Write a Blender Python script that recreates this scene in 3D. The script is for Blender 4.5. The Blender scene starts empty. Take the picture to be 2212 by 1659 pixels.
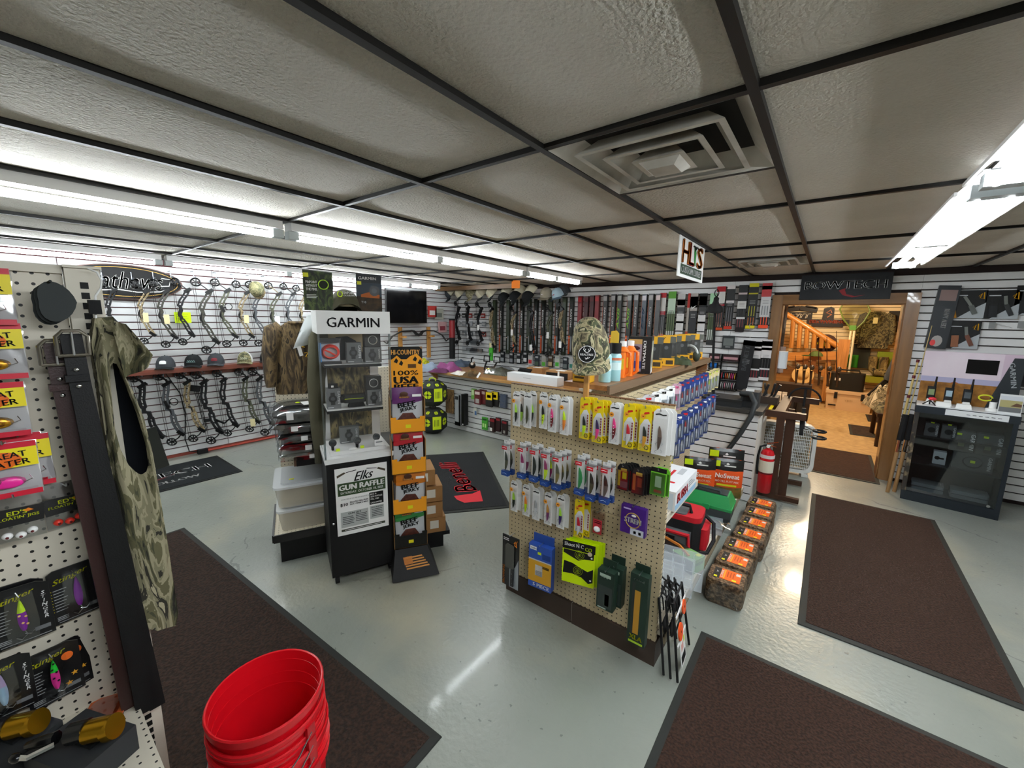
# Hunting and fishing shop interior: slatwall room, racks of bows, lure gondola, display cases.
# Units are metres; the lens stands above x = y = 0, +Y runs towards the far wall, +Z is up.
import bpy, math, random
from mathutils import Vector, Matrix, Euler
R = math.radians
PI = math.pi
random.seed(4)
S = bpy.context.scene
C = S.collection

# ------------------------------------------------------------------ camera, world, exposure
cam = bpy.data.objects.new('camera', bpy.data.cameras.new('camera'))
C.objects.link(cam)
cam.data.sensor_width = 36.0
cam.data.lens = 36.0 * 877.5 / 2212.0
cam.data.clip_start = 0.02
yaw, pit, rol = R(37.65), R(-9.21), R(0.957)
fw = Vector((-math.sin(yaw) * math.cos(pit), math.cos(yaw) * math.cos(pit), math.sin(pit)))
r0 = Vector((math.cos(yaw), math.sin(yaw),0))
u0 = r0.cross(fw)
rt = r0 * math.cos(rol) + u0 * math.sin(rol)
up = u0 * math.cos(rol) - r0 * math.sin(rol)
mw = Matrix((rt, up, -fw)).transposed().to_4x4()
mw.translation = (0,0,1.665)
cam.matrix_world = mw
S.camera = cam

w = bpy.data.worlds.new('world')
S.world = w
w.use_nodes = True
w.node_tree.nodes['Background'].inputs[0].default_value = (0.8,0.85,0.9,1)
w.node_tree.nodes['Background'].inputs[1].default_value = 0.05
S.view_settings.view_transform = 'Standard'
S.view_settings.look = 'None'
S.view_settings.exposure = 0.45
S.view_settings.gamma = 1.0
S.view_settings.use_curve_mapping = False
S.cycles.use_denoising = True
S.cycles.max_bounces = 8
S.cycles.diffuse_bounces = 4
S.cycles.glossy_bounces = 4
S.cycles.transmission_bounces = 6
S.cycles.transparent_max_bounces = 24
S.cycles.caustics_reflective = False
S.cycles.caustics_refractive = False
S.cycles.sample_clamp_indirect = 4.0
TUBE = 48.0        # strength of the fluorescent tubes
WARM = 280.0       # watts of each ceiling lamp of the back room

# ------------------------------------------------------------------ materials
def lin(h):
 if isinstance(h, tuple):
  return (*h, 1)
 v = [int(h[i:i + 2], 16) / 255 for i in (0,2,4)]
 return tuple(c / 12.92 if c <= .04045 else ((c + .055) / 1.055) ** 2.4 for c in v) + (1,)

MC = {}
def M(h, rough=.5, metal=0., bump=None, mix=None, emit=0., coat=0., alpha=1.):
 """plain surface: colour, gloss; bump=(scale, strength[, distance]); mix=(scale, colour2[, low, high]) mottles it."""
 key = (h, rough, metal, bump, mix, emit, coat, alpha)
 if key in MC:
  return MC[key]
 m = bpy.data.materials.new('mat_' + str(len(MC)))
 m.use_nodes = True
 nt = m.node_tree
 b = nt.nodes['Principled BSDF']
 b.inputs['Base Color'].default_value = lin(h)
 b.inputs['Roughness'].default_value = rough
 b.inputs['Metallic'].default_value = metal
 b.inputs['Specular IOR Level'].default_value = .5 if rough < .45 else .28
 b.inputs['Coat Weight'].default_value = coat
 b.inputs['Coat Roughness'].default_value = .08
 if alpha < 1:
  b.inputs['Alpha'].default_value = alpha
 if emit:
  b.inputs['Emission Color'].default_value = lin(h)
  b.inputs['Emission Strength'].default_value = emit
 if bump or mix:
  tc = nt.nodes.new('ShaderNodeTexCoord')
 if mix:
  n = nt.nodes.new('ShaderNodeTexNoise')
  n.inputs['Scale'].default_value = mix[0]
  n.inputs['Detail'].default_value = 6
  nt.links.new(tc.outputs['Object'], n.inputs['Vector'])
  cr = nt.nodes.new('ShaderNodeValToRGB')
  lo, hi = (mix[2], mix[3]) if len(mix) > 2 else (.35,.65)
  cr.color_ramp.elements[0].position = lo
  cr.color_ramp.elements[1].position = hi
  cr.color_ramp.elements[0].color = lin(h)
  cr.color_ramp.elements[1].color = lin(mix[1])
  nt.links.new(n.outputs['Fac'], cr.inputs['Fac'])
  nt.links.new(cr.outputs['Color'], b.inputs['Base Color'])
 if bump:
  n = nt.nodes.new('ShaderNodeTexNoise')
  n.inputs['Scale'].default_value = bump[0]
  n.inputs['Detail'].default_value = 3
  nt.links.new(tc.outputs['Object'], n.inputs['Vector'])
  bp = nt.nodes.new('ShaderNodeBump')
  bp.inputs['Strength'].default_value = bump[1]
  bp.inputs['Distance'].default_value = bump[2] if len(bump) > 2 else .01
  nt.links.new(n.outputs['Fac'], bp.inputs['Height'])
  nt.links.new(bp.outputs['Normal'], b.inputs['Normal'])
 MC[key] = m
 return m

def camo(cols, scale=9., stretch=(1,1,.45), rough=.85, det=3., dist=1.2):
 """patchy camouflage print in flat steps of colour"""
 key = ('camo', cols, scale, stretch, det)
 if key in MC:
  return MC[key]
 m = bpy.data.materials.new('camo_' + str(len(MC)))
 m.use_nodes = True
 nt = m.node_tree
 b = nt.nodes['Principled BSDF']
 b.inputs['Roughness'].default_value = rough
 tc = nt.nodes.new('ShaderNodeTexCoord')
 mp = nt.nodes.new('ShaderNodeMapping')
 mp.inputs['Scale'].default_value = stretch
 n = nt.nodes.new('ShaderNodeTexNoise')
 n.inputs['Scale'].default_value = scale
 n.inputs['Detail'].default_value = det
 n.inputs['Distortion'].default_value = dist
 cr = nt.nodes.new('ShaderNodeValToRGB')
 cr.color_ramp.interpolation = 'CONSTANT'
 k = len(cols)
 for i, c in enumerate(cols):
  p = 0 if i == 0 else .36 + .28 * (i - 1) / max(1, k - 2)
  e = cr.color_ramp.elements[i] if i < 2 else cr.color_ramp.elements.new(p)
  e.position = p
  e.color = lin(c)
 nt.links.new(tc.outputs['Object'], mp.inputs['Vector'])
 nt.links.new(mp.outputs['Vector'], n.inputs['Vector'])
 nt.links.new(n.outputs['Fac'], cr.inputs['Fac'])
 nt.links.new(cr.outputs['Color'], b.inputs['Base Color'])
 MC[key] = m
 return m

def clear(tint='ffffff', gloss=.12, rough=.08):
 """thin clear plastic sheet: mostly see-through with a faint shine"""
 key = ('clear', tint, gloss, rough)
 if key in MC:
  return MC[key]
 m = bpy.data.materials.new('clear_' + str(len(MC)))
 m.use_nodes = True
 nt = m.node_tree
 out = nt.nodes['Material Output']
 nt.nodes.remove(nt.nodes['Principled BSDF'])
 t = nt.nodes.new('ShaderNodeBsdfTransparent')
 t.inputs[0].default_value = lin(tint)
 g = nt.nodes.new('ShaderNodeBsdfGlossy')
 g.inputs['Roughness'].default_value = rough
 x = nt.nodes.new('ShaderNodeMixShader')
 x.inputs[0].default_value = gloss
 nt.links.new(t.outputs[0], x.inputs[1])
 nt.links.new(g.outputs[0], x.inputs[2])
 nt.links.new(x.outputs[0], out.inputs[0])
 MC[key] = m
 return m

def milky(h='e8e8e4', fac=.45):
 """cloudy translucent plastic"""
 key = ('milky', h, fac)
 if key in MC:
  return MC[key]
 m = bpy.data.materials.new('milky_' + str(len(MC)))
 m.use_nodes = True
 nt = m.node_tree
 out = nt.nodes['Material Output']
 b = nt.nodes['Principled BSDF']
 b.inputs['Base Color'].default_value = lin(h)
 b.inputs['Roughness'].default_value = .25
 t = nt.nodes.new('ShaderNodeBsdfTransparent')
 x = nt.nodes.new('ShaderNodeMixShader')
 x.inputs[0].default_value = fac
 nt.links.new(t.outputs[0], x.inputs[1])
 nt.links.new(b.outputs[0], x.inputs[2])
 nt.links.new(x.outputs[0], out.inputs[0])
 MC[key] = m
 return m

def math_node(nt, op, a, b=None):
 n = nt.nodes.new('ShaderNodeMath')
 n.operation = op
 for i, v in enumerate((a, b)):
  if v is None:
   continue
  if isinstance(v, (int, float)):
   n.inputs[i].default_value = v
  else:
   nt.links.new(v, n.inputs[i])
 return n.outputs[0]

def pegboard(h, ax=('X', 'Z'), pitch=.0254, rad=.0032, hole='0c0a08', rough=.5):
 """painted board with round holes on a square pitch along two object axes"""
 key = ('peg', h, ax, pitch)
 if key in MC:
  return MC[key]
 m = bpy.data.materials.new('pegboard_' + str(len(MC)))
 m.use_nodes = True
 nt = m.node_tree
 b = nt.nodes['Principled BSDF']
 b.inputs['Roughness'].default_value = rough
 tc = nt.nodes.new('ShaderNodeTexCoord')
 sp = nt.nodes.new('ShaderNodeSeparateXYZ')
 nt.links.new(tc.outputs['Object'], sp.inputs[0])
 d = []
 for a in ax:
  f = math_node(nt, 'PINGPONG', sp.outputs[a], pitch / 2)
  d.append(math_node(nt, 'MULTIPLY', f, f))
 r = math_node(nt, 'SQRT', math_node(nt, 'ADD', d[0], d[1]))
 fac = math_node(nt, 'LESS_THAN', r, rad)
 mx = nt.nodes.new('ShaderNodeMix')
 mx.data_type = 'RGBA'
 mx.inputs['A'].default_value = lin(h)
 mx.inputs['B'].default_value = lin(hole)
 nt.links.new(fac, mx.inputs['Factor'])
 nt.links.new(mx.outputs['Result'], b.inputs['Base Color'])
 MC[key] = m
 return m

def wood(h1, h2, axis='X', scale=6., rough=.4, coat=0.):
 key = ('wood', h1, h2, axis, scale)
 if key in MC:
  return MC[key]
 m = bpy.data.materials.new('wood_' + str(len(MC)))
 m.use_nodes = True
 nt = m.node_tree
 b = nt.nodes['Principled BSDF']
 b.inputs['Roughness'].default_value = rough
 b.inputs['Coat Weight'].default_value = coat
 tc = nt.nodes.new('ShaderNodeTexCoord')
 mp = nt.nodes.new('ShaderNodeMapping')
 mp.inputs['Scale'].default_value = tuple(.08 if a == axis else 1 for a in 'XYZ')
 n = nt.nodes.new('ShaderNodeTexNoise')
 n.inputs['Scale'].default_value = scale * 5
 n.inputs['Detail'].default_value = 5
 n.inputs['Distortion'].default_value = .6
 cr = nt.nodes.new('ShaderNodeValToRGB')
 cr.color_ramp.elements[0].position = .35
 cr.color_ramp.elements[1].position = .68
 cr.color_ramp.elements[0].color = lin(h1)
 cr.color_ramp.elements[1].color = lin(h2)
 nt.links.new(tc.outputs['Object'], mp.inputs['Vector'])
 nt.links.new(mp.outputs['Vector'], n.inputs['Vector'])
 nt.links.new(n.outputs['Fac'], cr.inputs['Fac'])
 nt.links.new(cr.outputs['Color'], b.inputs['Base Color'])
 MC[key] = m
 return m

# ------------------------------------------------------------------ geometry
class G:
 """collects shapes and becomes one mesh"""
 def __init__(s):
  s.v, s.f, s.m, s.s = [], [], [], []
  s.mats = []
 def mi(s, m):
  if m not in s.mats:
   s.mats.append(m)
  return s.mats.index(m)
 def add(s, vs, fs, m, smooth=False, mat=None):
  o = len(s.v)
  if mat is not None:
   vs = [mat @ Vector(p) for p in vs]
  s.v += [tuple(p) for p in vs]
  k = s.mi(m)
  for f in fs:
   s.f.append(tuple(i + o for i in f))
   s.m.append(k)
   s.s.append(smooth)
  return s
 def box(s, c, d, m, rot=None, taper=None):
  x, y, z = d[0] / 2, d[1] / 2, d[2] / 2
  tx, ty = taper or (1,1)
  vs = [(-x, -y, -z),(x, -y, -z),(x, y, -z),(-x, y, -z),(-x * tx, -y * ty, z),(x * tx, -y * ty, z),(x * tx, y * ty, z),(-x * tx, y * ty, z)]
  mt = Matrix.Translation(c) @ (Euler(rot).to_matrix().to_4x4() if rot else Matrix())
  return s.add(vs, [(0,3,2,1),(4,5,6,7),(0,1,5,4),(1,2,6,5),(2,3,7,6),(3,0,4,7)], m, False, mt)
 def b2(s, a, b, m):
  return s.box([(p + q) / 2 for p, q in zip(a, b)], [abs(q - p) for p, q in zip(a, b)], m)
 def bev(s, c, d, m, r=.01, n=3, rot=None):
  """box whose vertical edges are rounded"""
  return s.prism(rrect(d[0], d[1], r, n),-d[2] / 2, d[2] / 2, m, 'xy', Matrix.Translation(c) @ (Euler(rot).to_matrix().to_4x4() if rot else Matrix()), smooth=True)
 def bar(s, p, q, w, h, m, upv=(0,0,1)):
  p, q = Vector(p), Vector(q)
  d = (q - p)
  L = d.length
  d.normalize()
  u = Vector(upv)
  if abs(d.dot(u)) > .99:
   u = Vector((1,0,0))
  a = d.cross(u).normalized()
  b = a.cross(d)
  mt = Matrix((a, d, b)).transposed().to_4x4()
  mt.translation = (p + q) / 2
  vs = [(-w / 2,-L / 2,-h / 2),(w / 2,-L / 2,-h / 2),(w / 2, L / 2,-h / 2),(-w / 2, L / 2,-h / 2),(-w / 2,-L / 2, h / 2),(w / 2,-L / 2, h / 2),(w / 2, L / 2, h / 2),(-w / 2, L / 2, h / 2)]
  return s.add(vs, [(0,3,2,1),(4,5,6,7),(0,1,5,4),(1,2,6,5),(2,3,7,6),(3,0,4,7)], m, False, mt)
 def tube(s, pts, r, m, n=6, closed=False):
  P = [Vector(p) for p in pts]
  k = len(P)
  rs = r if isinstance(r, (list, tuple)) else [r] * k
  vs = []
  a = None
  for i in range(k):
   t = (P[(i + 1) % k] - P[i - 1]) if closed else (P[min(i + 1, k - 1)] - P[max(i - 1,0)])
   if t.length < 1e-9:
    t = Vector((0,0,1))
   t.normalize()
   if a is None:
    a = t.orthogonal().normalized()
   else:
    a = (a - t * a.dot(t))
    a = a.normalized() if a.length > 1e-6 else t.orthogonal().normalized()
   b = t.cross(a)
   for j in range(n):
    g = 2 * PI * j / n
    vs.append(P[i] + (a * math.cos(g) + b * math.sin(g)) * rs[i])
  fs = []
  for i in range(k if closed else k - 1):
   i2 = (i + 1) % k
   for j in range(n):
    fs.append((i * n + j, i * n + (j + 1) % n, i2 * n + (j + 1) % n, i2 * n + j))
  if not closed:
   fs += [tuple(range(n - 1,-1,-1)), tuple((k - 1) * n + j for j in range(n))]
  return s.add(vs, fs, m, True)
 def cyl(s, p, q, r, m, n=12, r2=None):
  return s.tube([p, q], [r, r if r2 is None else r2], m, n)
 def lathe(s, prof, m, n=20, c=(0,0,0), mat=None, sx=1., sy=1.):
  vs, fs = [], []
  k = len(prof)
  for r, z in prof:
   for j in range(n):
    g = 2 * PI * j / n
    vs.append((c[0] + r * math.cos(g) * sx, c[1] + r * math.sin(g) * sy, c[2] + z))
  for i in range(k - 1):
   for j in range(n):
    fs.append((i * n + j, i * n + (j + 1) % n, (i + 1) * n + (j + 1) % n, (i + 1) * n + j))
  if prof[0][0] > 1e-4:
   fs.append(tuple(range(n - 1,-1,-1)))
  if prof[-1][0] > 1e-4:
   fs.append(tuple((k - 1) * n + j for j in range(n)))
  return s.add(vs, fs, m, True, mat)
 def shell(s, prof, m, n=24, c=(0,0,0), mat=None):
  """lathe left open at both ends"""
  vs, fs = [], []
  for r, z in prof:
   for j in range(n):
    g = 2 * PI * j / n
    vs.append((c[0] + r * math.cos(g), c[1] + r * math.sin(g), c[2] + z))
  for i in range(len(prof) - 1):
   for j in range(n):
    fs.append((i * n + j, i * n + (j + 1) % n, (i + 1) * n + (j + 1) % n, (i + 1) * n + j))
  return s.add(vs, fs, m, True, mat)
 def ell(s, c, r, m, nu=12, nv=8, rot=None, z0=-1., z1=1.):
  prof = []
  t0, t1 = math.asin(z0), math.asin(z1)
  for i in range(nv + 1):
   t = t0 + (t1 - t0) * i / nv
   prof.append((max(math.cos(t),1e-5), math.sin(t)))
  mt = Matrix.Translation(c) @ (Euler(rot).to_matrix().to_4x4() if rot else Matrix()) @ Matrix.Diagonal((*r, 1))
  return s.lathe(prof, m, nu, mat=mt)
 def prism(s, poly, a, b, m, plane='xz', mat=None, smooth=False):
  """polygon pushed from a to b along the axis left out of the plane"""
  n = len(poly)
  if plane == 'xz':
   vs = [(x, a, z) for x, z in poly] + [(x, b, z) for x, z in poly]
  elif plane == 'xy':
   vs = [(x, y, a) for x, y in poly] + [(x, y, b) for x, y in poly]
  else:
   vs = [(a, y, z) for y, z in poly] + [(b, y, z) for y, z in poly]
  fs = [tuple(range(n)), tuple(range(2 * n - 1, n - 1,-1))]
  fs += [(i, i + n, (i + 1) % n + n, (i + 1) % n) for i in range(n)]
  return s.add(vs, fs, m, smooth, mat)
 def rect(s, x0, z0, x1, z1, y, m):
  """flat print facing -Y"""
  return s.add([(x0, y, z0),(x1, y, z0),(x1, y, z1),(x0, y, z1)], [(0,1,2,3)], m)
 def poly(s, pts, y, m):
  return s.add([(x, y, z) for x, z in pts], [tuple(range(len(pts)))], m)
 def disc(s, x, z, r, y, m, n=14, rz=None):
  return s.add([(x + r * math.cos(2 * PI * j / n), y, z + (rz or r) * math.sin(2 * PI * j / n)) for j in range(n)], [tuple(range(n))], m)
 def grid(s, fn, nu, nv, m, closed=False):
  vs = [fn(i / nu, j / nv) for j in range(nv + 1) for i in range(nu + 1)]
  fs = [(j * (nu + 1) + i, j * (nu + 1) + i + 1,(j + 1) * (nu + 1) + i + 1,(j + 1) * (nu + 1) + i) for j in range(nv) for i in range(nu)]
  return s.add(vs, fs, m, True)

def rrect(w, h, r, n=3):
 out = []
 for cx, cy, a0 in ((w / 2 - r, h / 2 - r, 0),(-w / 2 + r, h / 2 - r, 90),(-w / 2 + r, -h / 2 + r, 180),(w / 2 - r, -h / 2 + r, 270)):
  for i in range(n + 1):
   a = R(a0 + 90 * i / n)
   out.append((cx + r * math.cos(a), cy + r * math.sin(a)))
 return out

def mesh(g, name):
 me = bpy.data.meshes.new(name)
 me.from_pydata(g.v, [], g.f)
 for m in g.mats:
  me.materials.append(m)
 me.polygons.foreach_set('material_index', g.m)
 me.polygons.foreach_set('use_smooth', g.s)
 me.update()
 if any(g.s):
  me.set_sharp_from_angle(angle=R(38))
 return me

def obj(name, g, parent=None, loc=(0,0,0), rot=(0,0,0), kind=None):
 me = g if isinstance(g, bpy.types.Mesh) else mesh(g, name)
 o = bpy.data.objects.new(name, me)
 o.location = loc
 o.rotation_euler = rot
 if parent:
  o.parent = parent
 if kind:
  o['kind'] = kind
 C.objects.link(o)
 return o

def tag(o, label, cat, group=None):
 o['label'] = label
 o['category'] = cat
 if group:
  o['group'] = group
 return o

def thing(name, label, cat, loc=(0,0,0), rz=0., group=None, rot=None):
 o = bpy.data.objects.new(name, None)
 o.empty_display_size = .05
 C.objects.link(o)
 o.location = loc
 o.rotation_euler = rot or (0,0, rz)
 return tag(o, label, cat, group)

def dup(t, loc, rot=None, label=None, group=None):
 """copy of a thing with copies of its parts and their sub-parts"""
 c = t.copy()
 C.objects.link(c)
 c.location = loc
 if rot is not None:
  c.rotation_euler = rot if isinstance(rot, tuple) else (0,0, rot)
 if label:
  c['label'] = label
 if group:
  c['group'] = group
 for ch in t.children:
  d = ch.copy()
  C.objects.link(d)
  d.parent = c
  for e in ch.children:
   h = e.copy()
   C.objects.link(h)
   h.parent = d
 return c

TX = {}
def txt(parent, s, x, z, m, h=None, wd=None, y=0., rot=0., bold=0., shear=0., name='lettering', flat=False, align='c', up=False):
 """lettering centred on (x, z) of a face looking along -Y (or lying flat on z when flat)"""
 key = (s, bold, shear, m)
 if key not in TX:
  cu = bpy.data.curves.new('t', 'FONT')
  cu.body = s
  cu.align_x = 'CENTER'
  cu.resolution_u = 2
  cu.shear = shear
  o = bpy.data.objects.new('t', cu)
  me = bpy.data.meshes.new_from_object(o)
  bpy.data.objects.remove(o)
  xs = [v.co.x for v in me.vertices] or [0,1]
  ys = [v.co.y for v in me.vertices] or [0,1]
  cx, cy = (min(xs) + max(xs)) / 2,(min(ys) + max(ys)) / 2
  for v in me.vertices:
   v.co.x -= cx
   v.co.y -= cy
  if bold:      # heavier strokes: the outline printed three times a hair apart
   v0 = [tuple(v.co) for v in me.vertices]
   f0 = [tuple(p.vertices) for p in me.polygons]
   k = len(v0)
   offs = ((0,0),(bold * .9, bold * .25),(-bold * .9,-bold * .25))
   nm_ = bpy.data.meshes.new('t')
   nm_.from_pydata([(x + dx, y + dy, 0) for dx, dy in offs for x, y, z in v0], [], [tuple(i + q * k for i in f) for q in range(3) for f in f0])
   me = nm_
  me.materials.clear()
  me.materials.append(m)
  TX[key] = (me, max(xs) - min(xs), max(ys) - min(ys))
 me, W, H = TX[key]
 if h and wd:
  sx, sy = wd / W, h / H
 elif h:
  sx = sy = h / H
 else:
  sx = sy = wd / W
 o = bpy.data.objects.new(name, me)
 o.scale = (sx, sy, 1)
 if flat:
  o.location = (x, z, y)
  o.rotation_euler = (0,0, rot)
 else:
  o.location = (x, y, z)
  o.rotation_euler = (PI / 2,-rot, 0) if not up else (PI / 2,-rot, 0)
  if rot:
   o.rotation_euler = (Matrix.Rotation(-rot, 3, 'Y') @ Matrix.Rotation(PI / 2,3, 'X')).to_euler()
 o.parent = parent
 C.objects.link(o)
 return o

# common colours
WHITE = M('f0f0ee', .45)
PAPER = M('f2f2f0', .6)
BLACK = M('0d0d0e', .45)
MATTE = M('141415', .75)
STEEL = M('b8bcc0', .3,1.)
CHROME = M('d8dadc', .15,1.)
DKSTEEL = M('3a3c3e', .35,.9)
RED = M('c4161c', .4)
ORANGE = M('f26a1b', .45)
YEL = M('f2d21a', .45)
LIME = M('d4f020', .5)
GREEN = M('3f8f2c', .5)
BLUE = M('1c3f8c', .4)
GREY = M('8a8c8c', .5)
DGREY = M('3a3c3d', .5)
TAG = M('e4d8a8', .6)
BLIS = clear()
TBLACK = M('0a0a0a', .6)
TWHITE = M('f4f4f2', .6)
TORANGE = M('f08a28', .6)
TRED = M('d0202a', .6)

# ------------------------------------------------------------------ room shell
XL, XR, YB, YW, ZC = -5.86,3.6,-3.2,5.80,2.22
conc = M('90948c', .3, bump=(42,.4,.006), mix=(1.6, '82877f', .35,.7), coat=.2)
nt = conc.node_tree
# grime, scuffs and a few cracks in the painted concrete
pb = nt.nodes['Principled BSDF']
src = pb.inputs['Base Color'].links[0].from_socket
tc = nt.nodes.new('ShaderNodeTexCoord')
vor = nt.nodes.new('ShaderNodeTexVoronoi')
vor.feature = 'DISTANCE_TO_EDGE'
vor.inputs['Scale'].default_value = .55
dn = nt.nodes.new('ShaderNodeTexNoise')
dn.inputs['Scale'].default_value = 3.5
dn.inputs['Detail'].default_value = 8
vm = nt.nodes.new('ShaderNodeVectorMath')
vm.operation = 'MULTIPLY_ADD'
vm.inputs[1].default_value = (.35,.35,.35)
nt.links.new(tc.outputs['Object'], dn.inputs['Vector'])
nt.links.new(dn.outputs['Color'], vm.inputs[0])
nt.links.new(tc.outputs['Object'], vm.inputs[2])
nt.links.new(vm.outputs['Vector'], vor.inputs['Vector'])
crk = math_node(nt, 'LESS_THAN', vor.outputs['Distance'], .0035)
brk = nt.nodes.new('ShaderNodeTexNoise')
brk.inputs['Scale'].default_value = 1.1
nt.links.new(tc.outputs['Object'], brk.inputs['Vector'])
crk = math_node(nt, 'MULTIPLY', crk, math_node(nt, 'GREATER_THAN', brk.outputs['Fac'], .52))
sp = nt.nodes.new('ShaderNodeTexNoise')
sp.inputs['Scale'].default_value = 26
sp.inputs['Detail'].default_value = 2
nt.links.new(tc.outputs['Object'], sp.inputs['Vector'])
spk = math_node(nt, 'GREATER_THAN', sp.outputs['Fac'], .705)
fac = math_node(nt, 'MULTIPLY', math_node(nt, 'MAXIMUM', crk, spk),.55)
mx = nt.nodes.new('ShaderNodeMix')
mx.data_type = 'RGBA'
nt.links.new(fac, mx.inputs['Factor'])
nt.links.new(src, mx.inputs['A'])
mx.inputs['B'].default_value = lin('4c5050')
lp = nt.nodes.new('ShaderNodeTexNoise')       # large worn, yellowed areas
lp.inputs['Scale'].default_value = 1.3
lp.inputs['Detail'].default_value = 5
nt.links.new(tc.outputs['Object'], lp.inputs['Vector'])
lr = nt.nodes.new('ShaderNodeValToRGB')
lr.color_ramp.elements[0].position = .5
lr.color_ramp.elements[1].position = .72
lr.color_ramp.elements[0].color = (0,0,0,1)
lr.color_ramp.elements[1].color = (.9,.9,.9,1)
nt.links.new(lp.outputs['Fac'], lr.inputs['Fac'])
mx2 = nt.nodes.new('ShaderNodeMix')
mx2.data_type = 'RGBA'
nt.links.new(lr.outputs['Color'], mx2.inputs['Factor'])
nt.links.new(mx.outputs['Result'], mx2.inputs['A'])
mx2.inputs['B'].default_value = lin('a5a18d')
nt.links.new(mx2.outputs['Result'], pb.inputs['Base Color'])

g = G()
g.b2((XL - .1, YB, -.05),(XR, YW + .08,0), conc)
obj('floor', g, kind='structure')
g = G()
g.b2((-2.2, YW + .08,-.05),(2.6,11.4,0), M('b89a68', .75, mix=(14, 'a4865a'), bump=(160,.2,.003)))
obj('floor_back', g, kind='structure')

# ---- suspended ceiling: every panel and T-bar is a piece of the ceiling
g = G()
g.b2((XL - .1, YB, ZC + .06),(XR, YW + .1, ZC + .1), M('2a2826', .9))
ceil = obj('ceiling', g, kind='structure')
tileM = M('eae4d8', .72, bump=(95,1., .016), mix=(3, 'e0d9cc'))
tileF = M('e6dfd3', .8, bump=(95,.55,.012), mix=(2, 'dad3c6'))
BAR = M('191715', .45)
PX, PY = .61,1.22
x0, y0 = -.208,1.204
def tile_mesh(w, l, m, sag):
 g = G()
 nu, nv = 6,8
 def f(u, v):
  e = min(u, 1 - u, v, 1 - v)
  return ((u - .5) * w, (v - .5) * l, .012 - sag * min(1, e * 6))
 g.grid(f, nu, nv, m)
 return mesh(g, 'ceiling_panel')
tm = [tile_mesh(PX - .004, PY - .004, tileM, .010), tile_mesh(PX - .004, PY - .004, tileF, .004), tile_mesh(PX - .004, PY / 2 - .004, tileM, .004)]
for i in range(-9,7):
 xa = x0 + i * PX
 if xa < XL - .5 or xa + PX > XR + .4:
  continue
 for j in range(-4,4):
  ya = y0 + j * PY
  if i == -1 and j == 0:
   obj('ceiling_panel', tm[2], ceil, (xa + PX / 2, ya + PY * .75, ZC))
   continue
  if i == -1 and j == 2:
   obj('ceiling_panel', tm[2], ceil, (xa + PX / 2, ya + PY * .25, ZC))
   continue
  k = 0 if (i <= -3 or (i * 7 + j * 3) % 3) else 1
  o = obj('ceiling_panel', tm[k], ceil, (xa + PX / 2, ya + PY / 2, ZC + .001 * ((i * 5 + j) % 3)))
  o.rotation_euler = (R(.15 * ((i + 2 * j) % 3 - 1)), R(.2 * ((2 * i + j) % 3 - 1)),0)
gm = G()
gm.b2((-.012, YB, 0),(.012, YW, .03), BAR)
mm = mesh(gm, 'main_runner')
gc = G()
gc.b2((.012,-.010,.002),(PX - .012,.010,.03), BAR)
mc = mesh(gc, 'cross_tee')
for i in range(-9,7):
 xa = x0 + i * PX
 if XL < xa < XR:
  obj('main_runner', mm, ceil, (xa, 0, ZC - .006))
 if xa < XL - .5 or xa > XR:
  continue
 for j in range(-3,4):
  obj('cross_tee', mc, ceil, (xa, y0 + j * PY, ZC - .006))
 if i == -1:
  obj('cross_tee', mc, ceil, (xa, y0 + .61, ZC - .006))
  obj('cross_tee', mc, ceil, (xa, y0 + 2.5 * PY, ZC - .006))

def vent(label, cx, cy):
 t = thing('ceiling_vent', label, 'vent', (cx, cy, ZC - .004))
 vm_ = M('e4e0d6', .4, mix=(5, 'b8b2a6'))
 dm = M('15130f', .8)
 g = G()
 def frame(z0, z1, a0, a1):
  """four sloping sides from half-size a0 at z0 to a1 at z1"""
  p = [(-a0,-a0, z0),(a0,-a0, z0),(a0, a0, z0),(-a0, a0, z0),(-a1,-a1, z1),(a1,-a1, z1),(a1, a1, z1),(-a1, a1, z1)]
  return p, [(0,1,5,4),(1,2,6,5),(2,3,7,6),(3,0,4,7)]
 p, f = frame(0,.10,.292,.20)
 g.add(p, f, vm_)
 g.b2((-.2,-.2,.098),(.2,.2,.10), vm_)
 g.lathe([(.125,.094),(.125,.097)], dm, 24)
 obj('pan', g, t)
 for k, (a, b, z) in enumerate(((.225,.17,-.012),(.155,.10,-.016),(.082,.035,-.02))):
  g = G()
  p, f = frame(z + .004, z + .055, a, b)
  g.add(p, f, vm_)
  p, f = frame(z, z + .004, a + .004, a)
  g.add(p, f, vm_)
  # flat lip around each louvre
  q = [(-a - .004,-a - .004, z),(a + .004,-a - .004, z),(a + .004, a + .004, z),(-a - .004, a + .004, z)]
  r_ = [(-a + .014,-a + .014, z),(a - .014,-a + .014, z),(a - .014, a - .014, z),(-a + .014, a - .014, z)]
  g.add(q + r_, [(i, (i + 1) % 4,(i + 1) % 4 + 4, i + 4) for i in range(4)], vm_)
  if k == 2:
   p, f = frame(z, z - .02, a - .014,.045)
   g.add(p, f, vm_)
   g.add([(-.045,-.045, z - .02),(.045,-.045, z - .02),(.045,.045, z - .02),(-.045,.045, z - .02)], [(0,1,2,3)], vm_)
  obj('louvre', g, t)
 return t
vent('large square ceiling vent with nested louvres, above the lure gondola', x0 - .305, y0 + .305)
vent('small-looking square ceiling vent near the far wall, left of the black sign over the doorway', x0 - .305, y0 + 2.75 * PY)

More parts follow.
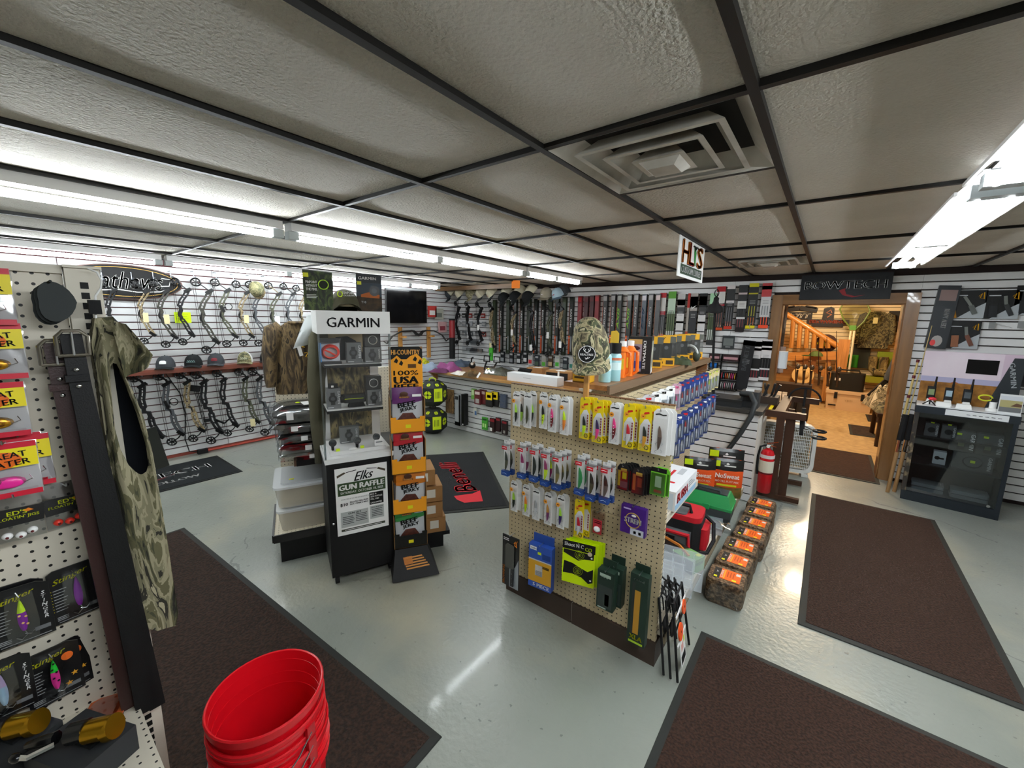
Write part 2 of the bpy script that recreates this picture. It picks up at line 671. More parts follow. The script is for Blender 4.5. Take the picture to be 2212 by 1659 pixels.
# ---- fluorescent strips (they hang a hand below the panels)
tubeM = M('f4fbff', .3, emit=TUBE)
fixM = M('ffffff', .35)
def strip(label, x, ya, yb, wide=False, group=None):
 """eight-foot strip: white channel, two tubes end to end (pairs on the wide one), sockets"""
 L = yb - ya
 t = thing('strip_light', label, 'light', (x, ya, 2.135),0, group)
 g = G()
 if wide:
  g.add([(-.105,0,.012),(-.05,0,.075),(.05,0,.075),(.105,0,.012),(-.105, L, .012),(-.05, L, .075),(.05, L, .075),(.105, L, .012)],
              [(0,1,5,4),(1,2,6,5),(2,3,7,6)], fixM)
  g.b2((-.112,0,.004),(-.102, L, .016), fixM)
  g.b2((.102,0,.004),(.112, L, .016), fixM)
  g.b2((-.05,0,.0752),(.05, L, .083), fixM)
 else:
  g.b2((-.045,0,.034),(.045, L, .083), fixM)
 obj('channel', g, t)
 for k in range(2):
  for dx in ((-.042,.042) if wide else (0,)):
   a, b = k * L / 2 + .05,(k + 1) * L / 2 - .05
   g = G()
   g.cyl((dx, a, .0),(dx, b, .0),.018, tubeM, 10)
   obj('tube', g, t)
 for k in range(3):
  yy = min(max(k * L / 2,.02), L - .02)
  g = G()
  g.b2((-.07 if wide else -.03, yy - .03,-.014),(.07 if wide else .03, yy + .03,.032), M('c2cacb', .4))
  obj('socket', g, t)
 return t
strip('front strip light of the long left row, cut off by the photo edge', -2.70,-1.28,1.17)
strip('rear strip light of the long left row, ending before the caps', -2.70,2.45 - 1.23,3.66)
strip('short farthest strip light of the long left row, over the cap hooks', -2.70,3.70,4.93)
strip('strip light of the row over the left wall, above the bows at the photo edge', -5.25,-1.3,1.14)
strip('strip light of the row over the left wall, above the middle of the bow rack', -5.25,1.18, 3.5)
strip('short far strip light of the row over the left wall, above the black television', -5.25,3.54,4.75)
strip('wide twin-tube strip light on the right, its end by the black sign', .42,2.26,4.70, True)
strip('wide twin-tube strip light on the right, running out of the photo corner', .42,-.3,2.14, True)

# ---- slatwall: each slat is a piece of its wall, grooves show the dark backing
slatM = M('dcdddd', .38, mix=(2.5, 'd2d3d4'))
slatR = M('f0f0f0', .42, mix=(2.5, 'e6e6e6'))
groove = M('241a18', .8)
redgr = M('4a2426', .8)
PITCH = .0762
def slats(parent, a, b, z0, z1, axis, pos, m, face=1):
 """horizontal boards from a to b along an axis, standing 12 mm proud of the backing"""
 g = G()
 L = b - a
 hh = PITCH - .009
 prof = [(0,0),(.012,.003),(.012, hh - .003),(0, hh)]
 vs = []
 for e in (0, L):
  for d, z in prof:
   vs.append((e, -d * face, z) if axis == 'x' else (d * face, e, z))
 fs = [(0,1,5,4),(1,2,6,5),(2,3,7,6),(0,3,2,1),(4,5,6,7)]
 g.add(vs, fs, m)
 me = mesh(g, 'slat')
 z = z0
 while z + hh <= z1 + .03:
  obj('slat', me, parent, (a, pos, z) if axis == 'x' else (pos, a, z))
  z += PITCH
g = G()
g.b2((XL - .12, YB, 0),(XL - .012, YW + .1, ZC + .06), redgr)
wl = obj('wall_left', g, kind='structure')
for a, b in ((-1.9,.5),(.503,1.735),(1.738,4.175),(4.178, YW)):
 slats(wl, a, b - .003,.035,2.19, 'y', XL - .012, slatM)
g = G()
g.b2((XL - .1, YW + .012,0),(-.56, YW + .14, ZC + .06), groove)
g.b2((.68, YW + .012,0),(XR, YW + .14, ZC + .06), groove)
g.b2((-.56, YW + .012,1.97),(.68, YW + .14, ZC + .06), groove)
wf = obj('wall_far', g, kind='structure')
for a, b in ((XL + .012,-3.43),(-3.427,-.993),(-.99,-.565)):
 slats(wf, a, b, .035,2.19, 'x', YW + .012, slatR)
for a, b in ((.685,3.12),(3.125, XR)):
 slats(wf, a, b - .003,.035,2.19, 'x', YW + .012, slatR)
slats(wf, -.5635,.683,.035 + PITCH * 26,2.19, 'x', YW + .012, slatR)
g = G()
g.b2((XR, YB, 0),(XR + .1, YW + .1, ZC + .06), M('c8c6c2', .7))
obj('wall_right', g, kind='structure')
g = G()
g.b2((XL - .1, YB - .1,0),(XR + .1, YB, ZC + .06), M('c8c6c2', .7))
obj('wall_near', g, kind='structure')
# timber strip along the far wall top, by the corner
g = G()
g.b2((XL + .02,5.2,2.135),(-4.0,5.24,2.205), wood('8c6a48', '6e5236', 'X'))
obj('trim_1', g, kind='structure')
# red brick-coloured base edge of the bow wall
g = G()
g.b2((XL - .012,-1.9,0),(XL + .004,4.9,.034), M('7a3a30', .7))
obj('baseboard_left', g, kind='structure')

# ---- doorway casing
oak = wood('8a6236', '755028', 'Z', 4,.35,.3)
oakx = wood('8a6236', '755028', 'X', 4,.35,.3)
g = G()
d1 = obj('door_1', G().b2((-.47, YW + .14,0),(-.452, YW + .2,.002), oak), kind='structure')
def casing(name, gg):
 obj(name, gg, d1)
casing('side_casing', G().prism([(-.575,-.026),(-.47,-.018),(-.465,0),(-.575,0)], 0,1.985, oak, 'xy', Matrix.Translation((0, YW, 0))))
casing('side_casing', G().prism([(.69,-.026),(.585,-.018),(.58,0),(.69,0)], 0,1.985, oak, 'xy', Matrix.Translation((0, YW, 0))))
casing('head_casing', G().prism([(-.026,1.985),(0,1.985),(0,1.872),(-.018, 1.878)], -.47,.585, oakx, 'yz', Matrix.Translation((0, YW, 0))))
casing('jamb', G().b2((-.477, YW, 0),(-.462, YW + .2,1.885), oak))
casing('jamb', G().b2((.572, YW, 0),(.587, YW + .2,1.885), oak))
casing('head_jamb', G().b2((-.462, YW, 1.87),(.572, YW + .2,1.885), oakx))
casing('threshold', G().b2((-.462, YW + .02,0),(.572, YW + .18, .006), M('4a3a2c', .6)))

# ---- sign over the doorway
t = thing('shop_sign', 'black sign with large silver lettering over the doorway', 'sign', (.07, YW - .03,1.925))
obj('board', G().b2((-.385,-.012,0),(.385,.012,.27), M('1c1f22', .5)), t)
txt(t, 'BOWTECH', 0,.155, M('e4e8ec', .4), wd=.69, h=.085, y=-.0135, bold=.03)
obj('swoosh', G().poly([(-.04,.095),(.0,.045),(.08,.02),(.19,.045),(.10,.034),(.03,.055),(.012,.10),(.02,.12)], -.013, M('8a1c22', .5)), t)

# ------------------------------------------------------------------ near pegboard gondola at the left edge
PEG = 'd8d0bf'
pegYZ = pegboard(PEG, ('Y', 'Z'), rad=.0036)
pegXZ = pegboard('cdb993', ('X', 'Z'), rad=.0036)
pegXY = pegboard('d8d0bf', ('X', 'Y'), pitch=.0254, rad=.0030)
cream = M('d6cfbf', .45)
t = thing('gondola_shelving', 'cream pegboard shelving unit with slotted post at the left edge', 'shelving', (-1.52,-.6,0))
obj('pegboard_panel', G().b2((-.012,-.7,.1),(0,.735,1.755), pegYZ), t)
obj('top_rail', G().b2((-.02,-.7,1.755),(.01,.735,1.775), cream), t)
g = G()
g.b2((-.03,.737,0),(.022,.80,1.77), cream)
g.b2((-.03,.735,1.77),(.03,.803,1.776), cream)
obj('upright_post', g, t)
g = G()
for k in range(64):
 g.b2((.0205,.761,.12 + k * .0254),(.0228,.776,.136 + k * .0254), TBLACK)
obj('slot_row', g, t)
g = G()
g.b2((.0,-.7,.553),(.40,.745,.575), pegXY)
obj('lower_shelf', g, t)
g = G()
g.b2((.395,-.7,.535),(.402,.745,.573), cream)
obj('shelf_lip', g, t)
obj('price_tag', G().b2((.402,.55,.538),(.4035,.72,.57), M('b82a24', .5)), t)
obj('base_kick', G().b2((-.02,-.7,0),(.36,.735,.1), M('3a322c', .6)), t)

# ---- lure bags and cards on the pegboard (they face +X)
F90 = PI / 2
def peghook(t, z, L=.07, y=.0, x=0.):
 """the wire prong a pack hangs on"""
 g = G()
 g.tube([(x, y + L * .55, z),(x, y - L * .45, z),(x, y - L * .5, z + .008)], .0018, STEEL, 5)
 obj('prong', g, t)

def lure_bag(label, loc, bait, bait2, k=0):
 t = thing('lure_bag', label, 'lure', loc, F90 + R(-4 + 3 * k), 'red and yellow lure bags on the near pegboard', rot=(R(-6),0, F90 + R(-6 + 4 * k)))
 w, h = .094,.125
 g = G()
 def f(u, v):
  b = math.sin(PI * u) ** .5 * math.sin(PI * v) ** .5
  return ((u - .5) * w + .002 * math.sin(9 * v),-.011 * b - .0015 * math.sin(17 * u + 5 * v), v * h)
 g.grid(f, 10,12, clear('f4f4f6', .3,.12))
 g.grid(lambda u, v: ((u - .5) * w, .003, v * h),2,2, M('e8e6e6', .5))
 obj('clear_pouch', g, t)
 g = G()
 g.rect(-w / 2,.112, w / 2, h, -.0125, M('c81430', .35))
 g.rect(-w / 2,.068, w / 2,.112,-.0122, M('f2de10', .4))
 g.rect(-w / 2,0, w / 2,.012,-.0122, M('c81430', .35))
 g.ell((-.01,-.012,.086),(.036,.001,.02), M('e86a18', .5),10,6)
 obj('header', g, t)
 txt(t, 'GREAT', .0,.096, TBLACK, h=.013, wd=.062, y=-.0138, rot=R(5), bold=.02)
 txt(t, 'EATER', .004,.078, TBLACK, h=.013, wd=.062, y=-.0138, rot=R(5), bold=.02)
 g = G()
 g.ell((-.004,-.006,.034),(.028,.006,.014), bait, 12,8)
 g.ell((-.02,-.007,.038),(.011,.007,.009), bait2,10,6)
 g.tube([(.02,-.007,.03),(.034,-.007,.036),(.03,-.007,.046)], .001, CHROME, 5)
 obj('bait', g, t)
 peghook(t, h + .001)
 return t
GB = M('d8a020', .25,.6, mix=(120, '6a3c10'))
for lab, p, b1, b2, k in (
 ('topmost red and yellow lure bag with a red bait, cut by the left edge', (-1.47,0.003,1.63), M('d8141c', .3), M('e8e8e8', .3),0),
 ('second red and yellow lure bag from the top, with a gold bait', (-1.47,0.006,1.509), GB, M('402814', .4),0),
 ('third red and yellow lure bag from the top, with a gold bait', (-1.47,-0.005,1.376), GB, M('503018', .4),0),
 ('lowest red and yellow lure bag, with a bright pink bait', (-1.45,-0.003,1.239), M('f02a9a', .3), M('7a1846', .4),0)):
 lure_bag(lab, p, b1, b2, k)
for n in range(2):
 p = (-1.49,0.008,1.249)
 lure_bag(('red and yellow lure bag right behind the pink-bait bag', 'red and yellow lure bag rearmost on the pink-bait prong')[n], (p[0] + .008 * n, p[1] + .012 * n, p[2] - .004 * n), M('d82030', .3), M('e8e8e8', .3),1)

def jig_bag(label, loc, col, rz):
 t = thing('jig_bag', label, 'lure', loc, 0, 'clear jig bags with black labels', rot=(R(-5),0, F90 + rz))
 w, h = .078,.115
 g = G()
 g.grid(lambda u, v: ((u - .5) * w, -.008 * math.sin(PI * u) * math.sin(PI * v), v * h),8,8, clear('eeeeee', .28,.15))
 g.grid(lambda u, v: ((u - .5) * w, .004, v * h),2,2, clear('dddddd', .3,.2))
 obj('clear_pouch', g, t)
 g = G()
 g.prism([(-w / 2,.038),(w / 2,.04),(w / 2 + .004,.078),(-w / 2 - .004,.08)], -.0095,-.0085, M('0c0c0c', .4))
 obj('label_card', g, t)
 txt(t, "ED'S", .0,.068, M('d0d818', .5), h=.010, wd=.030, y=-.0098, bold=.02)
 txt(t, "FLOATIN' JIGS", .0,.056, M('d0d818', .5), h=.009, wd=.066, y=-.0098, bold=.02)
 obj('fish_mark', G().poly([(.008,.07),(.018, .074),(.026,.068),(.016,.066)], -.0098, M('e07a20', .5)), t)
 g = G()
 for dx, dz in ((-.02,.016),(.0,.012),(.018, .018)):
  g.ell((dx, -.004, dz),(.009,.008,.008), col, 10,8)
  g.ell((dx, -.0115, dz - .002),(.003,.001,.003), M('5a1818', .5),8,4)
 obj('jig_heads', g, t)
 peghook(t, h - .006)
jig_bag('clear jig bag with a black label and three white jig heads', (-1.45,-0.002,1.131), M('f0f0ee', .3), R(-4))
jig_bag('clear jig bag with a black label and red-orange jig heads, beside the belts', (-1.5,0.079,1.117), M('f03a2a', .3), R(8))

def spoon_card(label, loc, c1, c2, spots, rz=0., orange=False, tilt=0.):
 t = thing('spoon_card', label, 'lure', loc, 0, 'black spoon lure cards on the near pegboard', rot=(R(-3), tilt, F90 + rz))
 w, h = .098,.145
 g = G()
 g.prism([(-w / 2,0),(w / 2,0),(w / 2, h * .93),(w * .3, h),(-w * .38, h),(-w / 2, h * .95)], -.002,.002, M('101012', .3))
 obj('card', g, t)
 g = G()
 def prof(v):
  return math.sin(PI * min(1,.08 + v * .92)) ** .7
 L = .082
 def f(u, v):
  return ((u - .5) * .016 * prof(v) * (.7 + .5 * (1 - v)),-.008 - .004 * math.sin(PI * u),.034 + v * L)
 n = 14
 for seg in range(n):
  col = c2 if seg < n * .56 else c1
  g.grid(lambda u, v, a=seg: f(u, (a + v) / n),6,1, col)
 for sx, sz in spots:
  g.disc(sx, sz, .0026,-.0128, M('e8b868' if not orange else '101010', .4),8)
 obj('spoon', g, t)
 g = G()
 g.tube([(.0,-.006,.034),(.004,-.008,.022),(-.006,-.008,.012),(-.014,-.008,.02)], .0011, STEEL, 5)
 g.tube([(.0,-.006,.024),(.01,-.009,.02),(.016,-.008,.026)], .0011, STEEL, 5)
 g.tube([(.003,-.004,.116),(.0,-.010,.122),(-.004,-.006,.134)], .0016, CHROME, 5)
 obj('treble_hook', g, t)
 yl = M('e6e21a', .5)
 txt(t, 'Stinger', -.008,.118, yl, h=.017, wd=.068, y=-.0026, rot=R(12), shear=.4, bold=.015)
 if orange:
  g = G()
  g.disc(.026,.106,.011,-.003, M('f0702a', .5),14)
  for sx, sz in ((.034,.052),(.022,.03)):
   g.poly([(sx + (.0075 if q % 2 == 0 else .003) * math.sin(q * PI / 5), sz + (.0075 if q % 2 == 0 else .003) * math.cos(q * PI / 5)) for q in range(10)], -.003, M('e0a030', .5))
  obj('sticker', g, t)
 else:
  for k, ch in enumerate('STINGER'):
   txt(t, ch, .038,.112 - k * .0105, TWHITE, h=.0085, y=-.0026, bold=.03, shear=.2)
 g = G()
 gl = M('9a9c9e', .6)
 for k in range(8):
  g.rect(-.046,.092 - k * .008,-.0445,.0935 - k * .008,-.0026, M('d8c820', .6))
  g.rect(-.042,.0915 - k * .008,-.018 - .003 * (k % 3),.0935 - k * .008,-.0026, gl)
 g.rect(.016,.018, .042,.028,-.0026, M('6a6c6e', .6))
 for k in range(3):
  g.rect(-.042,.010 + k * .004,-.022,.012 + k * .004,-.0026, gl)
 g.rect(-.04,.004,.042,.0055,-.0026, gl)
 obj('print', g, t)
 obj('blister', G().prism([(-.026,.006),(.022,.006),(.026,.05),(.022,.128),(-.022,.128),(-.028,.05)], -.014,-.0026, clear('ffffff', .10,.05)), t)
 return t
LM, PUR = M('c8f020', .3), M('8a18a8', .25,.2)
spoon_card('black spoon lure card with a lime and purple spoon at the left edge', (-1.49,-0.024,0.853), LM, PUR, ((-.004,.075),(.006,.07),(.0,.055),(.007,.05)), R(-2))
spoon_card('black spoon lure card hidden behind the lime and purple one', (-1.505,-0.031,0.858), LM, PUR, (), R(-4))
spoon_card('black spoon lure card with an all purple spoon, beside the belts', (-1.5,0.072,0.86), PUR, PUR, (), R(6))
spoon_card('black spoon lure card with a rainbow spoon and orange price dot', (-1.49,0.009,0.661), M('28d040', .25), M('e83a9a', .25),((.0,.105),(-.004,.09),(.003,.08),(-.003,.066),(.004,.056)), R(4), True)
spoon_card('black spoon lure card just behind the rainbow spoon card', (-1.505,0.028,0.654), M('28d040', .25), M('58a8e8', .25),(), R(16), True)
spoon_card('black spoon lure card with a pale holographic spoon, lowest at the left edge', (-1.48,-0.073,0.688), M('c8b8e8', .2,.4), M('a8d0f0', .2,.4),(), R(-3))

# ---- reels in boxes and a blister card on the low shelf
def reel_box(label, loc, rz):
 t = thing('boxed_reel', label, 'reel', loc, rz, 'boxed fishing reels on the low shelf')
 bk = M('2c2e30', .5)
 g = G()
 g.b2((-.085,-.06,0),(.085,.06,.07), bk)
 obj('box', g, t)
 g = G()
 brass = M('b88a1c', .22,.9)
 g.cyl((.03,.0,.102),(.075,.02,.108),.025, brass, 20)
 g.cyl((-.003,-.014,.102),(.03,.0,.108),.023, M('141416', .25),18)
 g.cyl((.066,.016,.102),(.082,.023,.108),.027, brass, 20)
 obj('spool', g, t)
 g = G()
 g.tube([(-.02,-.03,.105),(-.055,-.045,.098),(-.08,-.05,.088)], [.014,.011,.009], M('101012', .2),8)
 g.tube([(-.01,-.04,.10),(-.03,-.075,.10),(-.05,-.08,.10)], .006, CHROME, 6)
 g.ell((-.055,-.082,.10),(.014,.010,.010), M('101012', .2),10,6)
 g.b2((-.05,-.012,.07),(.05,.012,.078), M('181a1c', .3))
 obj('reel_body', g, t)
 return t
reel_box('black boxed reel with a brass spool on the shelf corner', (-1.316,0.029,0.575), R(24))
reel_box('black boxed reel with a brass spool at the left edge of the shelf', (-1.472,-0.084,0.575), R(26))
t = thing('bait_card', 'orange and yellow bait card lying behind the brass reel', 'lure', (-1.427,0.067,0.577), R(-26))
g = G()
g.b2((-.09,-.045,0),(.09,.045,.003), M('c8602a', .4))
g.b2((.04,-.045,.003),(.09,.045,.0036), M('d8a018', .4))
g.b2((.055,-.045,.0037),(.09,-.012,.0042), M('f2503a', .4))
obj('card', g, t)
obj('blister', G().bev((-.02,0,.012),(.09,.06,.018), clear('f2e2dc', .25,.1),.02), t)
g = G()
for k in range(5):
 g.b2((.048 + k * .008,.0,.0038),(.05 + k * .008,.03,.0043), TBLACK)
obj('bar_marks', g, t)

# ---- belts on a hook by the post
def belt(label, top, bot, cm, wd, buck, dx):
 t = thing('leather_belt', label, 'belt', (top[0] + dx, top[1], bot[2]),0, 'leather belts hanging by the near post')
 dy = bot[1] - top[1]
 H = top[2] - bot[2]
 lean = bot[0] - top[0]
 g = G()
 def f(k):
  def q(u, v):
   return (lean * (1 - v) + .004 * math.sin(6 * v) + k, (u - .5) * wd + dy * (1 - v), v * H)
  return q
 g.grid(f(.002),2,14, cm)
 g.grid(f(-.003),2,14, cm)
 g.grid(f(-.014),2,14, cm)
 for s in (-.5,.5):
  g.grid(lambda u, v, s=s: (lean * (1 - v) + .004 * math.sin(6 * v) - .016 + .018 * u, s * wd + dy * (1 - v), v * H),1,14, cm)
 obj('strap', g, t)
 if buck:
  zb = H - .02
  g = G()
  g.tube([(.008,-.026, zb - .03),(.012,-.026, zb + .015),(.012,-.014, zb + .028),(.012,.014, zb + .028),(.012,.026, zb + .015),(.008,.026, zb - .03)], .0042, M('9a9488', .25,.9),8)
  g.tube([(.008,-.026, zb - .03),(.008,.026, zb - .03)], .0042, M('9a9488', .25,.9),8)
  g.tube([(.012,0, zb + .028),(.010,0, zb - .03)], .0025, CHROME, 6)
  obj('buckle', g, t)
  g = G()
  for k in (.065,.105):
   g.ell((.006,.0, zb - k),(.003,.005,.005), CHROME, 10,5)
  obj('stud', g, t)
  g = G()
  g.b2((-.018, -wd * .56, zb - .094),(.009, wd * .56, zb - .078), cm)
  obj('keeper', g, t)
 return t
LB, LBR = M('0b0b0c', .5, bump=(300,.3,.002)), M('2e1210', .38, bump=(300,.3,.002))
bt1, bb1 = (-1.43,0.126,1.61),(-1.4,0.142,0.555)
bt2, bb2 = (-1.45,0.099,1.588),(-1.42,0.117,0.563)
belt('front black leather belt with a silver buckle hanging by the slotted post', bt1,(bb1[0], bb1[1] + .012, bb1[2]), LB, .037, True, 0)
belt('second black leather belt, right behind the front one', bt1,(bb1[0], bb1[1] + .04, bb1[2] - .02), LB, .035, False, -.02)
belt('reddish brown leather belt left of the black belts', bt2,(bb2[0], bb2[1] + .012, bb2[2]), LBR, .036, True, -.004)
c0 = (-1.425,0.11,1.685)
t = thing('belt_hanger', 'dark oval plastic belt hanger on a pegboard hook', 'hanger', c0)
for k in range(3):
 obj('hang_card', G().prism([(.030 * math.cos(a) + .008 * math.sin(a) * (1 if math.sin(a) < 0 else -1),(.046) * math.sin(a)) for a in [2 * PI * i / 20 for i in range(20)]], -.005 - .014 * k, .001 - .014 * k, M('2c3030', .65), 'yz', Matrix.Translation((0,.004 - .004 * k, -.004 * k))), t)
obj('hook', G().tube([(-.09,-.03,.02),(-.04,-.02,.03),(.01,-.004,.046)], .003, M('2a2c2e', .4,.6),6), t)

# ---- camo bib hanging past the post
CAM_B = camo(('1c1a14', '3e3e2a', '5a573c', '928b70', '777258', '26241b', 'a39b80'),22., (1,1.0,.22),.9,4,1.6)
outer = [(-1.45,0.173,1.647),(-1.45,0.207,1.652),(-1.45,0.216,1.592),(-1.45,0.214,1.498),(-1.45,0.227,1.449),(-1.45,0.24,1.377),(-1.45,0.248,1.276),(-1.45,0.252,1.124),(-1.45,0.256,0.964),(-1.45,0.259,0.774),(-1.45,0.25,0.738),(-1.45,0.208,0.75),(-1.45,0.171,0.789),(-1.45,0.164,1.023),(-1.45,0.162,1.222),(-1.45,0.161,1.361),(-1.45,0.162,1.482),(-1.45,0.16,1.588)]
inner = [(-1.45,0.187,1.527),(-1.45,0.193,1.535),(-1.45,0.199,1.532),(-1.45,0.207,1.501),(-1.45,0.213,1.458),(-1.45,0.224,1.399),(-1.45,0.234,1.306),(-1.45,0.234,1.253),(-1.45,0.228,1.234),(-1.45,0.22,1.229),(-1.45,0.216,1.229),(-1.45,0.212,1.232),(-1.45,0.206,1.24),(-1.45,0.195,1.261),(-1.45,0.184,1.308),(-1.45,0.179,1.364),(-1.45,0.181,1.444),(-1.45,0.183,1.492)]
base = (-1.45,.26,.55)
t = thing('camo_bib', 'olive camouflage hunting bib hanging beside the slotted post', 'clothing', base)
n = len(outer)
g = G()
rows = 6
vs = []
for r in range(rows + 1):
 k = r / rows
 for a, b in zip(outer, inner):
  y, z = b[1] + (a[1] - b[1]) * k, b[2] + (a[2] - b[2]) * k
  bulge = .022 * math.sin(PI * min(1, k + .15)) + .005 * math.sin(40 * y + 9 * z)
  vs.append((bulge, y - base[1], z - base[2]))
g.add(vs, [(r * n + i, r * n + (i + 1) % n, (r + 1) * n + (i + 1) % n, (r + 1) * n + i) for r in range(rows) for i in range(n)], CAM_B, True)
ov = [(0, a[1] - base[1], a[2] - base[2]) for a in outer]
iv = [(-.07, a[1] - base[1], a[2] - base[2]) for a in outer]
g.add(ov + iv, [(i, (i + 1) % n, (i + 1) % n + n, i + n) for i in range(n)], CAM_B, True)
obj('front_panel', g, t)
obj('lining', G().add(iv, [tuple(range(n))], M('0c1016', .9)), t)
fl = [(-1.44,0.194,1.645),(-1.43,0.222,1.634),(-1.41,0.262,1.555),(-1.41,0.253,1.523),(-1.43,0.207,1.497),(-1.44,0.201,1.581)]
g = G()
def ff(u, v):
 a = Vector(fl[0]).lerp(Vector(fl[1]), u) if v < .01 else None
 top = Vector(fl[0]).lerp(Vector(fl[1]), u)
 midd = Vector(fl[5]).lerp(Vector(fl[2]), u)
 bot = Vector(fl[4]).lerp(Vector(fl[3]), u)
 p = top.lerp(midd, v * 2) if v < .5 else midd.lerp(bot, v * 2 - 1)
 p = p - Vector(base)
 return (p.x + .018 + .012 * math.sin(7 * u + 3 * v), p.y, p.z)
g.grid(ff, 10,8, CAM_B)
obj('shoulder_flap', g, t)
bl = [(-1.44,0.241,1.512),(-1.43,0.255,1.384),(-1.43,0.272,1.234)]
g = G()
s0, s1 = (-1.46,0.249,1.347),(-1.45,0.266,1.231)
g.bar(tuple(a - b for a, b in zip(s0, base)), tuple(a - b for a, b in zip(s1, base)),.004,.03, M('1a1c16', .8),(0,1,0))
obj('side_strap', g, t)
h0 = (-1.46,0.177,1.645)
t = thing('wire_hanger', 'white wire hanger holding the camo bib', 'hanger', h0)
g = G()
pts = [(-1.47,0.176,1.769),(-1.46,0.19,1.761),(-1.46,0.196,1.742),(-1.46,0.193,1.723),(-1.46,0.181,1.702),(-1.46,0.176,1.645)]
g.tube([tuple(a - b for a, b in zip(p, h0)) for p in pts], .0022, WHITE, 6)
obj('hook', g, t)
obj('clip', G().box((0,0,.03),(.02,.022,.035), MATTE), t)

# ---- red buckets nested on the brown mat
bx, by = -1.235,.405
red = M('d4101e', .28, bump=(30,.03,.004))
redin = M('d4101e', .34)
def bucket(label, z):
 t = thing('plastic_bucket', label, 'bucket', (bx + random.uniform(-.004,.004), by + random.uniform(-.004,.004), z),0, 'red buckets nested in one stack')
 g = G()
 g.lathe([(.130,0),(.133,.01),(.140,.20),(.1405,.262),(.156,.266),(.157,.275),(.1425,.279),(.1435,.302),(.158,.305),(.159,.313),(.145,.317),(.147,.345),(.156,.349),(.158,.372),(.155,.376),(.151,.374),(.147,.34),(.137,.18),(.128,.012),(.0001,.010)], red, 40)
 obj('shell', g, t)
 for a in (R(200), R(20)):
  g = G()
  ca, sa = math.cos(a), math.sin(a)
  g.box((.158 * ca, .158 * sa, .29),(.012,.028,.04), M('b80c18', .35),(0,0, a))
  obj('ear', g, t)
 g = G()
 g.tube([(.164 * math.cos(R(200) + s * PI / 12),.164 * math.sin(R(200) + s * PI / 12),.286 - .15 * math.sin(s * PI / 12)) for s in range(13)], .0022, STEEL, 6)
 obj('bail', g, t)
 return t
names = ('topmost red plastic bucket with an open rim, on the nested stack', 'red plastic bucket second from the top of the nested stack', 'red plastic bucket third from the top of the nested stack', 'red plastic bucket fourth from the top of the nested stack')
for k in range(4):
 bucket(names[k], .016 + .047 * (3 - k))

# ------------------------------------------------------------------ floor mats
def floor_mat(label, x0, y0, x1, y1, top, rz=0., border=M('20221f', .7), th=.010, bw=.035, name='floor_mat'):
 t = thing(name, label, 'mat', ((x0 + x1) / 2,(y0 + y1) / 2,0.001), rz)
 w, h = x1 - x0, y1 - y0
 g = G()
 o = [(-w / 2,-h / 2),(w / 2,-h / 2),(w / 2, h / 2),(-w / 2, h / 2)]
 i = [(-w / 2 + bw, -h / 2 + bw),(w / 2 - bw, -h / 2 + bw),(w / 2 - bw, h / 2 - bw),(-w / 2 + bw, h / 2 - bw)]
 vs = [(*p, 0) for p in o] + [(p[0] * .997, p[1] * .997, th * .5) for p in o] + [(*p, th * .8) for p in i]
 fs = [(k, (k + 1) % 4,(k + 1) % 4 + 4, k + 4) for k in range(4)] + [(k + 4,(k + 1) % 4 + 4,(k + 1) % 4 + 8, k + 8) for k in range(4)]
 g.add(vs, fs, border)
 obj('rubber_border', g, t)
 g = G()
 g.b2((-w / 2 + bw, -h / 2 + bw, 0),(w / 2 - bw, h / 2 - bw, th), top)
 obj('pile', g, t)
 return t
def carpet(c1, c2, sc=90.):
 """looped brown pile with nubs"""
 m = M(c1,.95, bump=(sc, 1., .012), mix=(sc, c2,.4,.62))
 return m
brownL = carpet('1e140f', '33231a', 75.)
brownR = carpet('21130d', '38241a', 95.)
floor_mat('brown looped floor mat under the red buckets, its far end by the display base', -3.80,-.03,-1.02,.86, brownL, R(3.2))
floor_mat('long brown floor mat running from the doorway side towards the photo corner', .04,2.60,.90,4.84, brownR)
floor_mat('brown floor mat in front of the spinner target rack, at the bottom edge', -.37,.2,.80,2.20, brownR)
floor_mat('dark brown mat lying in the doorway', -.02,5.58,.60,6.78, M('2c1a12', .95, bump=(60,.8,.01), mix=(40, '3a2418')))
# printed mats
t = floor_mat('black door mat with white lettering by the bow wall', -.76,-.39,.76,.39, M('0f1416', .85, bump=(200,.5,.004)),0, M('0a0c0c', .6))
t.location = (-5.17,.76,.001)
t.rotation_euler = (0,0, PI / 2)
txt(t, 'BOWTECH', .03,.07, TWHITE, wd=1.12, h=.15, y=.0112, flat=True, bold=.03)
txt(t, 'REFUSE TO FOLLOW', -.02,-.18, TWHITE, wd=.92, h=.075, y=.0112, flat=True, bold=.03)
obj('swoosh', G().add([(-.15,.0,.0111),(-.06,-.10,.0111),(.15,-.05,.0111),(.36,.09,.0111),(.2,.0,.0111),(-.04,-.06,.0111)], [(0,1,2,3,4,5)], M('5a1a1e', .7)), t)
bm = M('17191b', .85, bump=(180,.8,.006))
t = floor_mat('black ribbed mat with red lettering between the jerky rack and the gondola', -.775,-.36,.775,.36, bm, R(0))
t.location = (-2.89,2.90,.001)
t.rotation_euler = (0,0, R(141))
txt(t, 'Benelli', .03,.05, M('d02a35', .6), wd=.86, h=.20, y=.0112, flat=True, rot=R(9), bold=.04, shear=.2)
obj('red_block', G().add([(-.62,-.13,.0111),(-.38,-.14,.0111),(-.44,-.06,.0111),(-.46,.12,.0111),(-.54,.10,.0111),(-.62,.04,.0111)], [(0,1,2,3,4,5)], M('d02a35', .6)), t)

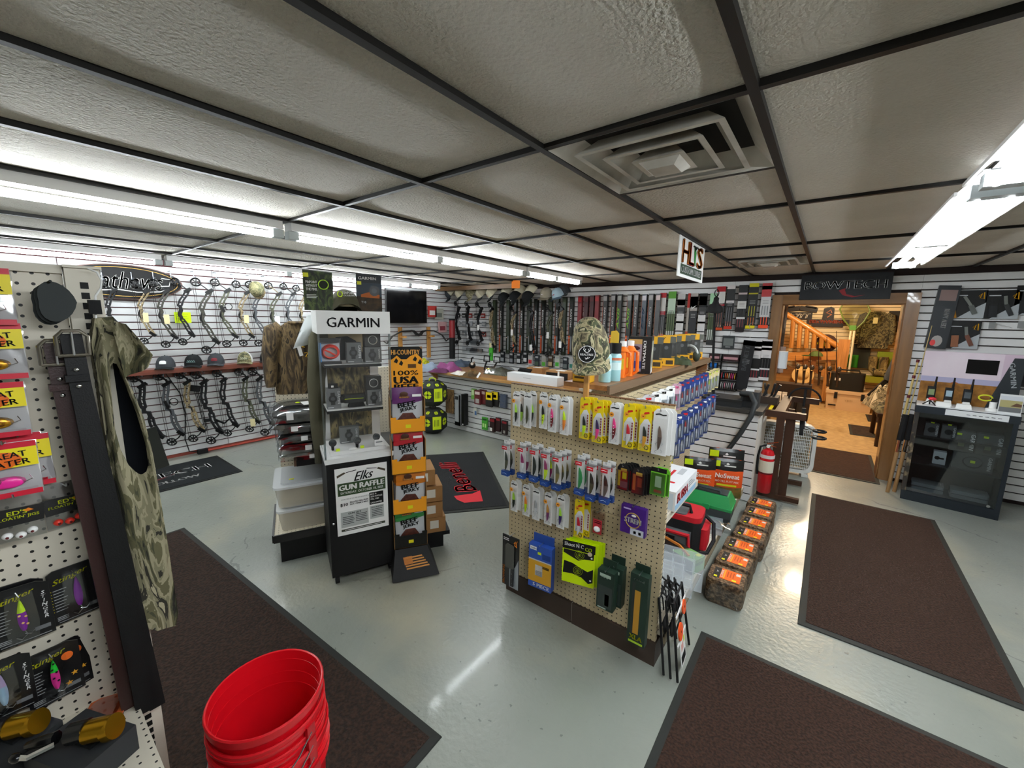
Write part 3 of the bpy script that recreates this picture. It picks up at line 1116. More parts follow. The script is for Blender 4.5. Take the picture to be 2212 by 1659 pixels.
# ------------------------------------------------------------------ compound bows
BK = M('17181a', .5)
BKS = M('0e0f10', .35,.4)
TANC = camo(('3a3224', '6a5c42', '8c7c5a', 'a8987a', '4c4432'),26., (1,1,1),.6)
GRNC = camo(('1e1e18', '3c4030', '5a5c46', '2c2e24', '767660'),26., (1,1,1),.6)
DRKC = camo(('141412', '2a2a24', '3e3c30', '1c1c18'),26., (1,1,1),.6)
GRYM = M('55585c', .45,.3)
STR = M('2a2624', .7)
def poly_strip(pts, w):
 """closed outline around a centre line with a width per point"""
 L, Rr = [], []
 n = len(pts)
 for i, (x, z) in enumerate(pts):
  a, b = pts[max(i - 1,0)], pts[min(i + 1, n - 1)]
  d = Vector((b[0] - a[0], b[1] - a[1])).normalized()
  ww = (w[i] if isinstance(w, (list, tuple)) else w) / 2
  L.append((x - d.y * ww, z + d.x * ww))
  Rr.append((x + d.y * ww, z - d.x * ww))
 return L + Rr[::-1]
def strip_prism(g, pts, w, y0, y1, m):
 """swept strip in the xz plane made of convex quads"""
 o = poly_strip(pts, w)
 n = len(pts)
 L, Q = o[:n], o[n:][::-1]
 vs = [(x, y0, z) for x, z in L] + [(x, y0, z) for x, z in Q] + [(x, y1, z) for x, z in L] + [(x, y1, z) for x, z in Q]
 fs = []
 for i in range(n - 1):
  fs += [(i, n + i, n + i + 1, i + 1),(2 * n + i, 2 * n + i + 1,3 * n + i + 1,3 * n + i),(i, i + 1,2 * n + i + 1,2 * n + i),(n + i, 3 * n + i, 3 * n + i + 1, n + i + 1)]
 fs += [(0,2 * n, 3 * n, n),(n - 1,2 * n - 1,4 * n - 1,3 * n - 1)]
 g.add(vs, fs, m)

BOWM = {}
def bow(label, loc, h, rz, rm, lm, extra=(), group=None, tilt=0., lower=False):
 """compound bow hanging by its top cam; drawn in its own xz plane, string side at x = 0"""
 t = thing('compound_bow', label, 'bow', loc, 0, group, rot=(0, tilt, rz))
 key = (rm, lm, round(h, 2), lower)
 if key not in BOWM:
  k = h
  rp = [(.165,.83),(.135,.76),(.085,.68),(.06,.60),(.075,.53),(.055,.47),(.075,.40),(.115,.33),(.14,.26),(.185,.17)] if not lower else \
             [(.10,.84),(.085,.74),(.065,.66),(.07,.56),(.065,.50),(.115,.49),(.12,.42),(.125,.33),(.15,.25),(.185,.17)]
  rp = [(x * k, z * k) for x, z in rp]
  ri = G()
  off = .022 * k
  up_, dn = rp[:5], rp[5:]
  for seg in (rp[:4], rp[6:]):
   strip_prism(ri, [(x - off, z) for x, z in seg], .019 * k, -.016 * k, .016 * k, rm)
   strip_prism(ri, [(x + off, z) for x, z in seg], .019 * k, -.016 * k, .016 * k, rm)
   for (x, z),(x2, z2) in zip(seg, seg[1:]):
    ri.box(((x + x2) / 2,0,(z + z2) / 2),(off * 2,.018 * k, .010 * k), rm, (0,.5,0))
   for x, z in (seg[0], seg[-1]):
    ri.box((x, 0, z),(off * 2.6,.026 * k, .02 * k), rm)
  strip_prism(ri, rp[3:7], .042 * k, -.012 * k, .012 * k, rm)
  gr = G()
  gr.tube([(rp[4][0] - .012 * k, 0, rp[4][1] + .03 * k),(rp[5][0] - .012 * k, 0, rp[5][1]),(rp[6][0] - .008 * k, 0, rp[6][1])], [.012 * k, .017 * k, .013 * k], MATTE, 8)
  pk = G()
  for (x, z), a in ((rp[0], -.6),(rp[-1], .7)):
   pk.box((x, 0, z),(.095 * k, .055 * k, .042 * k), BKS, (0, a, 0))
  lu, ll = G(), G()
  for s in (-.016,.016):
   strip_prism(lu, [(rp[0][0] + .02 * k, rp[0][1] - .012 * k),(.10 * k, .895 * k),(.03 * k, .945 * k)], .012 * k, s * k - .006 * k, s * k + .006 * k, lm)
   strip_prism(ll, [(rp[-1][0] + .015 * k, rp[-1][1] + .01 * k),(.145 * k, .105 * k),(.07 * k, .06 * k)], .012 * k, s * k - .006 * k, s * k + .006 * k, lm)
  cams = []
  for cx, cz, rr in ((.03,.945,.048),(.07,.06,.046)):
   c = G()
   n = 16
   c.tube([(cx * k + rr * k * (1.12 if q > 4 else .92) * math.cos(2 * PI * q / n),0, cz * k + rr * k * math.sin(2 * PI * q / n)) for q in range(n)], .0095 * k, BKS, 5, True)
   for q in range(3):
    a = q * PI / 3 + .4
    c.bar((cx * k - rr * k * math.cos(a),0, cz * k - rr * k * math.sin(a)),(cx * k + rr * k * math.cos(a),0, cz * k + rr * k * math.sin(a)),.008 * k, .012 * k, BKS)
   c.cyl((cx * k, -.02 * k, cz * k),(cx * k, .02 * k, cz * k),.010 * k, BKS, 8)
   cams.append(mesh(c, 'cam'))
  st = G()
  for dx in (0,.022):
   st.tube([((.03 - .04 + dx) * k, .004 + dx * .1,.945 * k),((.07 - .046 + dx) * k, .004 + dx * .1,.06 * k)], .0022, STR, 5)
  BOWM[key] = [mesh(a, b) for a, b in ((ri, 'riser'),(gr, 'grip'),(pk, 'limb_pocket'),(lu, 'limb'),(ll, 'limb'))] + cams + [mesh(st, 'bowstring')]
 for me, nm in zip(BOWM[key], ('riser', 'grip', 'limb_pocket', 'limb', 'limb', 'cam', 'cam', 'bowstring')):
  obj(nm, me, t)
 k = h
 if 'sight' in extra:
  g = G()
  g.tube([(.15 * k + .045 * k * math.cos(a),0,.60 * k + .045 * k * math.sin(a)) for a in [2 * PI * i / 14 for i in range(14)]], .006 * k, BKS, 5, True)
  g.bar((.07 * k, 0,.58 * k),(.12 * k, 0,.59 * k),.012,.02, BKS)
  g.bar((.06 * k, 0,.62 * k),(.09 * k, 0,.52 * k),.03,.03, BKS)
  obj('sight', g, t)
 if 'quiver' in extra:
  g = G()
  g.box((.0,-.02,.77 * k),(.10 * k, .05,.07 * k), MATTE, (0,.25,0))
  for q in range(3):
   g.cyl((-.01 + q * .014,-.025,.76 * k),(.03 + q * .014,-.025,.20 * k),.003, BK, 5)
  g.bar((.03 * k, -.02,.34 * k),(.11 * k, -.02,.34 * k),.01,.04, MATTE)
  obj('quiver', g, t)
 if 'rest' in extra:
  g = G()
  g.bar((.14 * k, 0,.34 * k),(.25 * k, -.01,.27 * k),.016,.02, BKS)
  g.bar((.25 * k, -.01,.27 * k),(.33 * k, -.02,.34 * k),.014,.016, BKS)
  obj('rest_bar', g, t)
 if 'tag' in extra or 'white_tag' in extra:
  g = G()
  m_ = TAG if 'tag' in extra else WHITE
  zz = .42 * k if not lower else .16 * k
  g.b2((.10 * k, -.05, zz - .045 * 1.0),(.165 * k, -.048, zz + .055), m_)
  g.tube([(.13 * k, -.048, zz + .055),(.115 * k, -.02, zz + .11)], .001, STR, 4)
  obj('price_tag', g, t)
 return t

def wallhook(y, z, out=.10, rise=.05):
 """wire hook clipped into the bow wall"""
 g = G()
 g.tube([(0,0,0),(out * .55,0,0),(out * .6,0,-.0),(out * .62,.0,-rise),(out, .0,-rise),(out + .004,0,-rise + .015)], .0035, M('9aa4b0', .35,.8),5)
 obj('wall_hook', g, wl, (XL, y, z))

ordn = ('first', 'second', 'third', 'fourth', 'fifth', 'sixth', 'seventh', 'eighth', 'ninth', 'tenth', 'eleventh', 'twelfth')
upper = [((227,605),742, BK, BKS, ()),((290,604),745, TANC, BK, ('tag',)),((336,603),753, DRKC, BKS, ('tag',)),((374,600),747, BK, BKS, ()),((423,600),766, DRKC, BK, ()),
         ((471,602),752, GRNC, BKS, ('sight',)),((508,606),749, TANC, BK, ('tag',)),((542,607),750, GRYM, BKS, ()),((575,609),750, GRNC, TANC, ('white_tag',)),((613,612),742, GRYM, BKS, ()),((645,616),742, TANC, DRKC, ()),((677,612),735, BK, BKS, ())]
cam_n = {BK: 'black', TANC: 'tan camouflage', DRKC: 'dark camouflage', GRNC: 'green camouflage', GRYM: 'grey'}
XB = -5.77
uz = [((-5.77,0.801,1.973),(-5.77,0.736,1.344)),((-5.77,1.02,1.995),(-5.77,0.954,1.321)),((-5.77,1.193,2.014),(-5.77,1.122,1.274)),((-5.77,1.344,2.042),(-5.77,1.275,1.298)),((-5.77,1.55,2.059),(-5.77,1.473,1.187)),
      ((-5.77,1.766,2.067),(-5.77,1.697,1.252)),((-5.77,1.942,2.06),(-5.77,1.877,1.26)),((-5.77,2.114,2.068),(-5.77,2.05,1.247)),((-5.77,2.289,2.071),(-5.77,2.228,1.239)),((-5.77,2.503,2.07),(-5.77,2.448,1.278)),((-5.77,2.694,2.059),(-5.77,2.642,1.271)),((-5.77,2.899,2.099),(-5.77,2.85,1.309))]
for i, ((p, q), u) in enumerate(zip(uz, upper)):
 h = p[2] - q[2]
 nm = '%s compound bow, %s from the left in the upper row of the bow wall' % (cam_n[u[2]], ordn[i])
 bow(nm, (XB, p[1] - .03, q[2]), h, R(68), u[2], u[3], u[4], 'bows in the upper row of the bow wall', R(-2 + (i * 3) % 5))
 wallhook(p[1] - .02, p[2] + .07,.16,.07)
low = [(BK, BKS, ('white_tag',)),(GRYM, BKS, ('sight',)),(TANC, BK, ()),(BK, BKS, ('quiver', 'rest')),(BK, BKS, ()),(GRNC, BK, ('tag',)),(GRYM, BKS, ()),(BK, BKS, ())]
lz = [((-5.77,0.99,1.018),(-5.77,0.908,0.17)),((-5.77,1.168,1.016),(-5.77,1.089,0.168)),((-5.77,1.366,1.013),(-5.77,1.29,0.163)),((-5.77,1.533,1.004),(-5.77,1.453,0.095)),((-5.77,1.709,0.999),(-5.77,1.638,0.156)),((-5.77,1.957,0.989),(-5.77,1.891,0.154)),((-5.77,2.126,0.986),(-5.77,2.057,0.067)),((-5.77,2.328,0.988),(-5.77,2.277,0.27))]
for i, ((p, q), u) in enumerate(zip(lz, low)):
 h = p[2] - q[2]
 nm = '%s compound bow, %s from the left in the lower row under the cap shelf' % (cam_n[u[0]], ordn[i])
 bow(nm, (XB, p[1] - .06, q[2]), h, R(60), u[0], u[1], u[2], 'bows in the lower row of the bow wall', R(-3 + (i * 2) % 3), True)
 wallhook(p[1] - .02, p[2] + .05,.16,.08)
for k, (y, z) in enumerate(((3.75,1.99),(3.35,1.99))):
 wallhook(y, z, .2,.09)
g = G()
p = (-5.8,1.398,1.61)
t = thing('paper_note', 'bright lime paper note taped to the upper bow wall', 'note', p)
obj('sheet', G().b2((0,-.075,-.06),(.002,.075,.06), M('d2f00a', .6)), t)
for k in range(4):
 obj('pen_line', G().b2((.0021,-.055,.035 - k * .025),(.0026,.05 - .01 * (k % 2),.039 - k * .025), M('9ab400', .6)), t)

# ---- caps
def cap(name, label, loc, crown, front, brim, rot=(0,0,0), mark=None, group=None, sc=1., rear=None):
 """baseball cap facing -Y, brim edge at the front, sitting on z = 0"""
 t = thing(name, label, 'cap', loc, 0, group, rot=rot)
 key = (crown, front, brim, rear)
 if key not in BOWM:
  def cr(a, v):
   rx, ry, rz = .085,.098,.125
   q = v * PI / 2
   c, s_ = math.cos(q) ** .72, math.sin(q)
   return (rx * c * math.sin(a),-ry * c * math.cos(a), rz * s_)
  a1, a2, a3 = G(), G(), G()
  a1.grid(lambda u, v: cr(R(62) + u * R(236), v),20,8, rear or crown)
  a2.grid(lambda u, v: cr(R(-64) + u * R(128), v),12,8, front)
  a2.ell((0,0,.126),(.008,.008,.005), crown, 8,4)
  def br(u, v):
   a = R(-74) + u * R(148)
   x, y, z = cr(a, 0)
   e = v * .068 * math.cos(a * .82) ** .6
   return (x * (1 + .05 * v), y - e, -.010 * v - .22 * (x * x) / .085 * (1 + .4 * v) + .012)
  a3.grid(br, 16,4, brim)
  a3.grid(lambda u, v: tuple(c - (.003 if i == 2 else 0) for i, c in enumerate(br(u, v))),16,4, brim)
  BOWM[key] = (mesh(a1, 'crown'), mesh(a2, 'front_panel'), mesh(a3, 'brim'))
 for me, nm in zip(BOWM[key], ('crown', 'front_panel', 'brim')):
  obj(nm, me, t)
 if mark:
  m_, kind = mark
  g = G()
  if kind == 'script':
   for q in range(4):
    g.tube([(-.035 + q * .018, -.100 + .06 * abs(-.035 + q * .018) ** 1 * 1.2,.05),(-.025 + q * .018, -.0985 + .06 * abs(-.025 + q * .018),.066),(-.02 + q * .018, -.0995 + .06 * abs(-.02 + q * .018),.05)], .0022, m_, 4)
   g.tube([(-.04,-.099,.042),(0,-.103,.044),(.042,-.098,.044)], .002, m_, 4)
  else:
   g.grid(lambda u, v: (-.03 + .06 * u, -.1005 + .012 * (2 * u - 1) ** 2 + .02 * v * v * .9,.042 + .036 * v),6,3, m_)
  obj('emblem', g, t)
 t.scale = (sc, sc, sc)
 return t
CBK = M('101314', .85)
CDG = M('33363a', .85)
CCAM = camo(('2a2c1c', '4c4e34', '6e6a4a', '8a8462', '3a3a26'),30., (1,1,1),.85)
# red-stained shelf along the bow wall
t = thing('wall_shelf', 'long reddish wooden shelf along the bow wall carrying caps', 'shelf', (XL + .006,.35,1.035))
rw = wood('7a3a28', '5a2618', 'Y', 4,.4,.2)
obj('shelf_board', G().b2((0,0,0),(.19,2.35,.022), rw), t)
obj('front_strip', G().b2((.165,0,-.03),(.19,2.35,0), rw), t)
obj('back_strip', G().b2((0,0,-.09),(.02,2.35,0), rw), t)
SHZ = 1.0585
for i, (lab, p, cm, fm, bm_, mk, rr) in enumerate((
 ('black cap with a pale brim mark on the red shelf, half behind the camo bib', (-6.569,1.183,1.06), CDG, CDG, CBK, (WHITE, 'patch'), None),
 ('black cap with pale script, second from the left on the red shelf', (-6.481,1.433,1.06), CBK, CBK, CBK, (M('8fb0ac', .6), 'script'), None),
 ('charcoal cap with a dark red patch on the red shelf', (-6.512,1.652,1.06), CDG, CDG, CDG, (M('6a1a24', .6), 'patch'), None),
 ('camouflage-front cap with a white mesh back on the red shelf', (-6.479,1.958,1.06), CCAM, CCAM, CCAM, (M('c8d0b8', .6), 'script'), M('d8d8d4', .8)),
 ('black cap with pale script, left of the plain charcoal cap on the red shelf', (-6.512,2.215,1.06), CBK, CBK, CBK, (M('8fb0ac', .6), 'script'), None),
 ('charcoal cap with a small white tab, second from the shelf end', (-6.565,2.475,1.06), CDG, CDG, CBK, None, None),
 ('black cap at the far end of the red shelf, next to the hanging camo shirt', (-6.652,2.723,1.06), CBK, CBK, CBK, (M('8fb0ac', .6), 'script'), None))):
 cap('baseball_cap', lab, (-5.73, p[1], SHZ + .012), cm, fm, bm_, (0,0, R(62)), mk, 'caps on the red shelf', 1.0, rr)
p = (-5.55,2.098,1.916)
cap('baseball_cap', 'camouflage cap hung over the top of a bow in the upper row', (p[0] - .02, p[1], p[2] + .06), CCAM, CCAM, TANC, (R(125), R(0), R(60)), None, None, .95)

# ---- oval shop sign with looping script
p = (-5.8,1.004,1.958)
t = thing('oval_sign', 'large black oval sign with white script and a gold rim, behind the first bows', 'sign', (-5.80, p[1] - .06, p[2] - .16))
oc = [(.47 * math.cos(a),.17 + .165 * math.sin(a)) for a in [2 * PI * i / 40 for i in range(40)]]
dk = M('080808', .6)
obj('frame', G().prism([(x * 1.03,.17 + (z - .17) * 1.06) for x, z in oc], -.03,.0, M('5a2c1c', .4), 'yz'), t)
obj('face', G().prism(oc, 0,.012, dk, 'yz'), t)
g = G()
g.tube([(.0135, x * .93,.17 + (z - .17) * .88) for x, z in oc], .003, M('c09848', .4,.5),4, True)
obj('gold_rim', g, t)
c = txt(t, 'Mathews', 0,0, M('f0f0ee', .4), wd=.62, h=.17, bold=.02, shear=.35)
c.location = (.014,0.0,.185)
c.rotation_euler = (PI / 2,0, PI / 2)
g = G()
g.tube([(.0138,-.36,.10),(.0138,-.2,.075),(.0138,-.05,.09),(.0138,.1,.07),(.0138,.28,.085),(.0138,.36,.12)], .006, M('f0f0ee', .4),5)
g.tube([(.0138,.30,.23),(.0138,.38,.22),(.0138,.36,.15),(.0138,.25,.14)], .005, M('f0f0ee', .4),5)
obj('flourish', g, t)

# ---- power cord and red hose along the floor
t = thing('power_cord', 'thin black power cord running down the bow wall to the floor', 'cord', (XL + .02,1.2,0))
obj('cable', G().tube([(.002,-.02,1.02),(.004,.1,.75),(.002,.13,.5),(.002,.1,.2),(.03,.12,.05),(.05,.2,.03)], .006, MATTE, 5), t)
obj('plug', G().box((.06,.24,.03),(.05,.10,.05), MATTE), t)
g = G()
g.tube([(XL + .05,1.49,.018),(XL + .05,2.4,.018),(XL + .045,3.6,.018)], .013, M('b0483a', .5),6)
tag(obj('rubber_hose', g), 'faded red hose lying along the foot of the bow wall', 'hose')

# ---- television, recurve bow rack and small packs near the corner
p0, p1 = (-5.62,3.971,2.082),(-5.62,4.799,1.561)
t = thing('television', 'black flat television mounted high near the far corner', 'television', (-5.62,(p0[1] + p1[1]) / 2,1.55))
hw = (p1[1] - p0[1]) / 2
obj('screen', G().b2((-.01,-hw + .012,.012),(.006, hw - .012,.535), M('050506', .12)), t)
obj('bezel', G().b2((-.03,-hw, 0),(.004, hw, .55), M('0b0b0c', .35)), t)
obj('wall_bracket', G().b2((-.23,-.12,.15),(-.03,.12,.4), MATTE), t)
pa, pb_ = (-5.7,4.265,1.421),(-5.7,4.915,0.782)
t = thing('bow_display_rack', 'two pine uprights on the left wall holding the recurve bow', 'rack', (XL + .02,4.55,.92))
pine = wood('c8924e', 'b07a3a', 'Z', 5,.5)
for y in (-.17,.46):
 g = G()
 g.b2((0, y - .035,0),(.03, y + .035,.56), pine)
 g.b2((.03, y - .03,.38),(.15, y + .03,.41), pine)
 obj('upright', g, t)
t = thing('recurve_bow', 'dark recurve bow lying level on the pine wall rack', 'bow', (XL + .13,4.70,1.355))
g = G()
strip_prism(g, [(-.16,.07),(-.10,.055),(-.04,.0),(.0,-.01),(.05,.0),(.10,.05),(.17,.065)], [.02,.035,.05,.045,.05,.035,.02], -.015,.015, M('1c1a1a', .4))
o = obj('riser', g, t, rot=(0,0, PI / 2))
for s in (-1,1):
 g = G()
 strip_prism(g, [(s * .16,.068),(s * .35,.06),(s * .55,-.02),(s * .66,-.14),(s * .72,-.10)], [.018, .016,.014,.010,.008], -.018, .018, M('2a2826', .35))
 obj('limb', g, t, rot=(0,0, PI / 2))
t = thing('archery_tube', 'tall red and black tube standing in the far left corner', 'tube', (XL + .25,5.40,.885))
obj('tube_body', G().cyl((0,0,0),(0,0,.40),.055, MATTE, 14), t)
obj('red_sleeve', G().cyl((0,0,.40),(0,0,.72),.056, M('8a1a20', .4),14), t)
obj('end_cap', G().cyl((0,0,.72),(0,0,.75),.058, MATTE, 14), t)
for nm, p, col, c2 in (('pale hanging pack with a grey print on the left wall beside the television', (-5.8,5.244,1.618), 'a8a89c', '6a6e68'),('small pink and white pack under the pale pack in the corner', (-5.8,5.322,1.376), 'c8a0a0', '8a3a44'),('small red pack high beside the television edge', (-5.8,5.075,1.659), 'b83a34', 'e0e0dc')):
 t = thing('hanging_pack', nm, 'package', p)
 obj('card', G().b2((0,-.10,0),(.02,.10,.2), M(col, .4)), t)
 obj('print', G().b2((.0202,-.07,.04),(.021,.06,.12), M(c2,.4)), t)

def frame(ox, oy, rz):
 """local axes of a fixture that stands askew in the room"""
 c, s = math.cos(rz), math.sin(rz)
 return lambda x, y, z: (ox + x * c - y * s, oy + x * s + y * c, z)

# ------------------------------------------------------------------ display case with a clear front
GR = R(67.4)
gw = frame(-2.25,1.14, GR)
W = .388
t = thing('display_case', 'white and clear display case with a lettered header on a black wheeled base', 'display case', (-2.25,1.14,0), GR)
cw = M('e6e7e6', .3)
blk = M('0c0c0d', .55)
g = G()
g.b2((0,.004,.06),(W, .37,.795), blk)
obj('base_cabinet', g, t)
for x, y in ((.03,.04),(W - .03,.04),(.03,.33),(W - .03,.33)):
 g = G()
 g.cyl((x - .012, y, .026),(x + .012, y, .026),.026, MATTE, 14)
 g.box((x, y, .052),(.034,.03,.016), CHROME)
 obj('caster', g, t)
obj('knob', G().ell((.022,-.006,.42),(.008,.008,.008), CHROME, 10,6), t)
g = G()
g.b2((-.006,-.006,.795),(W + .006,.376,.825), cw)
obj('case_floor', g, t)
obj('plinth', G().b2((.03,.05,.826),(W - .03,.35,.85), M('eeeeec', .35)), t)
g = G()
g.b2((0,.355,.825),(W, .37,1.565), cw)
obj('back_panel', g, t)
print_m = camo(('14120c', '2e2818', '4c4228', '6e6240', '8c7c50', '221e12'),14., (1,1,.35),.7,6,2.5)
obj('reed_print', G().rect(.065,.85, W - .055,1.36,.353, print_m), t)
g = G()
g.rect(.065,1.362, W - .055,1.55,.353, M('b8a888', .6, mix=(9, 'a08c62')))
g.poly([(.066,1.364),(.28,1.364),(.30,1.40),(.25,1.50),(.20,1.53),(.13,1.525),(.09,1.49),(.066,1.50)], .3522, M('20252c', .8))
g.poly([(.12,1.50),(.16,1.52),(.155,1.49),(.135,1.475)], .352, M('5a6478', .8))
obj('photo_print', g, t)
obj('header', G().b2((-.006,-.008,1.56),(W + .006,.376,1.69), M('ececea', .3)), t)
txt(t, 'GARMIN', W / 2 - .005,1.625, TBLACK, wd=.285, h=.055, y=-.0095, bold=.02)
acr = clear('ffffff', .05,.03)
acre = clear('d4dede', .28,.05)
for nm, a, b in (('front_pane', (0,-.004,.825),(W, 0,1.56)),('side_pane', (0,0,.825),(.004,.355,1.56)),('side_pane', (W - .004,0,.825),(W, .355,1.56))):
 obj(nm, G().b2(a, b, acr), t)
g = G()
for x in (0, W):
 g.b2((x - .005,-.007,.825),(x + .005,.003,1.56), acre)
obj('pane_edge', g, t)
for z in (1.10,1.375):
 g = G()
 g.b2((.028,.07, z - .018),(W - .035,.35, z - .002), blk)
 g.b2((.03,.075, z - .002),(W - .037,.35, z), M('e4e4e2', .3))
 obj('shelf', g, t)

def gbox(label, x, y, z, w, h, d, dark=False, ring=False, rz=0., nm='watch_box', grp='grey watch boxes in the clear display case'):
 t = thing(nm, label, 'box', gw(x, y, z), GR + rz, grp)
 gm_ = M('6c6e6f', .5) if not dark else M('131313', .35)
 obj('carton', G().b2((-w / 2,0,0),(w / 2, d, h), gm_), t)
 g = G()
 if dark:
  g.tube([(.026 * math.cos(a),-.002, h * .5 + .026 * math.sin(a)) for a in [2 * PI * i / 18 for i in range(18)]], .003, M('c8c8c4', .3,.5),4, True)
  g.disc(0, h * .5,.02,-.001, M('2a2c2e', .3))
 else:
  g.disc(-.006, h * .5,.024,-.0012, M('1a1b1c', .4))
  g.disc(-.006, h * .5,.012,-.0016, M('4a4d50', .4))
  g.rect(-.018, h * .5 + .02,.006, h * .5 + .038,-.001, M('1a1b1c', .4))
  g.rect(-.018, h * .5 - .038,.006, h * .5 - .02,-.001, M('1a1b1c', .4))
  g.rect(-w * .45,.006,-w * .05,.011,-.001, M('c8caca', .5))
 obj('watch_print', g, t)
 if not dark:
  txt(t, 'GARMIN', w * .36, h * .56, M('e0e2e2', .5), wd=h * .62, y=-.0016, rot=-PI / 2, bold=.02)
 return t
gbox('grey watch box in the middle of the top shelf of the clear case', .205,.13,1.376,.085,.125,.06)
gbox('grey watch box on the right of the top shelf, under a black box', .315,.12,1.376,.10,.095,.08)
gbox('black watch box with a silver ring stacked at the right of the top shelf', .315,.125,1.472,.095,.088, .07, True)
gbox('grey watch box at the left of the middle shelf', .075,.12,1.101,.078,.125,.06)
gbox('grey watch box at the right of the middle shelf, under a black box', .315,.12,1.101,.09,.10,.07)
gbox('black watch box with a dark dial stacked at the right of the middle shelf', .312,.13,1.202,.095,.085,.07, True)
gbox('grey watch box leaning behind the watches on the case floor', .165,.20,.851,.115,.105,.05)
t = thing('cable_pack', 'clear pack with a coiled red cable on the top shelf of the case', 'package', gw(.068,.11,1.376), GR)
obj('back_card', G().b2((-.058,.05,0),(.058,.058,.15), M('dfe3e8', .5)), t)
g = G()
g.b2((-.06,-.001,0),(.06,.06,.014), M('141416', .4))
g.b2((-.06,-.001,.128),(.06,.06,.152), M('141416', .4))
g.b2((-.06,.0,.014),(-.048,.055,.128), M('4a90d0', .4))
obj('black_band', g, t)
g = G()
for k in range(5):
 g.tube([((.040 + .002 * k) * math.cos(a) + .004,.012 + .007 * k, .07 + (.034 + .002 * k) * math.sin(a)) for a in [2 * PI * i / 20 for i in range(20)]], .0045, M('f04a3c', .35),6, True)
g.tube([(-.03,.008,.085),(0,.006,.07),(.03,.008,.05)], .005, M('f04a3c', .35),6)
obj('cable_coil', g, t)
t = thing('small_camera', 'small black camera on the grey box at the left of the middle shelf', 'camera', gw(.075,.14,1.2265), GR)
obj('camera_body', G().bev((0,0,.013),(.055,.03,.026), MATTE, .008), t)
obj('window_mark', G().rect(-.012,.006,.002,.018, -.0155, WHITE), t)
t = thing('bow_sight', 'black bow sight with a lime stripe on the middle shelf', 'sight', gw(.195,.14,1.101), GR)
obj('sight_body', G().bev((0,0,.055),(.13,.05,.05), M('16181a', .4),.012), t)
obj('mount', G().box((.01,0,.016),(.10,.04,.03), MATTE, None, (.8,.9)), t)
obj('lime_stripe', G().rect(-.06,.054,.05,.057,-.0265, LIME), t)
obj('end_ring', G().cyl((-.085,0,.055),(-.06,0,.055),.026, MATTE, 14), t)
for lab, x, y in (('smart watch on the left of the clear case floor', .05,.10),('smart watch standing in the middle of the clear case floor', .19,.09),('smart watch on the right of the clear case floor behind a white card', .31,.12)):
 t = thing('smart_watch', 'black ' + lab, 'watch', gw(x, y, .851), GR)
 g = G()
 g.tube([(0,.022 * math.cos(a),.03 + .03 * math.sin(a)) for a in [R(-250) + R(320) * i / 14 for i in range(15)]], .007, MATTE, 6)
 obj('strap', g, t)
 g = G()
 g.cyl((0,-.016,.047),(0,-.028,.05),.022, M('101113', .25),18)
 g.disc(0,.05,.015,-.0285, M('30363c', .2))
 obj('dial', g, t)
for lab, x in (('first lime price tab on the case floor, by the left watch', .075),('second lime price tab on the case floor, by the middle watch', .215)):
 t = thing('price_tab', lab, 'tag', gw(x, .055,.851), GR)
 obj('tab', G().box((0,0,.008),(.022,.002,.017), LIME, (-.2,0,0)), t)
t = thing('price_card', 'small white price card in front of the right watch in the clear case', 'tag', gw(.32,.07,.851), GR)
obj('card', G().box((0,0,.018),(.055,.002,.036), WHITE, (-.2,0,0)), t)
obj('print_lines', G().rect(-.02,.018, .02,.026,-.004, GREY), t)
t = thing('white_mouse', 'smooth white oval gadget at the front of the clear case floor', 'gadget', gw(.16,.045,.851), GR)
obj('shell', G().ell((0,0,.006),(.026,.014,.010), WHITE, 14,6), t)

# raffle poster taped on the black base
t = thing('raffle_poster', 'white gun raffle poster taped to the black base of the display case', 'poster', gw(.195,-.002,.33), GR)
PW, PH = .305,.43
g = G()
g.grid(lambda u, v: ((u - .5) * PW, -.001 - .008 * max(0,.25 - v) ** 1 * math.sin(PI * u), v * PH),8,8, PAPER)
obj('sheet', g, t)
g = G()
dg = M('33482a', .6)
g.rect(-.14,.255,.14,.335,-.0025, dg)
g.rect(-.13,.025,.13,.04,-.004, M('3a4034', .6))
g.rect(.04,.165,.125,.245,-.0025, TBLACK)
lg = M('b4b8b6', .6)
g.rect(-.13,.05,.03,.15,-.0035, lg)
g.rect(.04,.07,.125,.155,-.0035, lg)
obj('print_blocks', g, t)
g = G()
for s in (-1,1):
 g.poly([(s * .03,.405),(s * .09,.398),(s * .09,.402),(s * .03,.41)], -.0026, TBLACK)
 g.poly([(s * .09,.396),(s * .14,.372),(s * .142,.386),(s * .10,.404)], -.0026, M('4a4030', .6))
obj('rifle_print', g, t)
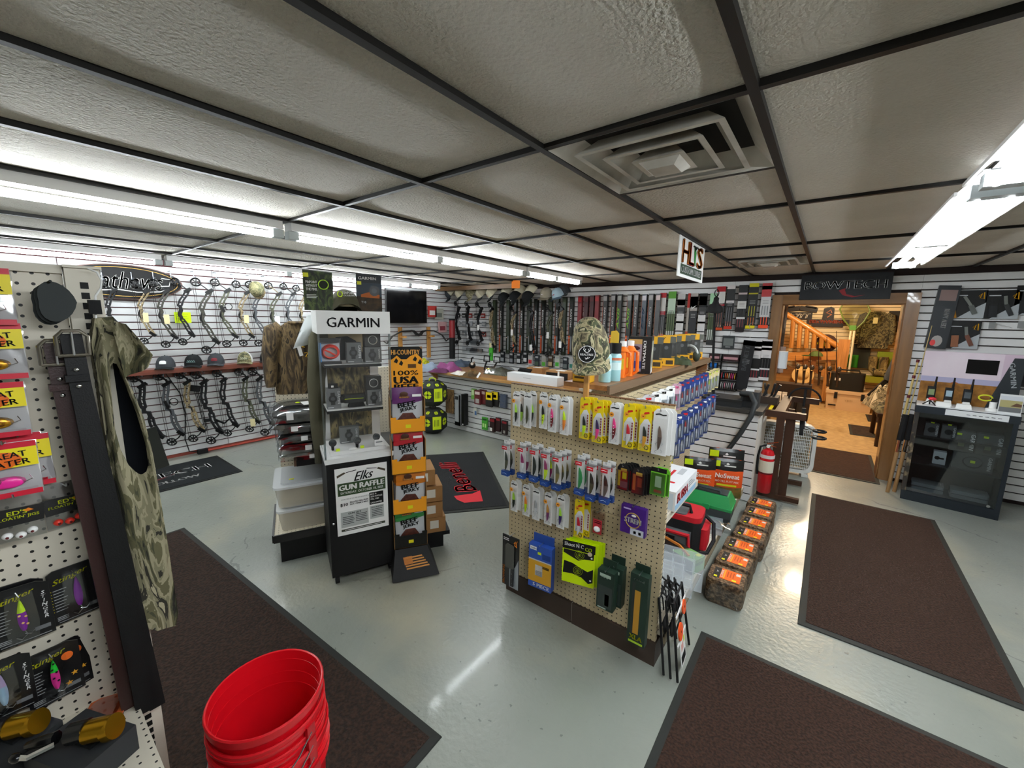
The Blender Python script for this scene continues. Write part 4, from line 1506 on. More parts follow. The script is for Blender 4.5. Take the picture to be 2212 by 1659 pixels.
for s_, x, z, w_, h_, m_, b_, sh, rt in (('Elks', .01,.37,.115,.055, TBLACK, .02,.5, R(4)),('GUN RAFFLE', 0,.307,.262,.034, TWHITE, .06,0,0),('SATURDAY, OCTOBER 18, 2025', 0,.272,.25,.017, TWHITE, .02,0,0),
                             ('$10', -.108,.197,.042,.022, TBLACK, .03,0,0),('INCLUDED MEAL FROM', -.022,.208,.105,.010, TBLACK, .04,0,0),("SGT. OINK'S BBQ", -.022,.194,.105,.011, TBLACK, .04,0,0),
                             ('DOORS OPEN AT 5:00 / FREE GUN SEASON AT 6:00', -.04,.232,.165,.007, GREY, .01,0,0),('BIG 6', .064,.234,.036,.010, TWHITE, .03,0,0),('SIDE RAFFLES', .082,.218, .07,.010, TWHITE, .03,0,0),
                             ('PULL TABS', .072,.201,.05,.010, TWHITE, .03,0,0),('CASH PRIZES', .080,.177,.068,.010, TWHITE, .03,0,0),('GUN LIST', -.05,.137,.075,.012, TBLACK, .03,0,0),('GUN RAFFLES', .083,.145,.07,.008, TBLACK, .03,0,0)):
 txt(t, s_, x, z, m_, wd=w_, h=h_, y=-.0042, bold=b_, shear=sh, rot=rt)
g = G()
for k in range(5):
 g.rect(-.12,.115 - k * .011,-.06 + .004 * (k % 3),.119 - k * .011,-.0042, DGREY)
 g.rect(-.045,.122 - k * .011,.022 - .004 * (k % 2),.126 - k * .011,-.0042, DGREY)
 g.rect(.05,.13 - k * .011,.115,.134 - k * .011,-.0042, DGREY)
g.rect(-.11,.031,.11,.034,-.0045, PAPER)
obj('small_print', g, t)

# cards and the cap on top of the case
t = thing('counter_card', 'dark forest advertising card with a lime scope ring, left on the case top', 'sign', gw(.02,.10,1.691), GR + R(-8))
obj('card', G().prism([(-.075,.0),(.078,0),(.078,.215),(-.075,.225)], 0,.006, camo(('0c100a', '1a2214', '33401f', '4c5a2c', '10140c'),20., (1,1,.5),.5,5,2)), t)
for k, s_ in enumerate(('PINPOINT', 'WITHOUT', 'THE PINS.')):
 txt(t, s_, -.032,.158 - k * .020, TWHITE, wd=.058, h=.014, y=-.001, bold=.03)
g = G()
g.tube([(.03 + .026 * math.cos(a),-.003,.145 + .026 * math.sin(a)) for a in [2 * PI * i / 16 for i in range(16)]], .003, M('b4e040', .5),4, True)
g.disc(.03,.145,.022,-.0015, M('20261a', .5))
g.b2((.052,-.002,.12),(.08,.004,.165), M('1c2018', .5))
obj('scope_print', g, t)
g = G()
g.rect(-.072,.185,-.045,.208,-.001, M('d8d838', .5))
for k in range(3):
 g.rect(-.06,.085 - k * .008,-.01 + .006 * (k % 2),.089 - k * .008,-.001, M('c8ccc4', .5))
obj('print', g, t)
t = thing('counter_card', 'dark advertising card with white lettering and a vehicle, at the right of the case top', 'sign', gw(.305,.12,1.691), GR + R(4))
obj('card', G().b2((-.075,0,0),(.075,.006,.22), M('1c2024', .45)), t)
txt(t, 'GARMIN', -.01,.197, TWHITE, wd=.105, h=.017, y=-.001, bold=.03)
g = G()
g.rect(-.075,.09,.075,.17,-.0008, M('2c3640', .5))
g.rect(-.075,.0,.075,.09,-.0008, M('46331c', .6, mix=(30, '1c160c')))
g.rect(-.07,.158,-.045,.178,-.0012, M('d8d838', .5))
g.poly([(-.05,.085),(.06,.08),(.062,.10),(.01,.12),(-.05,.1)], -.0012, M('a85a24', .6))
g.disc(.03,.125,.032,-.0014, M('101214', .4))
g.disc(.03,.125,.016,-.0018, M('3c4044', .4))
obj('print', g, t)
txt(t, 'T10', -.035,.055, M('d0d4d8', .5), wd=.028, y=-.0018)
TP = M('4c4a38', .8)
c = cap('baseball_cap', 'olive cap with a lime antler mark on top of the display case', gw(.165,.13,1.694), TP, TP, M('3e3c2e', .8),(R(-12),0, GR), None, None, .98)
txt(c, 'TENPOINT', .012,.083, TWHITE, wd=.072, h=.014, y=-.101, bold=.03)
txt(c, 'CROSSBOWS', .012,.066, TWHITE, wd=.062, h=.009, y=-.105, bold=.02)
obj('antler_mark', G().tube([(-.036 + .013 * math.cos(q),-.1,.074 + .016 * math.sin(q)) for q in [R(110) + R(320) * i / 10 for i in range(11)]], .003, LIME, 5), c)
obj('under_brim', G().ell((0,-.115,.004),(.05,.035,.004), M('c8bc9c', .6),14,4), c)

# ------------------------------------------------------------------ garment shelving behind it
UR = R(66)
uw = frame(-2.745,1.015, UR)
t = thing('gondola_shelving', 'black and cream shelving behind the display case, carrying clear totes', 'shelving', (-2.745,1.015,0), UR)
obj('base_kick', G().b2((.03,.04,0),(1.0,.50,.17), blk), t)
obj('base_deck', G().b2((0,.0,.19),(1.0,.52,.215), pegboard('cfc6b0', ('X', 'Y'), rad=.003)), t)
obj('deck_lip', G().b2((-.004,-.012,.17),(1.004,.0,.222), M('101011', .4)), t)
obj('deck_side', G().b2((-.012,0,.17),(0,.52,.222), M('101011', .4)), t)
obj('mid_shelf', G().b2((.16,.04,.66),(1.0,.50,.70), M('121213', .45)), t)
g = G()
for k in range(3):
 g.b2((.145,.06 + .13 * k, .655),(.165,.10 + .13 * k, .705), M('6a5040', .6))
obj('shelf_bracket', g, t)
obj('rear_panel', G().b2((.05,.50,0),(1.0,.53,1.25), pegboard('cfc6b0', ('X', 'Z'))), t)
def tote(label, z, dx):
 t = thing('storage_tote', label, 'tote', uw(.245 + dx, .24, z), UR, 'clear totes on the shelving deck')
 g = G()
 g.prism(rrect(.40,.38,.03),0,.002, milky('e4ddc8', .6), 'xy')
 o = rrect(.40,.38,.03)
 k = len(o)
 vs = [(x, y, 0) for x, y in o] + [(x * 1.08, y * 1.08,.135) for x, y in o]
 g.add(vs, [(i, (i + 1) % k, (i + 1) % k + k, i + k) for i in range(k)], milky('e0dcd0', .5), True)
 obj('bin', g, t)
 g = G()
 g.prism([(x * 1.13, y * 1.13) for x, y in o], .135,.150, milky('e8ecee', .6), 'xy', smooth=True)
 g.prism([(x * .9, y * .9) for x, y in o], .150,.163, milky('e8ecee', .45), 'xy', smooth=True)
 obj('lid', g, t)
 obj('contents', G().bev((0,.02,.062),(.36,.32,.11), M('d4c8aa', .8),.03), t)
 return t
a = tote('upper clear storage tote with a frosted lid, stacked on another', .382,-.008)
obj('price_dot', G().b2((-.13,-.12,.164),(-.10,-.10,.165), M('e0e020', .5)), a)
tote('lower clear storage tote resting on the black shelving deck', .216,.0)
# wrapped garments
wrapM = clear('e6eaee', .25,.12)
WG = M('15171a', .8)
for k in range(5):
 zz = .702 + [0,.055,.125,.19,.26][k]
 hh = [.05,.065,.06,.065,.10][k]
 lab = ('lowest pale wrapped garment of the pile on the dark shelf', 'black wrapped garment second from the bottom of the pile', 'black wrapped garment in the middle of the pile', 'black wrapped garment second from the top of the pile', 'topmost black wrapped garment of the pile, puffed up under a lime dot')[k]
 t = thing('wrapped_garment', lab, 'clothing', uw(.30 - .012 * k, .23, zz), UR + R(3 * (k % 3 - 1)), 'wrapped garments on the dark shelf')
 wm = M('c8c0a8', .7) if k == 0 else WG
 g = G()
 def fg(u, v, s_=1, hh=hh, k=k):
  x, y = (u - .5),(v - .5)
  e = max(0., 1 - (2 * abs(x)) ** 4) ** .5 * max(0., 1 - (2 * abs(y)) ** 4) ** .5
  return (x * .43, y * .38, hh / 2 + s_ * hh * .47 * e * (1 + .12 * math.sin(11 * x + 5 * k) * math.sin(9 * y)))
 g.grid(lambda u, v: fg(u, v, 1),14,12, wm)
 g.grid(lambda u, v: fg(u, v, -1),10,8, wm)
 obj('cloth', g, t)
 g = G()
 rn = random.Random(k)
 def fw_(u, v):
  x, y, z = fg(u, v, 1)
  return (x * 1.05, y * 1.04, z + .004 + rn.random() * .006)
 g.grid(fw_, 18, 16, wrapM)
 def fs_(u, v, hh=hh):
  x, y, z = fg(.0 if True else u, u, 1)
  return (-.225 - rn.random() * .012,(u - .5) * .40, hh * (v * .9 + .05) + rn.random() * .006)
 g.grid(fs_, 14,3, wrapM)
 g.grid(lambda u, v, hh=hh: ((u - .5) * .44,-.2 - rn.random() * .012, hh * (v * .9 + .05)),14,3, wrapM)
 obj('plastic_wrap', g, t)
 obj('label_sticker', G().b2((-.05 - .02 * k, -.214, hh * .25),(-.01 - .02 * k, -.211, hh * .75), WHITE), t)
 if k == 4:
  obj('price_dot', G().ell((-.06,-.06, hh * .97 + .012),(.016,.016,.003), M('d0f020', .5),10,4), t)
  obj('top_label', G().box((-.01,-.09, hh * .93 + .014),(.05,.07,.002), WHITE, (.15,0,.3)), t)
t = thing('wrapped_garment', 'small plastic-wrapped item with an orange tag on the garment pile', 'package', uw(.36,.28,1.075), UR)
g = G()
rn = random.Random(9)
g.grid(lambda u, v: ((u - .5) * .2,.02 * math.sin(5 * u), v * .11 + .02 * rn.random()),8,6, wrapM)
g.grid(lambda u, v: ((u - .5) * .18, .05 + .02 * math.sin(5 * u), v * .10 + .02 * rn.random()),8,6, M('c8ccd0', .4))
obj('plastic_wrap', g, t)
obj('orange_tag', G().box((.05,-.01,.12),(.06,.03,.05), M('f2502a', .5),(.0,.3,0)), t)

# hanging shirts and the white visor hat
def shirt(name, label, loc, rz, w, h, m, sleeve=True, group=None):
 t = thing(name, label, 'clothing', loc, rz, group)
 g = G()
 def f(s_):
  def q(u, v):
   ww = w * (.5 + .04 * math.sin(2 * v)) if v < .86 else w * (.5 - (v - .86) * 1.9)
   x = (u - .5) * 2 * ww
   e = max(0,1 - (2 * abs(u - .5)) ** 3)
   return (x, s_ * (.035 * e + .008 * math.sin(14 * u) * (1 - v)), v * h)
  return q
 g.grid(f(-1),16,12, m)
 g.grid(f(1),16,12, m)
 obj('body', g, t)
 if sleeve:
  for s_ in (-1,1):
   g = G()
   g.tube([(s_ * w * .34,0, h * .97),(s_ * w * .47,0, h * .90),(s_ * w * .56,-.01, h * .6),(s_ * w * .58,-.02, h * .22),(s_ * w * .57,-.02, h * .12)], [.03,.058,.05,.04,.035], m, 10)
   obj('sleeve', g, t)
 g = G()
 g.tube([(.05 * math.cos(a),.045 * math.sin(a), h * 1.0) for a in [2 * PI * i / 14 for i in range(14)]], .011, m, 6, True)
 obj('collar', g, t)
 return t
CSH = camo(('1e1710', '3a2e1e', '54442c', '6c5a3c', '2a2216', '483a26'),18., (1,1,.25),.9,5,1.5)
t = shirt('camo_shirt', 'brown camouflage long sleeved shirt with yellow marks, hanging left of the display case', uw(.22,.20,1.13), UR, .30,.48, CSH)
for q, (zx, zz) in enumerate(((.02,.33),(.045,.26),(.08,.20))):
 g = G()
 g.tube([(zx - .012,-.047, zz + .02),(zx + .012,-.048, zz + .024),(zx - .006,-.048, zz - .004),(zx + .016,-.047, zz - .012)], .003, M('d8a820', .5),5)
 obj('chest_mark', g, t)
OLV = M('4c4a3a', .9, bump=(220,.4,.003))
t = thing('sweater', 'olive green sweater hanging by its shoulder beside the display case', 'clothing', uw(.335,-.03,.80), UR)
g = G()
g.tube([(.02,0,.80),(.0,-.005,.72),(-.03,-.02,.45),(-.035,-.02,.12),(-.035,-.02,.0)], [.03,.06,.055,.045,.036], OLV, 12)
obj('sleeve', g, t)
obj('cuff', G().tube([(-.035,-.02,.0),(-.035,-.02,-.05),(-.034,-.02,-.10)], [.036,.033,.035], M('403f32', .9),12), t)
g = G()
g.grid(lambda u, v: (.02 + .26 * u, .02 + .03 * math.sin(9 * u),.14 + .62 * v - .05 * u * (1 if v > .8 else 0)),10,8, OLV)
g.grid(lambda u, v: (.02 + .26 * u, .07 + .03 * math.sin(9 * u),.14 + .62 * v - .05 * u * (1 if v > .8 else 0)),10,8, OLV)
obj('body', g, t)
t = thing('sun_hat', 'crumpled white cloth hat with a paper tag, hanging above the camo shirt', 'hat', uw(.30,.03,1.45), UR)
wc = M('d6dcdc', .85)
g = G()
rn = random.Random(3)
g.grid(lambda u, v: (-.13 + .24 * u + .10 * (v - .5) * (1 - u),-.03 - .05 * math.sin(PI * u) * math.sin(PI * v) - .012 * rn.random(),.26 * v * (.55 + .45 * math.sin(PI * min(1, u + .2))) + .07 * u),12,12, wc)
g.grid(lambda u, v: (-.13 + .24 * u + .10 * (v - .5) * (1 - u),.02 + .03 * math.sin(PI * u) * math.sin(PI * v),.26 * v * (.55 + .45 * math.sin(PI * min(1, u + .2))) + .07 * u),8,8, wc)
obj('crown', g, t)
g = G()
g.grid(lambda u, v: (-.03 + .12 * u, -.06 - .012 * rn.random() * 1,-.10 + .14 * v + .1 * u * v - .05 * (1 - v) * abs(u - .55)),8,6, wc)
obj('brim', g, t)
obj('paper_tag', G().box((-.12,-.045,-.02),(.035,.002,.085), WHITE, (0,-.25,0)), t)
t.scale = (.62,.62,.75)
obj('rack_arm', G().tube([(.10,.05,.16),(.10,.45,.17)], .008, DKSTEEL, 6), t)

# ------------------------------------------------------------------ jerky rack
JR = R(58)
jw = frame(-2.075,1.475, JR)
t = thing('jerky_rack', 'cardboard snack rack with a black and orange mountain header', 'rack', (-2.075,1.475,0), JR)
JO = M('f2a020', .5)
kraft = M('9a7448', .75)
jw_ = .205
g = G()
g.poly([(0,1.21),(jw_, 1.21),(jw_, 1.46),(jw_ - .02,1.48),(.02,1.48),(0,1.46)], .06, JO)
g.poly([(0,1.40),(jw_, 1.40),(jw_, 1.46),(jw_ - .02,1.48),(.02,1.48),(0,1.46)], .0595, TBLACK)
g.b2((0,.061,1.0),(jw_, .066,1.479), kraft)
obj('header_card', g, t)
g = G()
g.poly([(0,1.385),(.05,1.425),(.09,1.385),(.13,1.42),(.17,1.435),(jw_, 1.40),(jw_, 1.36),(0,1.36)], .0592, JO)
for x, z in ((.045,1.405),(.075,1.39),(.16,1.415),(.19,1.395)):
 g.poly([(x - .015, z - .02),(x, z + .005),(x + .012, z - .012),(x + .004, z - .03)], .0588, TBLACK)
g.rect(.115,1.345,.165,1.37,.0588, M('5a3814', .6))
obj('mountain_print', g, t)
txt(t, 'HI-COUNTRY', jw_ / 2,1.445, M('f2b25a', .5), wd=.172, h=.030, y=.0585, bold=.035)
txt(t, '100%', jw_ / 2,1.315, TBLACK, wd=.15, h=.03, y=.0585, bold=.02)
txt(t, 'USA', jw_ / 2,1.27, TBLACK, wd=.145, h=.045, y=.0585, bold=.06)
txt(t, 'BEEF', jw_ / 2,1.228, TBLACK, wd=.145, h=.032, y=.0585, bold=.05)
tiers = ((.945, 'purple', '5c2262', JO),(.675, 'red', 'b01c28', JO),(.405, 'orange', 'c8741c', JO),(.165, 'green', '2e7a3a', M('141412', .5)))
for z, nm, col, fm in tiers:
 g = G()
 g.b2((-.002,0, z),(jw_ + .002,.004, z + .085), fm)
 g.b2((-.004,0, z),(0,.16, z + .22), kraft)
 g.b2((jw_, 0, z),(jw_ + .004,.16, z + .22), kraft)
 g.b2((0,0, z),(jw_, .16, z + .004), kraft)
 g.b2((0,.155, z),(jw_, .16, z + .27), kraft)
 g.b2((-.003,-.001, z + .085),(.03,.004, z + .10), fm)
 g.b2((jw_ - .03,-.001, z + .085),(jw_ + .003,.004, z + .10), fm)
 obj('tray', g, t)
 obj('price_label', G().rect(jw_ / 2 - .016, z + .03, jw_ / 2 + .016, z + .052,-.002, M('e8e020', .5)), t)
g = G()
g.add([(0,.0,.16),(jw_, .0,.16),(jw_ + .06,-.12,.012),(-.03,-.12,.012),(0,.17,.16),(jw_, .17,.16),(jw_ + .06,.17,0),(-.03,.17,0)], [(0,3,2,1),(0,1,5,4),(1,2,6,5),(0,4,7,3),(2,3,7,6)], M('0c0c0d', .6))
obj('base_skirt', g, t)
def sk(x, k):
 return (x, -.12 * k - .002,.16 - .148 * k + .002)
g = G()
for r in range(5):
 a = .30 + r * .085
 g.add([sk(.045 + .004 * r, a), sk(.165 + .01 * r, a - .02), sk(.168 + .01 * r, a + .025), sk(.047 + .004 * r, a + .045)], [(0,1,2,3)], M('d08a3a', .5))
g.add([sk(.045,.28), sk(.10,.27), sk(.105,.52), sk(.052,.53)], [(0,1,2,3)], M('c0742a', .5))
obj('flag_print', g, t)
def jerky(label, z, col, k, tilt=0., dx=0.):
 t = thing('jerky_bag', label, 'snack', jw(jw_ / 2 + dx, .022 + .028 * k, z + .0245),0, 'beef jerky bags in the cardboard rack', rot=(R(-3), tilt, JR))
 w, h = .185,.258
 pm = M(col, .35)
 sv = M('c4c8cc', .28)
 g = G()
 def f(u, v):
  e = math.sin(PI * u) ** .6 * math.sin(PI * min(1, v * 1.05)) ** .6
  return ((u - .5) * w, -.011 * e, v * h)
 n = 12
 for r in range(n):
  g.grid(lambda u, v, r=r: f(u, (r + v) / n),8,1, sv if r < 8 else pm)
 g.grid(lambda u, v: ((u - .5) * w, .008, v * h),1,1, pm)
 obj('pouch', g, t)
 g = G()
 g.poly([(-.092,.18),(.092,.195),(.092,.172),(.06,.165),(-.05,.155),(-.092,.16)], -.0125, pm)
 g.poly([(-.05,.03),(.05,.03),(.06,.05),(.03,.098),(-.03,.098),(-.062,.06)], -.0128, M('3c1812', .4, mix=(60, '5a2a1c')))
 g.rect(.03,.198,.085,.214,-.0125, PAPER)
 g.ell((-.02,-.0115,.215),(.026,.002,.018), M('4a2a18', .5),10,5)
 g.rect(-.05,.192,.012,.203,-.0128, M('6a4028', .5))
 obj('print', g, t)
 if k == 0:
  txt(t, 'HI-COUNTRY', -.02,.197, M('e8b060', .5), wd=.055, h=.008, y=-.0135, bold=.03)
  txt(t, 'BEEF', -.005,.153, TBLACK, wd=.105, h=.030, y=-.0150, bold=.06, rot=R(8))
  txt(t, 'JERKY', .005,.121, TBLACK, wd=.105, h=.028, y=-.0150, bold=.05, rot=R(8))
 return t
for (z, nm, col, fm), tl in zip(tiers, (0,0, R(3), R(-1))):
 jerky('%s beef jerky bag at the front of its tray in the snack rack' % nm, z, col, 0, tl)
 jerky('%s beef jerky bag just behind the front one in the snack rack' % nm, z, col, 1,0,.002)
 jerky('%s beef jerky bag at the back of its tray in the snack rack' % nm, z, col, 2,0,-.003)
# cartons stacked beside the rack
kr = M('a47c50', .75, mix=(6, '93693f'))
for k, (z, dx) in enumerate(((.14,.05),(.255,.03),(.375,.03),(.50,-.02))):
 lab = ('lowest kraft carton of the stack behind the jerky rack', 'second kraft carton from the bottom behind the jerky rack', 'third kraft carton from the bottom behind the jerky rack', 'topmost kraft carton of the stack behind the jerky rack')[k]
 t = thing('kraft_carton', lab, 'box', jw(jw_ + dx - .03,.20, z), JR, 'kraft cartons behind the jerky rack')
 obj('box_body', G().b2((-.10,-.02,0),(.14,.2,.112), kr), t)
 obj('side_label', G().add([(.1405,-.0,.03),(.1405,.07,.03),(.1405,.07,.09),(.1405,0,.09)], [(0,1,2,3)], M('dedad0', .6)), t)
 obj('front_label', G().rect(.03,.03,.09,.09,-.0205, M('dedad0', .6)), t)
t = thing('carton_stand', 'low black stand under the kraft cartons', 'stand', jw(jw_ - .01,.20,0), JR)
obj('top_plate', G().b2((-.10,-.02,.11),(.20,.2,.139), blk), t)
obj('foot', G().b2((-.06,.02,0),(.16,.16,.11), blk), t)

# ------------------------------------------------------------------ long sales counter with a slatwall front
t = thing('sales_counter', 'long sales counter with slatwall front and varnished wood top', 'counter', (-4.75,4.2,0))
cx0, cx1 = 0., 4.33
ctop = wood('b8824a', '9a6a36', 'X', 5,.3,.4)
g = G()
g.b2((cx0,.014,0),(cx1,.60,.84), groove)
obj('carcass', g, t)
obj('counter_top', G().b2((cx0 - .06,-.17,.842),(3.9,.72,.872), ctop), t)
obj('register_top', G().b2((3.903,-.03,.842),(cx1 + .03,.72,.875), M('3a3835', .5)), t)
obj('edge_strip', G().b2((cx0 - .06,-.175,.836),(3.9,-.171,.876), wood('c89a5e', 'a87a42', 'X', 5,.35)), t)
obj('counter_bracket', G().prism([(-.15,.84),(.01,.84),(.01,.70)], 1.62,1.66, ctop, 'yz'), t)
obj('counter_bracket', G().prism([(-.15,.84),(.01,.84),(.01,.70)], .02,.06, ctop, 'yz'), t)
def cslats(x0_, x1_):
 g = G()
 hh = PITCH - .009
 vs = [(e, -d, z) for e in (x0_, x1_) for d, z in ((0,0),(.012,.003),(.012, hh - .003),(0, hh))]
 g.add(vs, [(0,1,5,4),(1,2,6,5),(2,3,7,6),(0,3,2,1),(4,5,6,7)], slatM)
 me = mesh(g, 'slat')
 for k in range(11):
  obj('slat', me, t, (0,.014,.004 + k * PITCH))
cslats(0,2.43)
cslats(2.434,3.55)
cslats(3.553, cx1)
obj('end_panel', G().b2((cx1,.004,0),(cx1 + .012,.6,.842), M('d8d4cc', .5)), t)
obj('mat_inlay', G().b2((3.1,.05,.8725),(3.65,.45,.876), M('1c1a1a', .7)), t)
CZ = .8765

# goods hung on the counter front
def hung(label, p, w, h, d, cm, arts=(), cat='package', nm='hanging_pack', group=None, hook=True, text=None):
 """box pack on a counter or wall hook; p is its bottom centre, it faces -Y"""
 t = thing(nm, label, cat, p, 0, group)
 obj('pack_body', G().b2((-w / 2,-d, 0),(w / 2,0, h), cm), t)
 if arts:
  g = G()
  for x0_, z0_, x1_, z1_, m_ in arts:
   g.rect((x0_ - .5) * w, z0_ * h, (x1_ - .5) * w, z1_ * h, -d - .0008, m_)
  obj('print', g, t)
 if text:
  s_, tx, tz, tw, m_ = text[:5]
  txt(t, s_, (tx - .5) * w, tz * h, m_, wd=tw * w, y=-d - .0016, bold=.03, rot=text[5] if len(text) > 5 else 0)
 if hook:
  obj('hook', G().tube([(0,.03, h + .006),(0,-d - .01, h + .004),(0,-d - .014, h + .014)], .002, STEEL, 4), t)
 return t
DRD = M('5a1c20', .4)
cf = 4.192
for lab, p, w, h, d, cm, arts, tx in (
 ('brown camouflage board standing behind the stacked target cubes', (-4.371,4.16,0.241),.16,.36,.02, camo(('2a1e10', '6a5030', '8a6c42', '4a3820'),14.),(), None),
 ('tall white and black boxed case hanging on the counter front', (-4.176,4.16,0.089),.115,.46,.04, M('c4c8cc', .4),((.7,0,1,1, BLACK),(.05,.84,.6,.95, DGREY),(0,0,1,.12, BLACK)), None),
 ('tall black boxed case right beside the white and black one', (-4.033,4.16,0.121),.06,.46,.08, BLACK, ((.3,.02,.7,.06, WHITE),), None),
 ('green and clear pack at the top left of the counter hooks', (-3.878,4.16,0.521),.09,.15,.02, M('6aa04a', .4),((.1,.4,.6,.9, M('c8dca8', .5)),), None),
 ('front dark red pack on the upper counter hook', (-3.77,4.13,0.468),.11,.20,.03, DRD, ((.1,.7,.9,.9, M('d8c8c4', .5)),(.2,.1,.8,.4, M('a8a4a0', .3))), None),
 ('rear dark red pack on the upper counter hook', (-3.706,4.165,0.478),.11,.20,.03, DRD, ((.1,.7,.9,.9, M('c8a8a4', .5)),), None),
 ('front yellow and black pack on the counter hook', (-3.556,4.13,0.466),.11,.20,.03, M('141414', .4),((0,.48,1,1, YEL),(.2,.62,.8,.82, M('6a1c1c', .5))), None),
 ('rear yellow and black pack on the counter hook', (-3.486,4.165,0.477),.11,.20,.03, M('141414', .4),((0,.48,1,1, YEL),(.2,.6,.8,.8, M('6a1c1c', .5))), None),
 ('dark blue mesh pack at the right end of the counter hooks', (-3.32,4.15,0.485),.10,.18, .04, M('2c3a54', .7, mix=(60, '4a4e54')),(), None),
 ('small pale blue tag pack low on the counter front', (-3.869,4.17,0.292),.06,.10,.01, M('c8c8c0', .5),((.4,0,1,.6, M('4a6a98', .5)),), None),
 ('bright green carded pack on the lower counter hooks', (-3.673,4.16,0.111),.10,.18, .015, M('4aa038', .45),((.1,.75,.9,.9, M('1c4a1c', .5)),(.15,.2,.4,.5, M('c8f09a', .5)),(.55,.2,.8,.5, M('c8f09a', .5))), None),
 ('dark red and black pack with a white label, low on the counter front', (-3.511,4.15,0.117),.085,.19,.03, M('2a1414', .45),((.05,.05,.5,.3, WHITE),(.1,.75,.95,.95, M('8a2028', .5))), None),
 ('dark red and black pack right of the white-labelled one', (-3.42,4.16,0.138),.075,.19,.03, M('2a1414', .45),((.1,.8,.95,.95, M('8a2028', .5)),), None),
 ('dark red and black pack at the low right edge of the counter front', (-3.298,4.15,0.118),.085,.19,.03, M('241616', .45),((.1,.8,.95,.95, M('8a2028', .5)),(.3,.1,.7,.3, M('a8a49c', .5))), None)):
 hung(lab, p, w, h, d, cm, arts, text=tx, group='goods hung on the counter front')

# archery target cubes
def target(label, z, rz):
 t = thing('target_cube', label, 'archery target', (-4.42,3.86, z), rz, 'stacked archery target cubes')
 dk = M('1e2220', .6)
 lm = M('c4d81c', .55)
 s_ = .182
 o = [(s_, -.09),(s_, .09),(.09, s_),(-.09, s_),(-s_, .09),(-s_, -.09),(-.09,-s_),(.09,-s_)]
 oi = [(x * .55, y * .55) for x, y in o]
 vs = [(*p, .0) for p in oi] + [(*p, .08) for p in o] + [(*p, .275) for p in o] + [(*p, .355) for p in oi]
 fs = [(k + 8 * r, (k + 1) % 8 + 8 * r, (k + 1) % 8 + 8 * r + 8, k + 8 * r + 8) for r in range(3) for k in range(8)]
 fs += [tuple(range(7,-1,-1)), tuple(range(24,32))]
 obj('foam_body', G().add(vs, fs, dk), t)
 for k in range(8):
  a = R(45 * k)
  d = s_ if k % 2 == 0 else .1925
  for z_, rr, tilt in ((.178,.056 if k % 2 == 0 else .042,0),(.316,.028, R(50))):
   g = G()
   n = 16
   for q in range(4):
    g.add([(0.0,0,0)] + [(0, rr * math.cos(q * PI / 2 + .12 + i * .33), rr * math.sin(q * PI / 2 + .12 + i * .33)) for i in range(5)], [(0, i, i + 1) for i in range(1,5)], lm)
   g.add([(.0012, rr * .3 * math.cos(2 * PI * i / 8), rr * .3 * math.sin(2 * PI * i / 8)) for i in range(8)], [tuple(range(8))], dk)
   if k == 7 and z_ == .178:
    continue
   m_ = Matrix.Translation((math.cos(a) * (d + .002 - (.038 if tilt else 0)), math.sin(a) * (d + .002 - (.038 if tilt else 0)), z_)) @ Matrix.Rotation(a, 4, 'Z') @ Matrix.Rotation(-tilt, 4, 'Y')
   g.v = [tuple(m_ @ Vector(v)) for v in g.v]
   obj('aim_spot', g, t)
 g = G()
 m_ = Matrix.Rotation(R(315),4, 'Z')
 vs = [(.1945,-.062,.085),(.1945,.062,.085),(.1945,.062,.27),(.1945,-.062,.27)]
 g.add([m_ @ Vector(v) for v in vs], [(0,1,2,3)], lm)
 for r in range(4):
  vs = [(.1955,-.04 + .02 * r, .13),(.1955,-.03 + .02 * r, .13),(.1955,-.03 + .02 * r, .225),(.1955,-.04 + .02 * r, .225)]
  g.add([m_ @ Vector(v) for v in vs], [(0,1,2,3)], M('6a7a1a', .6))
 obj('label_panel', g, t)
 g = G()
 g.tube([(-.05,0,.352),(-.045,0,.385),(0,0,.40),(.045,0,.385),(.05,0,.352)], .008, lm if z > .1 else dk, 6)
 obj('rope_handle', g, t)
 return t
target('lower black archery target cube with lime aiming spots, on the floor', .002, R(20))
target('upper black archery target cube with a yellow rope handle, stacked on another', .404, R(27))

# things lying on the counter
def heap(name, label, cat, p, sx, sy, h, m, rz=0., seed=1, part='cloth', rough=1.):
 """folded cloth or bag: a lumpy pad with its own underside"""
 t = thing(name, label, cat, p, rz)
 rn = random.Random(seed)
 a, b, c = rn.random() * 6, rn.random() * 6, rn.random() * 6
 def f(u, v):
  x, y = u - .5, v - .5
  e = max(0., 1 - (2 * abs(x)) ** 3) ** .6 * max(0., 1 - (2 * abs(y)) ** 3) ** .6
  return (x * sx, y * sy, h * e * (.72 + .28 * math.sin(9 * x * rough + a) * math.cos(8 * y * rough + b) + .10 * math.sin(23 * x + c) * math.sin(19 * y)))
 g = G()
 g.grid(f, 18, 14, m)
 obj(part, g, t)
 return t
heap('folded_garment', 'pale blue-grey garment heaped at the left end of the counter', 'clothing', (-4.679,4.007,0.873),.36,.30,.13, M('8c9aac', .85),.3,1)
heap('folded_garment', 'purple garment heaped on the counter', 'clothing', (-4.481,4.206,0.873),.34,.30,.15, M('8a4a78', .85),.1,2)
heap('folded_garment', 'plum garment spilling from under the purple one', 'clothing', (-4.441,4.021,0.873),.30,.22,.06, M('5a2a4c', .85),.4,3)
heap('folded_garment', 'dark slate garment behind the purple one on the counter', 'clothing', (-4.763,4.772,0.873),.34,.30,.11, M('3c4654', .85),.2,4)
heap('net_glove', 'yellow netted pouch behind the pale garment on the counter', 'pouch', (-5.171,4.351,0.873),.16,.12,.14, M('d4d020', .6, mix=(40, '303010')),.2,5, 'net')
